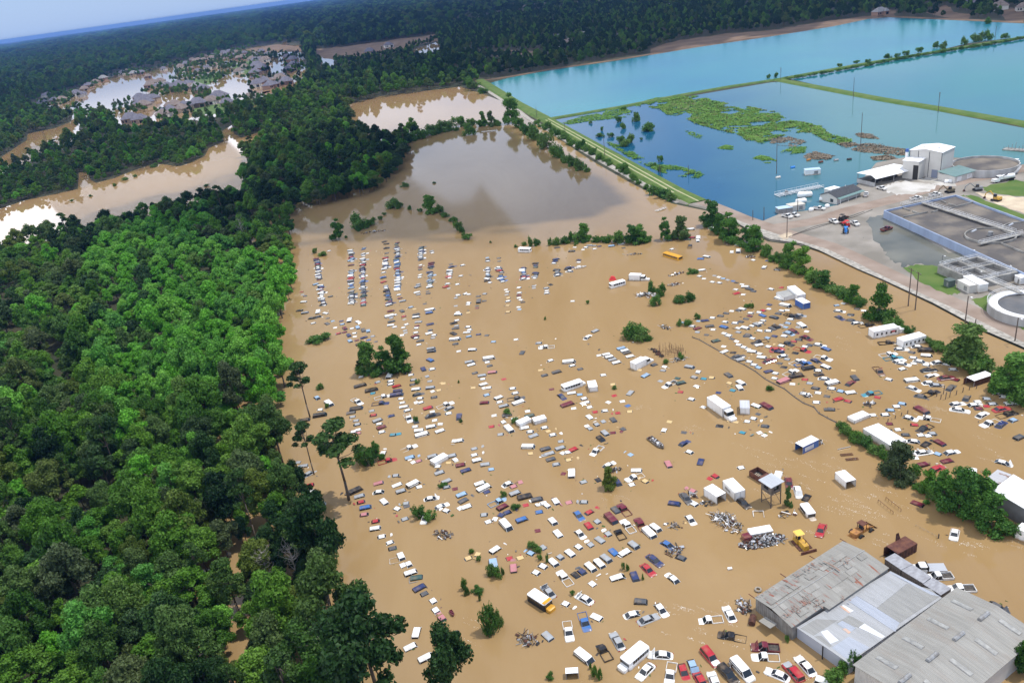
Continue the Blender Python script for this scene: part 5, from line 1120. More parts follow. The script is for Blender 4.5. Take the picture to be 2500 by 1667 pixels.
# ---------------------------------------------------------------- sheds at the lower right
def wpoly(pts, z):
    return [W(x, y, z) for x, y in pts]
def shed_from(name, label, cat, pts, z, wallm, roofm, base=-1.2, ridge=None, eave=.25, zs=None):
    """walls and roof from roof corner points at a true height"""
    P = [W(x, y, zs[i] if zs else z) for i, (x, y) in enumerate(pts)]
    o0 = P[0]; d = P[1] - P[0]
    rz = math.atan2(d.y, d.x)
    o = thing(name, (o0.x, o0.y, 0), rz, label, cat)
    M = Matrix.Rotation(-rz, 3, 'Z')
    L = [M @ (p - Vector((o0.x, o0.y, 0))) for p in P]
    cx = sum((l for l in L), Vector()) / len(L)
    n = len(L)
    w = MB()
    inn = [cx + (l - cx) * (1 - eave / max(2, (l - cx).length)) for l in L]
    for i in range(n):
        a, b = inn[i], inn[(i + 1) % n]
        w.add([(a.x, a.y, base), (b.x, b.y, base), (b.x, b.y, b.z - .12), (a.x, a.y, a.z - .12)], [(0, 1, 2, 3)])
    w.build('walls', wallm, o)
    return o, L, M, o0
M_rroof = sheet_mat('rusty_sheet_roof', (0.290, 0.284, 0.261), (0.238, 0.228, 0.208), .45, 'Y', rust=(.24, .085, .05), rscale=.5, rramp=(.60, .66), rstretch=(2.2, .35, 1), rough=.75)
M_wallg = sheet_mat('grey_sheet_wall', (.26, .255, .24), (.17, .16, .15), .5, 'X')
def z4(a, b):
    return (1750 + a / 3.136, 1267 + b / 3.136)
# rusty gabled shed
o, L, M, o0 = shed_from('rusty_shed', 'long grey shed with rust streaked sheet roof', 'shed', [z4(288, 600), z4(965, 165), z4(1320, 372), z4(860, 690), z4(820, 665), z4(575, 830)], 3.2, M_wallg, None)
zr = 3.85
a, b, c_, d_, e_, f_ = L
ra, rb = a + (f_ - a) * .47, b + (c_ - b) * .47
ra.z = rb.z = zr
m_ = MB()
m_.add([a, b, rb, ra], [(3, 2, 1, 0)]); m_.add([ra, rb, c_, d_, e_, f_], [(5, 4, 3, 2, 1, 0)])
t_ = MB()
t_.add([v for v in m_.v], m_.f); 
for k, v in enumerate(list(t_.v)):
    t_.v[k] = (v[0], v[1], v[2] - .1)
t_.f = [tuple(reversed(f)) for f in t_.f]
bd = [a, b, rb, c_, d_, e_, f_, ra]
for i in range(8):
    p_, q_ = bd[i], bd[(i + 1) % 8]
    t_.add([p_, q_, q_ - Vector((0, 0, .1)), p_ - Vector((0, 0, .1))], [(0, 1, 2, 3)])
m_.add(t_.v, t_.f)
m_.build('roof', M_rroof, o)
MB().cyl(ra + Vector((0, 0, .05)), rb + Vector((0, 0, .05)), .09, n=5).build('ridge_cap', M_steel, o)
sm = MB()                                     # sheets lapped over the roof in strips, each a little proud
dl = (b - a).length; W_ = (ra - a).length
for i in range(26):
    u0 = rnd.uniform(.02, .85); u1 = min(.985, u0 + rnd.uniform(.06, .12)); v0 = rnd.choice((.05, .3, .55)); v1 = v0 + .3
    f = lambda u, v: a + (b - a) * u + (ra - a) * v + Vector((0, 0, .03 + .005 * i))
    sm.quad(f(u0, v0), f(u1, v0), f(u1, v1), f(u0, v1), rnd.randrange(3))
for i in range(30):
    u0 = rnd.uniform(.02, .9); u1 = min(.985, u0 + rnd.uniform(.05, .1)); v0 = rnd.choice((.06, .32, .6)); v1 = v0 + .25
    if u0 < .06: u0 = .06
    f = lambda u, v: ra + (rb - ra) * u + (f_ - ra) * v + Vector((0, 0, .03 + .005 * i))
    sm.quad(f(u0, v0), f(u1, v0), f(u1, v1), f(u0, v1), rnd.randrange(3))
sm.build('patch_sheets', [M_rroof, sheet_mat('rusty_sheet_roof_pale', (0.323, 0.314, 0.290), (0.264, 0.254, 0.231), .45, 'Y', rust=(.26, .10, .06), rscale=.5, rramp=(.62, .68), rstretch=(2.5, .3, 1), rough=.75),
         sheet_mat('rusty_sheet_roof_dark', (0.262, 0.253, 0.230), (0.211, 0.202, 0.186), .45, 'Y', rust=(.24, .07, .04), rscale=.6, rramp=(.55, .62), rstretch=(2.8, .3, 1), rough=.8)], o)
MRS = [mat('red_rust_streak', (.21, .085, .055), .9, (.30, .24, .20), 1.6, 7, stretch=(3, .6, 1)), mat('brown_rust_streak', (.20, .12, .09), .9, (.30, .26, .23), 1.4, 7, stretch=(3, .6, 1))]
rs_ = MB(); eu, ew = (b - a), (f_ - a)
det = eu.x * ew.y - eu.y * ew.x
def onroof(x, y, dz):
    v = M @ (W(*z4(x, y), 3.5) - Vector((o0.x, o0.y, 0))) - a
    w_ = (eu.x * v.y - eu.y * v.x) / det
    return Vector((v.x + a.x, v.y + a.y, (3.2 + .65 * w_ / .47 if w_ < .47 else 3.85 - .65 * (w_ - .47) / .53) + dz))
kk = 0
for cx_, cy_, sx_, sy_, n in ((690, 630, 70, 45, 22), (590, 690, 50, 35, 12), (520, 745, 35, 25, 8), (765, 645, 40, 35, 10), (720, 350, 50, 30, 9), (680, 390, 40, 30, 6), (880, 385, 20, 12, 5), (600, 440, 40, 40, 5), (330, 575, 30, 20, 5), (960, 600, 40, 25, 5), (980, 340, 40, 20, 5), (420, 520, 50, 30, 5)):
    for i in range(int(n * 1.7)):
        x, y = cx_ + rnd.gauss(0, sx_ * .5), cy_ + rnd.gauss(0, sy_ * .5); l = rnd.uniform(6, 20); w_ = rnd.uniform(3, 8); kk += 1
        dx_, dy_ = l * .86, l * .5                      # down the slope of the sheets
        rs_.add([onroof(x, y, .17 + .002 * kk), onroof(x + dx_, y + dy_, .17 + .002 * kk), onroof(x + dx_ + w_ * .84, y + dy_ - w_ * .54, .17 + .002 * kk), onroof(x + w_ * .84, y - w_ * .54, .17 + .002 * kk)], [(3, 2, 1, 0)], rnd.randrange(2))
for i in range(9):                                         # the long rust run below the ridge
    x, y = 810 + i * 14, 335 + i * 9; kk += 1
    rs_.add([onroof(x, y, .17 + .002 * kk), onroof(x + 17, y + 10, .17 + .002 * kk), onroof(x + 24, y + 4, .17 + .002 * kk), onroof(x + 6, y - 4, .17 + .002 * kk)], [(3, 2, 1, 0)], 0)
for k_, f__ in enumerate(rs_.f):
    a_, b_, c__ = [Vector(rs_.v[q]) for q in f__[:3]]
    if (b_ - a_).cross(c__ - a_).z < 0:
        rs_.f[k_] = tuple(reversed(f__))
rs_.build('rusted_sheets', MRS, o)
aw = W(*z4(390, 790), 1.6)
MB().box(M @ (aw - Vector((o0.x, o0.y, 0))), (1.7, 2.8, .08), 0, -.02, (-.12, 0, 0)).build('awning', M_rroof, o)
for i, (x, y) in enumerate(((245, 573), (487, 417), (712, 280), (945, 148))):
    p_ = M @ (W(*z4(x + 22, y + 14), 3.0) - Vector((o0.x, o0.y, 0)))
    MB().box(p_, (.12, 1.5, .12)).build('roof_beam', M_rustm, o)
# patched metal shed
M_p1 = sheet_mat('galvanised_sheet', (0.390, 0.398, 0.413), (0.328, 0.335, 0.343), .4, 'Y', rough=.5)
M_p2 = sheet_mat('galvanised_sheet_blue', (0.392, 0.422, 0.488), (0.340, 0.370, 0.429), .4, 'Y', rough=.45)
M_p3r = sheet_mat('galvanised_sheet_grey', (0.300, 0.300, 0.289), (0.247, 0.247, 0.240), .4, 'Y', rough=.6)
M_p4 = sheet_mat('galvanised_sheet_white', (0.681, 0.699, 0.736), (0.607, 0.626, 0.662), .4, 'Y', rough=.45)
M_p5 = mat('orange_rust_sheet', (.62, .36, .22), .8, (.45, .40, .38), .8)
P_ = [z4(610, 828), z4(1330, 395), z4(1725, 600), z4(1010, 1100)]
o, L, M, o0 = shed_from('patched_shed', 'low shed roofed with patched silver and blue metal sheets', 'shed', P_, 2.6, M_p2, None, eave=.15, zs=[2.5, 2.5, 2.9, 2.9])
cx = sum(L, Vector()) / 4
m_ = MB().loft([[(v.x, v.y, v.z - .1) for v in reversed(L)], [(v.x, v.y, v.z) for v in reversed(L)]])
m_.build('roof', M_p1, o)
def onp(x, y, dz):
    v = M @ (W(*z4(x, y), 2.65) - Vector((o0.x, o0.y, 0)))
    t = ((v - L[0]).dot(L[3] - L[0])) / (L[3] - L[0]).length_squared
    return Vector((v.x, v.y, 2.5 + .4 * t + dz))
pm = MB()
for q_, mi, dz in (([(1190, 480), (1320, 405), (1460, 490), (1225, 680), (1070, 580)], 0, .012), ([(1460, 495), (1640, 540), (1700, 600), (1400, 800), (1225, 682)], 1, .012),
                 ([(1070, 582), (1010, 625), (1365, 870), (1400, 800)], 2, .014), ([(1330, 398), (1320, 405), (1640, 585), (1715, 600)], 2, .016), ([(915, 790), (1010, 735), (1110, 795), (1000, 860)], 1, .016),
                 ([(795, 860), (845, 845), (935, 930), (870, 955)], 3, .018), ([(920, 800), (960, 775), (1065, 835), (1020, 870)], 2, .02), ([(1130, 800), (1290, 905), (1260, 920), (1085, 830)], 3, .018),
                 ([(945, 660), (970, 650), (1050, 700), (1020, 715)], 3, .02), ([(940, 662), (955, 655), (1025, 712), (1010, 720)], 4, .024), ([(960, 840), (985, 835), (1028, 865), (1010, 880)], 4, .024),
                 ([(880, 985), (1010, 900), (1170, 990), (1010, 1090)], 2, .014), ([(640, 830), (760, 760), (930, 770), (740, 890)], 1, .012), ([(745, 895), (800, 890), (880, 970), (865, 985)], 1, .02), ([(1035, 745), (1130, 800), (1085, 832), (985, 760)], 1, .022)):
    v = [onp(x, y, dz) for x, y in q_]
    pm.add(v, [tuple(range(len(v)))[::-1]], mi)
pm.build('roof_patches', [M_p1, M_p3r, M_p2, M_p4, M_p5], o)
gb = M @ (W(*z4(812, 985), 2.6) - Vector((o0.x, o0.y, 0)))
MB().cyl((gb.x, gb.y, -1), (gb.x, gb.y, 3.0), .12, n=7).build('downpipe', M_black, o)
# plank roofed lean-tos behind it
for i, (q_, lb) in enumerate((([(1283, 300), (1362, 258), (1500, 345), (1410, 385)], 'upper weathered grey plank lean-to roof'), ([(1412, 388), (1502, 347), (1645, 440), (1580, 490)], 'middle weathered grey plank lean-to roof'), ([(1580, 495), (1650, 445), (1800, 528), (1715, 580)], 'lowest weathered grey plank lean-to roof'))):
    zz = 2.45 - .12 * i
    o, L, M, o0 = shed_from('lean_to', lb + ' beside the patched shed', 'lean-to', [z4(x, y) for x, y in q_], zz, M_wood, None, eave=.1)
    MB().loft([[(v.x, v.y, v.z - .1) for v in reversed(L)], [(v.x, v.y, v.z) for v in reversed(L)]]).build('roof', mat('tarred_planks', (.36, .37, .40), .85, (.25, .25, .27), .9, 8, stretch=(.8, 1.6, 1)), o)
c, rz, L = axis((*z4(1480, 345), *z4(1685, 340)), 1.6)
o = thing('flatbed_truck', (c.x, c.y, -.2), rz + math.pi, 'white crew cab flatbed truck half behind the plank lean-to', 'truck')
MB().loft([rrect(1.0, 3.0, 1.9, .3, -.5), rrect(1.0, 2.9, 1.85, .3, 1.0)]).build('hood', M_white, o)
MB().loft([rrect(-.6, 1.3, 1.9, .2, -.5), rrect(-.6, 1.3, 1.9, .2, 1.05)]).build('cab_body', M_white, o)
MB().loft([rrect(-.6, 1.25, 1.8, .2, 1.05), rrect(-.5, .75, 1.6, .2, 1.65)]).build('cab_windows', M_glass, o)
MB().loft([rrect(-.6, .8, 1.68, .2, 1.62), rrect(-.5, .7, 1.5, .2, 1.75)]).build('cab_roof', M_white, o)
MB().box((-2.4, 0, .9), (3.4, 2.2, .14)).build('flat_bed', M_alu, o)
MB().box((-.72, 0, 1.3), (.08, 2.0, .9)).build('headboard', M_black, o)
# big warehouse
M_wroofg = sheet_mat('ribbed_grey_roof', (0.310, 0.302, 0.277), (0.248, 0.241, 0.220), .62, 'Y', rust=(.25, .22, .19), rscale=.35, rramp=(.5, .75), rstretch=(1.6, .25, 1), rough=.6, depth=.1)
A_, B_ = W(*z4(1050, 1105), 4.6), W(*z4(1830, 525), 4.6)
d = B_ - A_; rz = math.atan2(d.y, d.x); Lw = d.length
n_ = Vector((d.y, -d.x, 0)).normalized()
half = (W(*z4(2120, 690), 5.4) - B_).dot(n_)
o = thing('warehouse', (A_.x, A_.y, 0), rz, 'large warehouse with grey ribbed roof, skylights and ridge vents', 'warehouse')
zr = 5.5
prof = [(0, 4.6), (-half, zr), (-2 * half, 4.6)]
m_ = MB()
m_.loft([[(x, 0, 4.6), (x, -half, zr), (x, -2 * half, 4.6), (x, -2 * half, 4.5), (x, -half, zr - .1), (x, 0, 4.5)] for x in (-.3, Lw + .3)])
m_.build('roof', M_wroofg, o)
w = MB()
w.loft([[(x, -.3, -1), (x, -.3, 4.55), (x, -half, zr - .14), (x, -2 * half + .3, 4.55), (x, -2 * half + .3, -1)] for x in (0, Lw)])
w.build('walls', sheet_mat('pale_sheet_wall', (.55, .54, .51), (.45, .44, .42), .5, 'X'), o)
for side in (0, 1):
    for i in range(4):
        x = Lw * (.14 + .245 * i) + (1.2 if side else 0)
        y0 = -half * .45 if side == 0 else -half * 1.5
        sl = (zr - 4.6) / half
        z = 4.6 + sl * (-y0 if side == 0 else 2 * half + y0)
        til = (-math.atan(sl), 0, 0) if side == 0 else (math.atan(sl), 0, 0)
        fr = MB().box((x, y0, z + .05), (.95, half * .5, .08), 0, 0, til).build('skylight', M_steel, o)
        MB().box((x, y0, z + .10), (.75, half * .48, .04), 0, 0, til).build('skylight_pane', mat('fogged_skylight', (.36, .36, .34), .4, (.22, .22, .21), 1.2), fr)
for i in range(4):
    x = Lw * (.1 + .255 * i)
    v = MB().loft([[(x - 1.3, -half + y, zr + z) for y, z in ((.35, -.1), (.35, .25), (.15, .45), (-.15, .45), (-.35, .25), (-.35, -.1))], [(x + 1.3, -half + y, zr + z) for y, z in ((.35, -.1), (.35, .25), (.15, .45), (-.15, .45), (-.35, .25), (-.35, -.1))]])
    v.build('ridge_vent', M_steel, o)
# white roofed building at the right edge with its patched lean-to
def e2(a, b):
    return (1900 + a / 3.92, 950 + b / 3.92)
o, L, M, o0 = shed_from('white_roofed_building', 'dark walled building with a plain white roof behind trees', 'building', [e2(2050, 960), e2(2250, 812), e2(2700, 1075), e2(2500, 1225)], 4.5, mat('dark_shade_wall', (.20, .20, .21), .8, (.16, .16, .16), .4), None)
MB().loft([[(v.x, v.y, v.z - .15) for v in reversed(L)], [(v.x, v.y, v.z) for v in reversed(L)]]).build('roof', M_wroof, o)
o, L, M, o0 = shed_from('rusty_lean_to', 'grey lean-to roof with brown rust patches behind trees', 'lean-to', [e2(1990, 850), e2(2100, 765), e2(2235, 815), e2(2120, 905)], 3.2, M_wallg, None)
MB().loft([[(v.x, v.y, v.z - .1) for v in reversed(L)], [(v.x, v.y, v.z) for v in reversed(L)]]).build('roof', sheet_mat('rust_patch_roof', (.50, .50, .52), (.42, .42, .44), .5, 'Y', rust=(.24, .15, .11), rscale=.5, rramp=(.56, .6)), o)
o, L, M, o0 = shed_from('white_porch', 'small white porch roof below the rusty lean-to', 'porch', [e2(1940, 945), e2(2000, 890), e2(2080, 930), e2(2000, 985)], 2.6, M_wallg, None)
MB().loft([[(v.x, v.y, v.z - .1) for v in reversed(L)], [(v.x, v.y, v.z) for v in reversed(L)]]).build('roof', M_wroof, o)
o = trailer('storage_tank', 'white tank body at the right edge below trees', 'tank', (2488, 1282, 2530, 1300), 2.5, 2.4, ribs=False)

# ---------------------------------------------------------------- the water works
def z5(a, b):
    return (1900 + a / 3.92, 300 + b / 3.92)
def z6(a, b):
    return (1900 + a / 3.92, 600 + b / 3.92)
M_sludge = mat('sludge', (.10, .092, .088), .8, (.22, .19, .155), .10, 8, ramp=(.42, .66), spec=.25)
M_sludged = mat('dark_sludge', (.10, .10, .10), .35, (.16, .15, .14), .3, 5)
M_rail = mat('galvanised_rail', (.68, .69, .70), .45)
M_wallpale = mat('cream_panel', (.62, .60, .56), .6, (.56, .54, .50), .2)
M_greenroof = mat('green_metal_roof', (.13, .22, .21), .5, (.16, .25, .24), .5)
M_slate = mat('dark_shingles', (.035, .04, .05), .85, (.06, .065, .075), 1.5)
M_bluedoor = mat('blue_grey_door', (.22, .25, .33), .5)
ZT = 3.8
M_bwall = mat('blue_shade_concrete', (.33, .41, .56), .8, (.26, .32, .45), .2, 6, stretch=(1.5, 1.5, .3))  # bluish because the skylit shade on the wall is put into its colour
A_, B_ = W(*z5(1015, 838), ZT), W(*z5(1700, 690), ZT)
C_ = W(*z5(2352, 1437), ZT)
d1 = C_ - A_; rz = math.atan2(d1.y, d1.x)
ln, wd = d1.length * 1.45, None
nn = Vector((-d1.y, d1.x, 0)).normalized()
wd = (B_ - A_).dot(nn)
sk = (B_ - A_).dot(d1.normalized())
o = thing('aeration_basin', (A_.x, A_.y, 0.55), rz, 'huge rectangular concrete basin of brown sludge with walkways', 'basin')
H = ZT - .55
m_ = MB()
T = .45
def wallseg(mb, a, b, t=T, z0=-.6, z1=H):
    a, b = Vector((*a, 0)), Vector((*b, 0)); d = (b - a).normalized(); n = Vector((-d.y, d.x, 0)) * t / 2
    mb.loft([[a + n + Vector((0, 0, z0)), a - n + Vector((0, 0, z0)), a - n + Vector((0, 0, z1)), a + n + Vector((0, 0, z1))], [b + n + Vector((0, 0, z0)), b - n + Vector((0, 0, z0)), b - n + Vector((0, 0, z1)), b + n + Vector((0, 0, z1))]])
q0, q1, q2, q3 = (0, 0), (sk, wd), (ln, wd), (ln, 0)
for i, (a, b) in enumerate(((q0, q3), (q1, q2), (q0, q1), (q3, q2))):
    mb = MB(); wallseg(mb, a, b, z1=H + .002 * i); mb.build('outer_wall', M_bwall, o)
def loc5(x, y, z=ZT):
    v = Matrix.Rotation(-rz, 3, 'Z') @ (W(*z5(x, y), z) - Vector((A_.x, A_.y, 0)))
    return (v.x, v.y)
MB().add([(.2, .2, H - .8), (ln - .2, .2, H - .8), (ln - .2, wd - .2, H - .8), (sk + .2, wd - .2, H - .8)], [(0, 1, 2, 3)]).build('sludge_surface', M_sludge, o)
bf = MB()
for a, b in (((1200, 890), (1430, 845)), ((1285, 835), (1340, 858)), ((1190, 800), (1262, 828)), ((1465, 845), (1530, 828)), ((1640, 808), (1870, 750)), ((1630, 765), (1700, 785)), ((1560, 735), (1605, 757)), ((2120, 1135), (2352, 1230))):
    wallseg(bf, loc5(*a), loc5(*b), .3, -.5, H - .12)
bf.build('baffle_walls', M_conc, o)
def railing(mb, pts, hgt=1.05, z=0, r=.055):
    for i in range(len(pts) - 1):
        a, b = Vector((*pts[i], z)), Vector((*pts[i + 1], z))
        for h in (.5, hgt):
            mb.cyl(a + Vector((0, 0, h)), b + Vector((0, 0, h)), r, n=4)
        n = max(1, int((b - a).length / 2.2))
        for k in range(n + 1):
            c = a + (b - a) * k / n
            mb.cyl(c, c + Vector((0, 0, hgt)), r, n=4)
def walkway(a, b, w, z, name='walkway'):
    mb = MB(); rl = MB()
    a, b = Vector((*a, 0)), Vector((*b, 0)); d = (b - a).normalized(); n = Vector((-d.y, d.x, 0)) * w / 2
    mb.loft([[a + n + Vector((0, 0, z - .3)), a - n + Vector((0, 0, z - .3)), a - n + Vector((0, 0, z)), a + n + Vector((0, 0, z))], [b + n + Vector((0, 0, z - .3)), b - n + Vector((0, 0, z - .3)), b - n + Vector((0, 0, z)), b + n + Vector((0, 0, z))]])
    k = mb.build(name, M_conc, o)
    for s in (-1, 1):
        railing(rl, [tuple((a + n * s * .95)[:2]), tuple((b + n * s * .95)[:2])], 1.05, z)
    rl.build('railing', M_rail, k)
walkway(loc5(1385, 765), loc5(2260, 1050), 1.6, H + .15)
walkway(loc5(1930, 1160), loc5(2352, 1060), 1.6, H + .2)
walkway(loc5(1180, 790), loc5(1560, 708), 1.4, H + .12)
for cx_, cy_, r in ((2030, 1070, 8.5), (2390, 1010, 8.5)):
    c = loc5(cx_, cy_)
    ring = [[(c[0] + rr * math.cos(u), c[1] + rr * math.sin(u), z) for rr, z in ((r, 0), (r, H + .05), (r - .35, H + .05), (r - .35, 0))] for u in [k * math.pi / 20 for k in range(41)]]
    ci = MB().loft(ring, 0, False, False).build('clarifier_ring', M_conc, o)
    MB().add([(c[0] + (r - .5) * math.cos(k * .157), c[1] + (r - .5) * math.sin(k * .157), H - .5) for k in range(40)], [tuple(range(40))]).build('clarifier_surface', M_sludge, ci)
    MB().cyl((c[0], c[1], H - 1), (c[0], c[1], H + 1.2), .9, n=12).build('drive_column', M_steel, ci)
    MB().cyl((c[0] - r + .5, c[1], H - .45), (c[0] - r + 2.2, c[1] - 3, H - .3), .4, n=8).build('scum_pipe', M_alu, ci)
# small basin with railings
Za = 3.6
A_, B_, C_ = W(*z6(1540, 180), Za), W(*z6(1905, 335), Za), W(*z6(1880, 95), Za)
d1 = B_ - A_; rz = math.atan2(d1.y, d1.x); ln = d1.length; nn = Vector((-d1.y, d1.x, 0)).normalized(); wd = (C_ - A_).dot(nn)
o = thing('screen_basin', (A_.x, A_.y, .55), rz, 'smaller square concrete basin ringed with double railings', 'basin')
H = Za - .55
m_ = MB()
for i, (a, b) in enumerate((((0, 0), (ln, 0)), ((0, wd), (ln, wd)), ((.25, 0), (.25, wd)), ((ln - .25, 0), (ln - .25, wd)), ((0, wd * .5), (ln, wd * .5)), ((ln * .45, 0), (ln * .45, wd)))):
    wallseg(m_, a, b, 1.0, -.6, H + .003 * i)
m_.build('walls', M_conc, o)
MB().add([(0, 0, H - 1.2), (ln, 0, H - 1.2), (ln, wd, H - 1.2), (0, wd, H - 1.2)], [(0, 1, 2, 3)]).build('dark_water', M_sludged, o)
rl = MB()
railing(rl, [(0, 0), (ln, 0), (ln, wd), (0, wd), (0, 0)], 1.05, H); railing(rl, [(0, wd * .5 + .4), (ln, wd * .5 + .4)], 1.05, H); railing(rl, [(ln * .45, 0), (ln * .45, wd)], 1.05, H)
railing(rl, [(.9, .9), (ln - .9, .9), (ln - .9, wd - .9), (.9, wd - .9), (.9, .9)], 1.05, H)
rl.build('railing', M_rail, o)
wk = MB().box((ln + 7, wd * .25, H - .1), (14, 1.4, .25)).build('walkway', M_conc, o)
rl = MB()
for s in (-.65, .65):
    railing(rl, [(ln, wd * .25 + s), (ln + 14, wd * .25 + s)], 1.05, H + .02)
rl.build('railing', M_rail, wk)
def roundtank(name, lb, cx, cy, r, h, z0, inner, insurf, ringw=0.0):
    c = W(cx, cy, z0 + h)
    o = thing(name, (c.x, c.y, z0), 0, lb, 'tank')
    U = [k * math.pi / 28 for k in range(57)]
    ring = [[(rr * math.cos(u), rr * math.sin(u), z) for rr, z in ((r, -.6), (r, h), (r - .4, h), (r - .4, 0))] for u in U]
    MB().loft(ring, 0, False, False).build('wall', M_concw, o)
    MB().add([((r - .3) * math.cos(u), (r - .3) * math.sin(u), h - inner) for u in U[:-1]], [tuple(range(56))]).build('surface', insurf, o)
    if ringw:
        ring = [[(rr * math.cos(u), rr * math.sin(u), z) for rr, z in ((r - .45, h - .25), (r - .45, h - .1), (r - ringw, h - .1), (r - ringw, h - .5))] for u in U]
        MB().loft(ring, 0, False, False).build('white_launder', M_wroof, o)
        rl = MB(); railing(rl, [((r + .2) * math.cos(u), (r + .2) * math.sin(u)) for u in U[::2]], 1.05, h)
        rl.build('railing', M_rail, o)
    return o
m6, c6 = mpp(2517, 743)
roundtank('clarifier_tank', 'round clarifier with white inner ring at the right edge', 2519, 742, 76 * m6, 2.8, .55, .7, M_sludged, 2.7)
m6, c6 = mpp(2405, 400)
rt = roundtank('round_tank', 'wide round concrete tank with brown crust beside the white building', 2405, 398, 60 * m6, 3.6, .4, 1.0, M_sludge)
m_ = MB(); rr = 60 * m6
for i in range(9):
    a0 = R(-75 + i * 3); m_.box(((rr + .8) * math.cos(a0), (rr + .8) * math.sin(a0), .3 + i * .36), (1.0, 1.0, .08), 0, a0)
m_.build('stair', M_rail, rt)

# white process building, canopy, sheds, office
def gable(name, lb, cat, x, y, a, L_, Wd, he, hr, wallm, roofm, z0=.55, over=.4, axis_x=True, parts=None):
    """x, y: the front corner on the ground; a: picture angle of its long side"""
    p = W(x, y, z0)
    rz = heading(x, y, a, z0)
    o = thing(name, p, rz, lb, cat)
    MB().loft([[(X, 0, -.6), (X, 0, he), (X, Wd / 2, hr), (X, Wd, he), (X, Wd, -.6)] for X in (0, L_)]).build('walls', wallm, o)
    s = (hr - he) / (Wd / 2)
    MB().loft([[(X, -over, he - over * s + .06), (X, Wd / 2, hr + .06), (X, Wd + over, he - over * s + .06), (X, Wd + over, he - over * s + .2), (X, Wd / 2, hr + .2), (X, -over, he - over * s + .2)] for X in (-over, L_ + over)]).build('roof', roofm, o)
    return o
def fix_normals(o):
    for ch in o.children:
        if ch.type == 'MESH':
            bm = bmesh.new(); bm.from_mesh(ch.data); bmesh.ops.recalc_face_normals(bm, faces=bm.faces); bm.to_mesh(ch.data); bm.free()
F, Lf, Rt = W(*z5(1548, 532), .55), W(*z5(1240, 500), .55), W(*z5(1748, 490), .55)
dL = F - Lf; Lh = dL.length
rz = math.atan2(dL.y, dL.x)
n_ = Vector((-dL.y, dL.x, 0)).normalized(); Wd = abs((Rt - F).dot(n_))
m5, c5 = mpp(2295, 430)
hb = (532 - 330) / 3.92 * m5 / c5
o = thing('process_building', Lf, rz, 'tall white metal building with low gabled white roof', 'building')
Wd = max(Wd, 12)
MB().loft([[(X, 0, -.6), (X, 0, hb), (X, Wd, hb), (X, Wd, -.6)] for X in (0, Lh)]).build('walls', M_wallpale, o)
MB().loft([[(-.3, y, z), (Lh / 2, y, z + 1.1), (Lh + .3, y, z), (Lh + .3, y, z + .15), (Lh / 2, y, z + 1.25), (-.3, y, z + .15)] for y, z in ((-.3, hb), (Wd + .3, hb))]).build('roof', M_wroof, o)
MB().add([(0, -.002, hb), (Lh, -.002, hb), (Lh / 2, -.002, hb + 1.1)], [(0, 1, 2)]).add([(0, Wd, hb), (Lh, Wd, hb), (Lh / 2, Wd, hb + 1.1)], [(2, 1, 0)]).build('gable_walls', M_wallpale, o)
tr = MB()
for X in (.1, Lh * .28, Lh * .62, Lh - .1):
    tr.box((X, -.06, hb / 2), (.22, .12, hb))
tr.build('downpipes', M_slate, o)
an = MB().box((Lh * .26, -3.0, hb * .36), (Lh * .5, 6, hb * .72)).build('annex', M_wallpale, o)
MB().box((Lh * .26, -3.1, hb * .73), (Lh * .54, 6.6, .25), 0, 0, (.05, 0, 0)).build('annex_roof', M_wroof, an)
MB().box((Lh * .42, -6.02, hb * .28), (Lh * .16, .1, hb * .56)).build('loading_bay', M_darkin, an)
MB().box((Lh * .82, -.08, 1.9), (2.8, .1, 3.8)).build('door', M_bluedoor, o)
for i in range(3):
    MB().box((Lh * (.3 + .2 * i), Wd * .45, hb + (1.0 if i == 1 else .78)), (1.6, 1.2, .12)).build('skylight', M_bluedoor, o)
MB().cyl((-.8, -1, 0), (-.8, -1, hb * .95), .7, n=12).build('silo', M_white, o)
MB().cyl((-.8, -1, hb * .95), (-.8, -1, hb * 1.07), .75, n=12).build('silo_cap', M_blue, o)
# green roofed shed in front
F, Lf, Rt = W(*z5(1685, 578), .55), W(*z5(1560, 530), .55), W(*z5(1885, 520), .55)
d = Rt - F; rz = math.atan2(d.y, d.x); L_ = d.length; Wd = 9.0
o = thing('green_roofed_shed', F, rz, 'low cream shed with green roof and two white doors', 'shed')
MB().box((L_ / 2, Wd / 2, 1.5), (L_, Wd, 3.4)).build('walls', M_wallpale, o)
MB().loft([[(X, -.5, 3.0), (X, Wd + .4, 4.0), (X, Wd + .4, 4.15), (X, -.5, 3.18)] for X in (-.4, L_ + .4)]).build('roof', M_greenroof, o)
for x in (.22, .7):
    MB().box((L_ * x, -.04, 1.25), (L_ * .22, .1, 2.4)).build('door', M_white, o)
fix_normals(o)
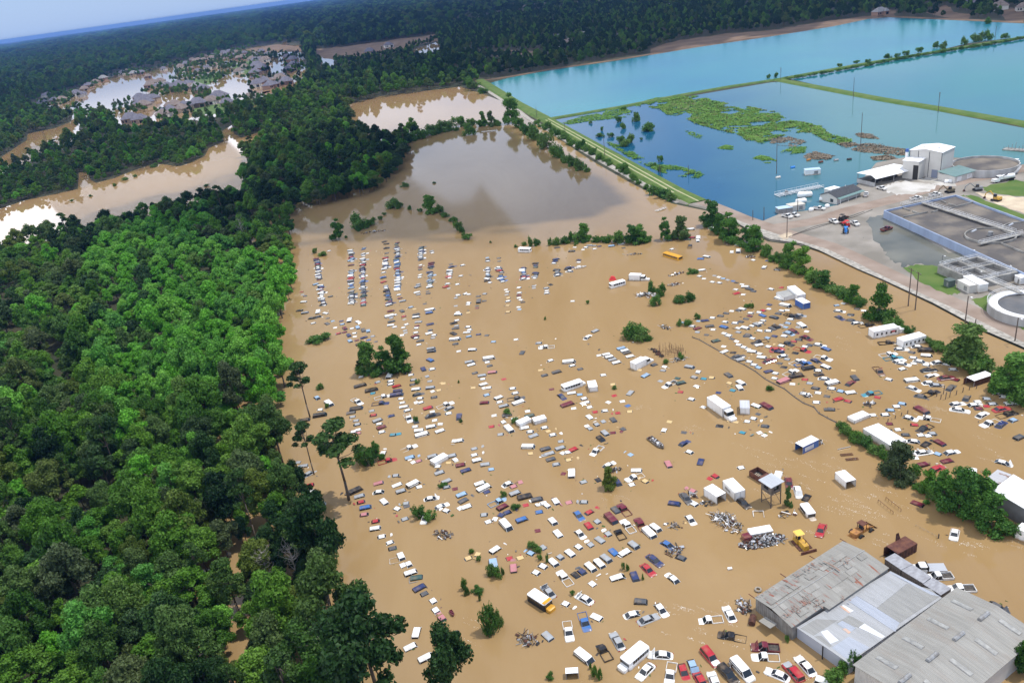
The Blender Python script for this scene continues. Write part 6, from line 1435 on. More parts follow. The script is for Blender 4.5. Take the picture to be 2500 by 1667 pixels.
# open canopy
zc = 5.2
A_, B_, C_ = W(*z5(790, 470), zc), W(*z5(930, 520), zc), W(*z5(1292, 430), zc)
d = C_ - B_; rz = math.atan2(d.y, d.x); L_ = d.length; n_ = Vector((-d.y, d.x, 0)).normalized(); Wd = abs((A_ - B_).dot(n_))
Wd = max(Wd, 11)
o = thing('open_canopy', (B_.x, B_.y, .55), rz, 'white roofed open canopy over heaps of sludge', 'canopy')
h = zc - .55
MB().loft([[(X, -.4, h - .9), (X, 2.4, h + .35), (X, Wd + .3, h - .05), (X, Wd + .3, h - .2), (X, 2.4, h + .2), (X, -.4, h - 1.05)] for X in (0, L_)]).build('roof', M_wroof, o)
for X in (.3, L_ * .5, L_ - .3):
    for y in (.2, Wd - .3):
        MB().box((X, y, h / 2 - .3), (.25, .25, h - .3)).build('post', M_steel, o)
MB().box((.15, Wd / 2, .8), (.2, Wd - .4, 1.9)).box((L_ / 2, Wd - .1, .8), (L_, .2, 1.9)).build('low_walls', M_concw, o)
m_ = MB()
for i in range(5):
    m_.sphere((L_ * (.2 + .15 * i), Wd * (.5 + .15 * math.sin(i * 2)), -.2), 1.9, 0, 10, 6, (1.4, 1.1, .7))
m_.build('sludge_heap', mat('dark_compost', (.045, .042, .038), .95, (.09, .08, .07), 1), o)
fix_normals(o)
# site office with dark roof in the water
A_, B_ = W(*z5(560, 780), .2), W(*z5(790, 700), .2)
d = B_ - A_; rz = math.atan2(d.y, d.x); L_ = d.length; Wd = 9.5
o = thing('site_house', (A_.x, A_.y, .1), rz, 'cream house with dark roof and green porch edge standing in water', 'house')
MB().loft([[(X, 0, -.5), (X, 0, 3), (X, Wd / 2, 4.6), (X, Wd, 3), (X, Wd, -.5)] for X in (0, L_)]).build('walls', M_wallpale, o)
MB().loft([[(X, -.2, 3.03), (X, Wd / 2, 4.75), (X, Wd + .4, 2.95), (X, Wd + .4, 3.1), (X, Wd / 2, 4.9), (X, -.2, 3.2)] for X in (-.4, L_ + .4)]).build('roof', M_slate, o)
MB().box((L_ / 2, -1.0, 2.85), (L_ + .6, 2.0, .12), 0, 0, (.16, 0, 0)).build('porch_roof', M_greenroof, o)
for i in range(4):
    MB().box((.2 + i * (L_ - .4) / 3, -1.8, 1.2), (.12, .12, 2.8)).build('porch_post', M_white, o)
MB().box((-.03, Wd * .3, 1.4), (.08, 1.6, 1.5)).build('window', M_glass, o)
for i in range(3):
    MB().cyl((L_ * (.2 + .3 * i), Wd * .65, 4.2), (L_ * (.2 + .3 * i), Wd * .65, 5.0), .14, n=6).build('vent_pipe', M_white, o)
fix_normals(o)
# boxes, tanks and pipe racks standing in the pond and yard
def boxthing(name, lb, cat, x, y, a, L_, Wd, h, m, roofm=None, z=0.1, lid=.12):
    p = W(x, y, z)
    o = thing(name, p, heading(x, y, a, z), lb, cat)
    MB().loft([rrect(-L_ / 2, L_ / 2, Wd, .08, -.6), rrect(-L_ / 2, L_ / 2, Wd, .08, h)]).build('body', m, o)
    MB().loft([rrect(-L_ / 2 - .12, L_ / 2 + .12, Wd + .24, .1, h), rrect(-L_ / 2 - .1, L_ / 2 + .1, Wd + .2, .1, h + lid)]).build('lid', roofm or m, o)
    d = MB().box((L_ * .2, -Wd / 2 - .02, h * .45), (L_ * .25, .05, h * .6)).build('door', M_steel, o)
    return o
boxthing('pump_house', 'pale blue roofed pump house alone in the deep pond', 'hut', *z5(325, 490), 5, 7.5, 4, 2.6, M_white, mat('pale_blue_roof', (.45, .58, .72), .5), .1)
boxthing('control_cabin', 'beige block cabin beside the white gas tanks', 'hut', *z5(165, 830), 10, 7, 4.5, 2.6, M_wallpale, mat('beige_roof', (.55, .52, .46), .8), .1)
boxthing('store_shed', 'shed with a pale blue roof at the pond bank', 'shed', *z5(55, 855), 8, 6.5, 4, 2.3, M_steel, mat('pale_blue_roof', (.45, .58, .72), .5), .1)
boxthing('tool_shed', 'small pale roofed box behind the dark roofed house', 'shed', *z5(515, 668), 15, 6, 4, 2.2, M_wallpale, M_wroof, .1)
boxthing('generator', 'white generator cabinet, longer one, by the grass', 'generator', *z6(1880, 405), -28, 8.5, 3, 2.9, M_white, M_wroof, .6)
boxthing('generator', 'cream generator cabinet with louvred end by the grass', 'generator', *z6(1805, 420), -28, 6, 3, 2.6, M_wallpale, M_wallpale, .6)
boxthing('transformer', 'dark grey green transformer cabinet on the grass', 'transformer', *z6(1635, 385), -25, 2.6, 2.4, 2.3, mat('cabinet_green', (.09, .12, .11), .6), None, .6)
boxthing('switch_box', 'white cabinet on a slab at the right edge', 'cabinet', *z6(2320, 360), -25, 2.8, 2.8, 2.6, M_white, M_wroof, .6)
for i, (x, y, lb) in enumerate(((2275, 395, 'back blue portable toilet of the row'), (2283, 412, 'middle blue portable toilet of the row'), (2292, 435, 'front blue portable toilet of the row'))):
    boxthing('portable_toilet', lb, 'toilet', *z5(x, y), 60, 1.6, 1.6, 2.3, M_lblue, M_white, .5)
for (x0, y0, x1, y1), lb, r in (((182, 690, 328, 680), 'upper white cylindrical gas tank in the pond', 1.5), ((165, 755, 272, 740), 'lower white cylindrical gas tank in the pond', 1.35)):
    a, b = W(*z5(x0, y0), 1.3), W(*z5(x1, y1), 1.3)
    o = thing('gas_tank', ((a.x + b.x) / 2, (a.y + b.y) / 2, 0), math.atan2(b.y - a.y, b.x - a.x), lb, 'tank')
    L_ = (b - a).length
    MB().loft([[(x, r * k * math.cos(t), 1.2 + r * k * math.sin(t)) for t in [j * .4488 for j in range(14)]] for x, k in ((-L_ / 2, .3), (-L_ / 2 + .3, .8), (-L_ / 2 + .9, 1), (L_ / 2 - .9, 1), (L_ / 2 - .3, .8), (L_ / 2, .3))]).build('shell', M_white, o, True)
    for x in (-L_ * .3, L_ * .3):
        MB().box((x, 0, -.1), (.4, r * 1.5, 1.2)).build('saddle', M_conc, o)
    MB().cyl((0, 0, 1.2 + r), (0, 0, 1.7 + r), .3, n=8).build('hatch', M_steel, o)
o = thing('pipe_gallery', W(*z5(200, 660), .1), heading(*z5(200, 660), 12), 'gallery of white pipes and rails standing in the pond', 'pipework')
m_ = MB()
for i in range(5):
    m_.cyl((-12, -2 + i, .6 + .25 * (i % 2)), (12, -2 + i * .9, .6 + .25 * (i % 2)), .14, n=6)
for i in range(9):
    x = -12 + i * 3
    m_.box((x, 0, .4), (.3, 5, .25)); m_.cyl((x, -2.3, -.4), (x, -2.3, 1.7), .06, n=4); m_.cyl((x, 2.3, -.4), (x, 2.3, 1.7), .06, n=4)
m_.build('pipes', M_rail, o)
rl = MB(); railing(rl, [(-12, 2.4), (12, 2.4)], 1.3, .4); railing(rl, [(-12, -2.4), (12, -2.4)], 1.3, .4); rl.build('railing', M_rail, o)
MB().cyl((-7, 0, -.3), (-7, 0, 1.8), .8, n=10).build('valve_drum', M_steel, o)
o = thing('pipe_gallery', W(*z5(2300, 265), .1), heading(*z5(2300, 265), -5), 'pump stand with thin masts in green water, right edge', 'pipework')
m_ = MB().box((0, 0, .2), (14, 4, .5))
m_.build('slab', M_conc, o)
m_ = MB()
for i in range(7):
    m_.cyl((-5 + i * 1.7, 0, .4), (-5 + i * 1.7, 0, 2.2 + (i % 3) * .9), .12, n=5)
railing(m_, [(-6.5, -1.8), (6.5, -1.8)], 1.1, .45); m_.build('masts', M_steel, o)
# white pickups and machines of the works (upright, wheels on gravel)
def pickup(x, y, a, c, lb, z=.57):
    p = W(*z5(x, y), z)
    o = thing('pickup_truck', p, heading(*z5(x, y), a, z), lb, 'pickup truck', 'pickups parked at the water works')
    for n, me in SHARED['pickup'].items():
        q = obj(n, me, o)
        if n in ('body', 'roof'):
            own(q, PAINT[c])
    for n in ('wheel', 'headlight', 'tail_light'):
        for me in EXTRA['pickup'][n]:
            obj(n, me, o)
for x, y, a, c, lb in ((88, 905, -12, 'w', 'nearer of two white pickups by the pond bank shed'), (152, 893, -12, 'w', 'farther of two white pickups by the pond bank shed'), (392, 832, -5, 'w', 'white pickup parked before the beige cabin'), (532, 955, -25, 'w', 'white pickup left of the tractors'),
                       (735, 975, -30, 'w', 'white pickup right of the tractors'), (990, 638, -15, 'w', 'white pickup beside the open canopy'), (840, 698, 75, 'w', 'white pickup nose on beside the dark roofed house'), (1318, 733, 12, 'w', 'left white pickup behind the big basin'),
                       (1497, 697, 12, 'w', 'right white pickup behind the big basin'), (1037, 1028, 18, 'm', 'maroon pickup standing in the shallow puddle')):
    pickup(x, y, a, c, lb)
p = W(*z5(2150, 560), .57); o = thing('vacuum_truck', p, heading(*z5(2150, 560), 190), 'white vacuum tank truck on the gravel road', 'truck')
MB().loft([rrect(2.2, 5.2, 2.4, .3, .6), rrect(2.2, 5.1, 2.3, .3, 1.7)]).build('hood', M_white, o)
MB().loft([rrect(.8, 3.2, 2.4, .2, 1.4), rrect(.9, 2.9, 2.2, .2, 2.9)]).build('cab', M_white, o)
MB().box((3.05, 0, 2.3), (.1, 2.0, .7)).build('windshield', M_glass, o)
MB().loft([[(x, 1.15 * math.cos(t), 2.0 + 1.1 * math.sin(t)) for t in [j * .5236 for j in range(12)]] for x in (-5, .4)]).build('tank', M_white, o, True)
MB().box((-.5, 0, .9), (10, 1.6, .4)).build('frame', M_black, o)
MB().cyl((.6, .6, 2.6), (-1.5, .6, 3.5), .2, n=8).build('hose_boom', M_black, o)
for x in (-4.2, -3.0, 3.9):
    for s in (-1, 1):
        MB().cyl((x, s * .75, .5), (x, s * 1.15, .5), .5, n=12).build('wheel', M_tyre, o)
def digger(x, y, a, m, lb, name='excavator', blade=False):
    p = W(*z5(x, y), .57); o = thing(name, p, heading(*z5(x, y), a), lb, name.replace('_', ' '))
    for s in (-1, 1):
        MB().loft([[(X, s * 1.1 + dy, z) for X, z in ((-1.8, .4), (-1.5, 0), (1.5, 0), (1.8, .4), (1.5, .8), (-1.5, .8))] for dy in (-.25, .25)]).build('track', M_black, o)
    MB().loft([rrect(-2.0, 1.0, 2.2, .2, .85), rrect(-1.9, .9, 2.1, .2, 1.8)]).build('body', m, o)
    MB().loft([rrect(-.3, 1.1, 1.0, .15, 1.8, cy=.5), rrect(-.2, .9, .9, .15, 2.9, cy=.5)]).build('cab', M_glass, o)
    MB().tube([(1.0, -.3, 1.6), (3.2, -.3, 3.6), (5.0, -.3, 2.3)], .22, 6).build('boom', m, o)
    MB().tube([(5.0, -.3, 2.3), (5.4, -.3, .6)], .18, 6).build('stick_arm', m, o)
    MB().loft([rrect(4.9, 5.9, .9, .15, .2, cy=-.3), rrect(5.1, 5.7, .8, .1, .8, cy=-.3)]).build('bucket', M_rustd, o)
digger(1640, 668, 190, mat('dull_olive', (.16, .13, .08), .7), 'olive excavator parked behind the big basin')
digger(2085, 745, 170, M_machine, 'yellow excavator on pale sand')
digger(1905, 648, 185, M_steel, 'grey excavator by the grass corner')
def tractor(x, y, a, m, lb):
    p = W(*z5(x, y), .57); o = thing('backhoe_tractor', p, heading(*z5(x, y), a), lb, 'tractor')
    for X, r in ((-1.0, .8), (1.3, .5)):
        for s in (-1, 1):
            MB().cyl((X, s * .7, r), (X, s * 1.1, r), r, n=12).build('wheel', M_tyre, o)
    MB().loft([rrect(.2, 2.1, .9, .15, .7), rrect(.2, 2.0, .8, .15, 1.6)]).build('hood', m, o)
    MB().box((-.8, 0, 1.0), (1.8, 1.1, .7)).build('body', m, o)
    c = MB()
    for X in (-1.4, 0):
        for s in (-1, 1):
            c.cyl((X, s * .6, 1.3), (X, s * .6, 2.6), .05, n=4)
    c.build('roll_bars', M_black, o)
    MB().box((-.7, 0, 2.65), (1.7, 1.5, .1)).build('canopy', m, o)
    MB().tube([(1.8, .4, .8), (3.0, .4, 1.2), (3.5, .4, .4)], .1, 5).build('loader_arm', m, o)
    MB().box((3.6, 0, .4), (.7, 1.8, .6)).build('bucket', M_rustd, o)
    MB().tube([(-1.7, 0, 1.0), (-2.6, 0, 2.4), (-3.6, 0, 1.4), (-3.8, 0, .4)], .1, 5).build('dig_arm', m, o)
tractor(645, 1050, 95, M_lblue, 'blue tractor with loader between white pickups')
tractor(645, 990, 150, M_red, 'red tractor behind the blue one')
tractor(615, 930, 30, M_black, 'black tractor behind the red one')
boat(*z5(770, 1108), -5, 4, 2.2, M_black, 'black skiff on the muddy yard')
for x, y, lb in ((415, 740, 'beige tank at the corner of the dark roofed house'), (315, 845, 'small white drum beside the cabin pickup'), (468, 812, 'white drum between cabin pickup and house'), (1612, 575, 'left white drum before the green roofed shed'), (1645, 572, 'right white drum before the green roofed shed')):
    q = tag(MB().loft([[(rr * math.cos(k * .7854), rr * math.sin(k * .7854), z) for k in range(8)] for rr, z in ((1.0, -.3), (1.1, .2), (1.1, 1.2), (.7, 1.6))]).build('storage_drum', M_white, None, True), lb, 'drum')
    q.location = W(*z5(x, y), .5)
for x, y, sx, lb in ((410, 1440, 'a', 0),):
    pass
for (ox, oy), lb, m in ((z5(293, 362), 'orange drum afloat in the blue pond', M_machor), (z5(408, 383), 'red brown drum afloat in the blue pond', M_rustm), (z5(555, 365), 'wire cage of scrap by the weeds', M_steel), (z5(680, 357), 'dark cart by the weeds', M_black), (z5(140, 433), 'blue float in the blue pond', M_lblue), (z5(0, 530), 'pale drum at the gravel bank', M_wallpale)):
    q = tag(MB().cyl((-1.1, 0, .3), (1.1, .2, .35), .75, .7, 9).box((.2, .9, .3), (1.4, .3, .5)).build('pond_drum', m), lb, 'drum'); q.location = W(ox, oy, 0)

# ---------------------------------------------------------------- poles
def pole(base, top, lb, arms=0, lamp=False, wood=True):
    b = W(*base, 0)
    m_, c_ = mpp(*base)
    h = math.hypot(base[0] - top[0], base[1] - top[1]) * m_ / c_
    o = thing('utility_pole', b, heading(*base, -30), lb, 'pole', 'utility poles of the water works')
    MB().cyl((0, 0, -1), (0, 0, h), .20, .13, 8).build('shaft', M_post if wood else M_steel, o)
    for i in range(arms):
        a = MB().box((0, 0, h - .5 - i * 1.1), (2.6, .14, .16))
        a.build('crossarm', M_post, o)
        MB().cyl((-1.1, 0, h - .42 - i * 1.1), (-1.1, 0, h - .1 - i * 1.1), .07, n=5).cyl((1.1, 0, h - .42 - i * 1.1), (1.1, 0, h - .1 - i * 1.1), .07, n=5).build('insulators', M_steel, o)
    if lamp:
        MB().cyl((0, 0, h - .2), (1.2, 0, h + .1), .05, n=5).build('lamp_arm', M_steel, o)
        MB().box((1.4, 0, h + .08), (.7, .35, .18)).build('lamp_head', M_white, o)
pole(z6(1243, 578), z6(1275, 262), 'left of the tall twin poles in the flood', 1)
pole(z6(1310, 615), z6(1355, 300), 'right of the tall twin poles in the flood', 1)
pole(z6(1775, 842), z6(1818, 535), 'tall pole behind the big round tree', 0, True)
pole(z6(1873, 850), z6(1893, 722), 'short pole right of the tall tree side pole', 0)
pole(z6(2262, 925), z6(2305, 730), 'lamp pole at the lower end of the gravel road', 0, True)
pole((1921, 583), (1924, 534), 'lamp pole on the gravel bank corner', 0, True)
pole((1477, 384), (1476, 338), 'pole on the grass levee, middle of the row', 0)
pole((1311, 288), (1308, 262), 'farthest small pole on the grass levee', 0)
pole((1380, 325), (1378, 300), 'second small pole on the grass levee', 0)
pole((1612, 431), (1613, 402), 'pole by the near end of the weedy levee', 0)
pole((1681, 428), (1680, 405), 'thin pole beside the pond weeds', 0)
pole((1896, 425), (1898, 346), 'tall thin pole in the deep blue pond', 0)
pole((2101, 356), (2104, 287), 'tall thin pole at the weeds far end', 0)
pole((2083, 241), (2086, 198), 'thin pole on the green levee', 0)
pole((2290, 276), (2291, 235), 'pole with crossarms on the green levee', 3)
pole((1906, 198), (1905, 170), 'pole with crossarms at the levee junction', 3)
pole((2429, 96), (2432, 72), 'pole with crossarms on the far levee', 2)
pole((1865, 539), (1868, 508), 'pole by the store shed roof', 0)
pole((1947, 520), (1946, 488), 'pole beside the beige cabin', 0)
pole((1838, 540), (1840, 515), 'short pole at the pond corner', 0)
pole((120, 369), (104, 324), 'left pole of the leaning pair in the creek', 0)
pole((122, 366), (110, 326), 'right pole of the leaning pair in the creek', 0)
for i, (x, y, lb) in enumerate(((1565, 100, 'lamp post at the small basin left corner'), (1910, 250, 'lamp post at the small basin front'), (2190, 195, 'lamp post at the small basin right end'), (1845, 45, 'lamp post between the two basins'))):
    pole(z6(x, y + 75), z6(x + 2, y), lb, 0, True, False)

# ---------------------------------------------------------------- vegetation
L_A = leaf_mat('foliage_mixed', [(0.034, 0.094, 0.011), (0.068, 0.176, 0.014), (0.111, 0.240, 0.020), (0.072, 0.163, 0.027), (0.098, 0.156, 0.044), (0.044, 0.124, 0.015), (0.085, 0.202, 0.018), (0.130, 0.254, 0.031), (0.075, 0.105, 0.045), (0.125, 0.175, 0.022), (0.030, 0.085, 0.022), (0.055, 0.085, 0.030)])
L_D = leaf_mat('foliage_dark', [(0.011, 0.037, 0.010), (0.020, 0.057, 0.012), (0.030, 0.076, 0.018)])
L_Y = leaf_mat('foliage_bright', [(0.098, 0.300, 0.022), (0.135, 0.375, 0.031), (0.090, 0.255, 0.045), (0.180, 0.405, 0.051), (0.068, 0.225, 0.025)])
L_P = leaf_mat('foliage_pine', [(0.030, 0.075, 0.015), (0.050, 0.105, 0.017)])
L_B = leaf_mat('foliage_bush', [(0.046, 0.124, 0.020), (0.085, 0.186, 0.027), (0.116, 0.201, 0.046)])
L_W = leaf_mat('foliage_pond', [(0.070, 0.200, 0.013), (0.110, 0.260, 0.017), (0.090, 0.170, 0.025)])
M_bark = mat('bark', (.10, .075, .055), .95, (.16, .13, .10), 3)
def leaves(lobes, n, size, flat=0.0, seed=0, core=.70, up=.3):
    r_ = np.random.default_rng(seed)
    L = np.array(lobes, float)
    wgt = L[:, 3] ** 2; wgt /= wgt.sum()
    idx = r_.choice(len(L), n, p=wgt)
    d = r_.normal(size=(n, 3)); d[:, 2] = d[:, 2] * .85 + up
    d /= np.linalg.norm(d, axis=1)[:, None]
    sq = L[idx, 4] if L.shape[1] > 4 else np.ones(n)
    rad = L[idx, 3] * r_.uniform(.62, 1.22, n)
    c = L[idx, :3] + d * rad[:, None] * np.stack([np.ones(n), np.ones(n), sq], 1)
    nrm = d + r_.normal(size=(n, 3)) * .75; nrm[:, 2] += flat
    nrm /= np.linalg.norm(nrm, axis=1)[:, None]
    t = np.cross(nrm, r_.normal(size=(n, 3))); t /= np.linalg.norm(t, axis=1)[:, None]
    b = np.cross(nrm, t)
    s = size * r_.uniform(.6, 1.35, n)[:, None]
    w = s * r_.uniform(.5, .8, n)[:, None]
    V = np.stack([c - t * s, c - b * w + nrm * s * .15, c + t * s, c + b * w + nrm * s * .15], 1).reshape(-1, 3)
    F = np.arange(4 * n).reshape(-1, 4)
    vs, fs = [tuple(v) for v in V], [tuple(f) for f in F]
    mb = MB(); mb.add(vs, fs)
    for i, l in enumerate(lobes):                       # dense heart of each leaf clump
        ph = r_.uniform(0, 6)
        q = l[4] if len(l) > 4 else 1
        mb.sphere(l[:3], l[3] * core, 0, 7, 5, (1, 1, q))
    return mb
def trunk_mesh(h, r, limbs, seed, lean=(0, 0)):
    r_ = random.Random(seed); mb = MB()
    pts = [(lean[0] * f * h + r_.uniform(-.15, .15) * (f > 0), lean[1] * f * h + r_.uniform(-.15, .15) * (f > 0), -1 + (h + 1) * f) for f in (0, .3, .6, .85, 1)]
    mb.tube(pts, [r, r * .8, r * .62, r * .4, r * .22], 7)
    for l in limbs:
        k = r_.choice((2, 3)); a = Vector(pts[k])
        e = Vector(l[:3]); mid = (a + e) / 2 + Vector((0, 0, -.3))
        mb.tube([a, mid, e], [r * .38, r * .25, r * .1], 5)
    return mb
def broad(seed, H=13.0, Rr=4.6, n=3000, size=.36):
    r_ = random.Random(seed); lobes = []
    ex, ph, sk_ = r_.uniform(.72, 1.0), r_.random() * 6.28, r_.uniform(-.9, .9)
    for i in range(27):
        t = r_.random() * 6.28; rr = Rr * .86 * math.sqrt(r_.random()); f = r_.random()
        z = H * (.46 + .46 * f * (1 - .55 * (rr / Rr) ** 2)) - rr * .22 + .5 * math.sin(3 * t + ph)
        lobes.append((rr * math.cos(t) * ex + sk_ * f, rr * math.sin(t), z, r_.choice((.75, .95, 1.2, 1.6)) * r_.uniform(.9, 1.15) * Rr / 4.6, .82))
    lobes.append((sk_, 0, H * .88, 1.5 * Rr / 4.6, .9))
    return leaves(lobes, n, size, seed=seed), trunk_mesh(H * .8, .26, lobes[:7], seed)
def pinetree(seed, H=20.0, n=1900):
    r_ = random.Random(seed); lobes = []
    for i in range(15):
        f = r_.random(); t = r_.random() * 6.28
        z = H * (.62 + .36 * f); rr = (1.15 - f * .75) * 3.4 * r_.uniform(.5, 1)
        lobes.append((rr * math.cos(t), rr * math.sin(t), z, r_.uniform(.9, 1.5), .5))
    lobes.append((0, 0, H * .99, 1.2, .7))
    return leaves(lobes, n, .36, .3, seed, .6), trunk_mesh(H * .97, .24, lobes[:12], seed, (.02, .01))
def bushm(seed, n=1300, size=.21, Rr=2.3, H=3.2):
    r_ = random.Random(seed); lobes = []
    for i in range(13):
        t = r_.random() * 6.28; rr = Rr * .82 * math.sqrt(r_.random())
        lobes.append((rr * math.cos(t), rr * math.sin(t), H * r_.uniform(.08, .78), r_.uniform(.45, 1.0) * Rr / 2.3, r_.uniform(.8, 1.5)))
    return leaves(lobes, n, size, seed=seed, core=.42), trunk_mesh(H * .5, .1, lobes[:4], seed)
TREES = [broad(s) for s in (1, 2, 3, 4, 5, 6)]
PINES = [pinetree(s) for s in (11, 12, 13)]
BUSH = [bushm(s) for s in (21, 22, 23, 24)]
def both(ct, lm, name):
    c, t = ct
    a = c.mesh(name + '_crown', [lm]); b = t.mesh(name + '_trunk', [M_bark], True)
    j = MB(); j.add(c.v, c.f, 0); j.add(t.v, t.f, 1)
    return a, b, j.mesh(name, [lm, M_bark])
TM = [both(t, L_A, 'broadleaf_tree') for t in TREES]
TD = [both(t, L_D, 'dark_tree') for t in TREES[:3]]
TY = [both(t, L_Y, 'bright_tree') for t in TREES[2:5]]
PM = [both(t, L_P, 'pine_tree') for t in PINES]
BM_ = [both(t, L_B, 'bush') for t in BUSH]
BIGM = [both(broad(s, n=6500, size=.26), L_A, 'big_tree') for s in (31, 32, 33)]
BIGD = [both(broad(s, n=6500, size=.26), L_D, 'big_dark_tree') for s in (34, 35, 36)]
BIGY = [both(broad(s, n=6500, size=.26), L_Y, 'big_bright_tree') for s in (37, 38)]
def shrubby(seed, H=13.0, Rr=4.4, n=4200, size=.34):
    r_ = random.Random(seed); lobes = []
    for i in range(34):
        t = r_.random() * 6.28; f = r_.random() ** 1.3
        rr = Rr * (1.02 - .75 * f) * math.sqrt(r_.random())
        lobes.append((rr * math.cos(t), rr * math.sin(t) * .8, H * (.05 + .84 * f), r_.choice((.7, 1.0, 1.4)) * r_.uniform(.9, 1.3), .9))
    return leaves(lobes, n, size, seed=seed), trunk_mesh(H * .8, .22, lobes[:6], seed)
SHT = [both(shrubby(s), L_A, 'flood_tree') for s in (41, 42, 43)]
L_E = leaf_mat('foliage_deep', [(0.041, 0.121, 0.020), (0.072, 0.182, 0.024), (0.101, 0.223, 0.034)])
SHD = [both(shrubby(s), L_E, 'dark_flood_tree') for s in (44, 45, 46)]
treelab = []
BQ, BKEY = [], ['']
def tree(kind, meshes, p, sx, sz, rz, desc, cat='tree', group=None, single=False):
    if single:
        o = obj(kind, meshes[2])
        o.location = p; o.rotation_euler = (0, 0, rz)
        o['category'] = cat
    else:
        o = thing(kind, p, rz); o['category'] = cat
        obj('crown' if kind != 'bush' else 'foliage', meshes[0], o); obj('trunk' if kind != 'bush' else 'stems', meshes[1], o)
    o.scale = (sx, sx, sz)
    if group:
        o['group'] = group
    x, y = px((p[0], p[1], p[2] + 3))
    treelab.append((o, desc, x, y))
    return o
def at(x, y, w, h, kind='t', z=0.0, desc=None, group=None):
    """a plant whose foot is at a picture point and that is w by h pixels there"""
    m_, c_ = mpp(x, y)
    wm, hm = w * m_, h * m_ / c_
    p = W(x, y, z); rz = rnd.random() * 6.28
    if kind == 't':
        mm = rnd.choice(SHT if not desc else BIGM); return tree('broadleaf_tree', mm, p, wm / 9.6, hm / 12.6, rz, desc or 'green leafy tree', 'tree', group)
    if kind == 'd':
        mm = rnd.choice(SHD if not desc else BIGD); return tree('broadleaf_tree', mm, p, wm / 9.6, hm / 12.6, rz, desc or 'dark leafy tree', 'tree', group)
    if kind == 'p':
        mm = rnd.choice(PM); return tree('pine_tree', mm, p, wm / 7.6, hm / 21, rz, desc or 'tall bare stemmed pine', 'pine tree', group)
    BQ.append((w * h, p, wm / 5.0, hm / 3.6, rz, desc or 'green bush', group, w < 26, BKEY[0]))
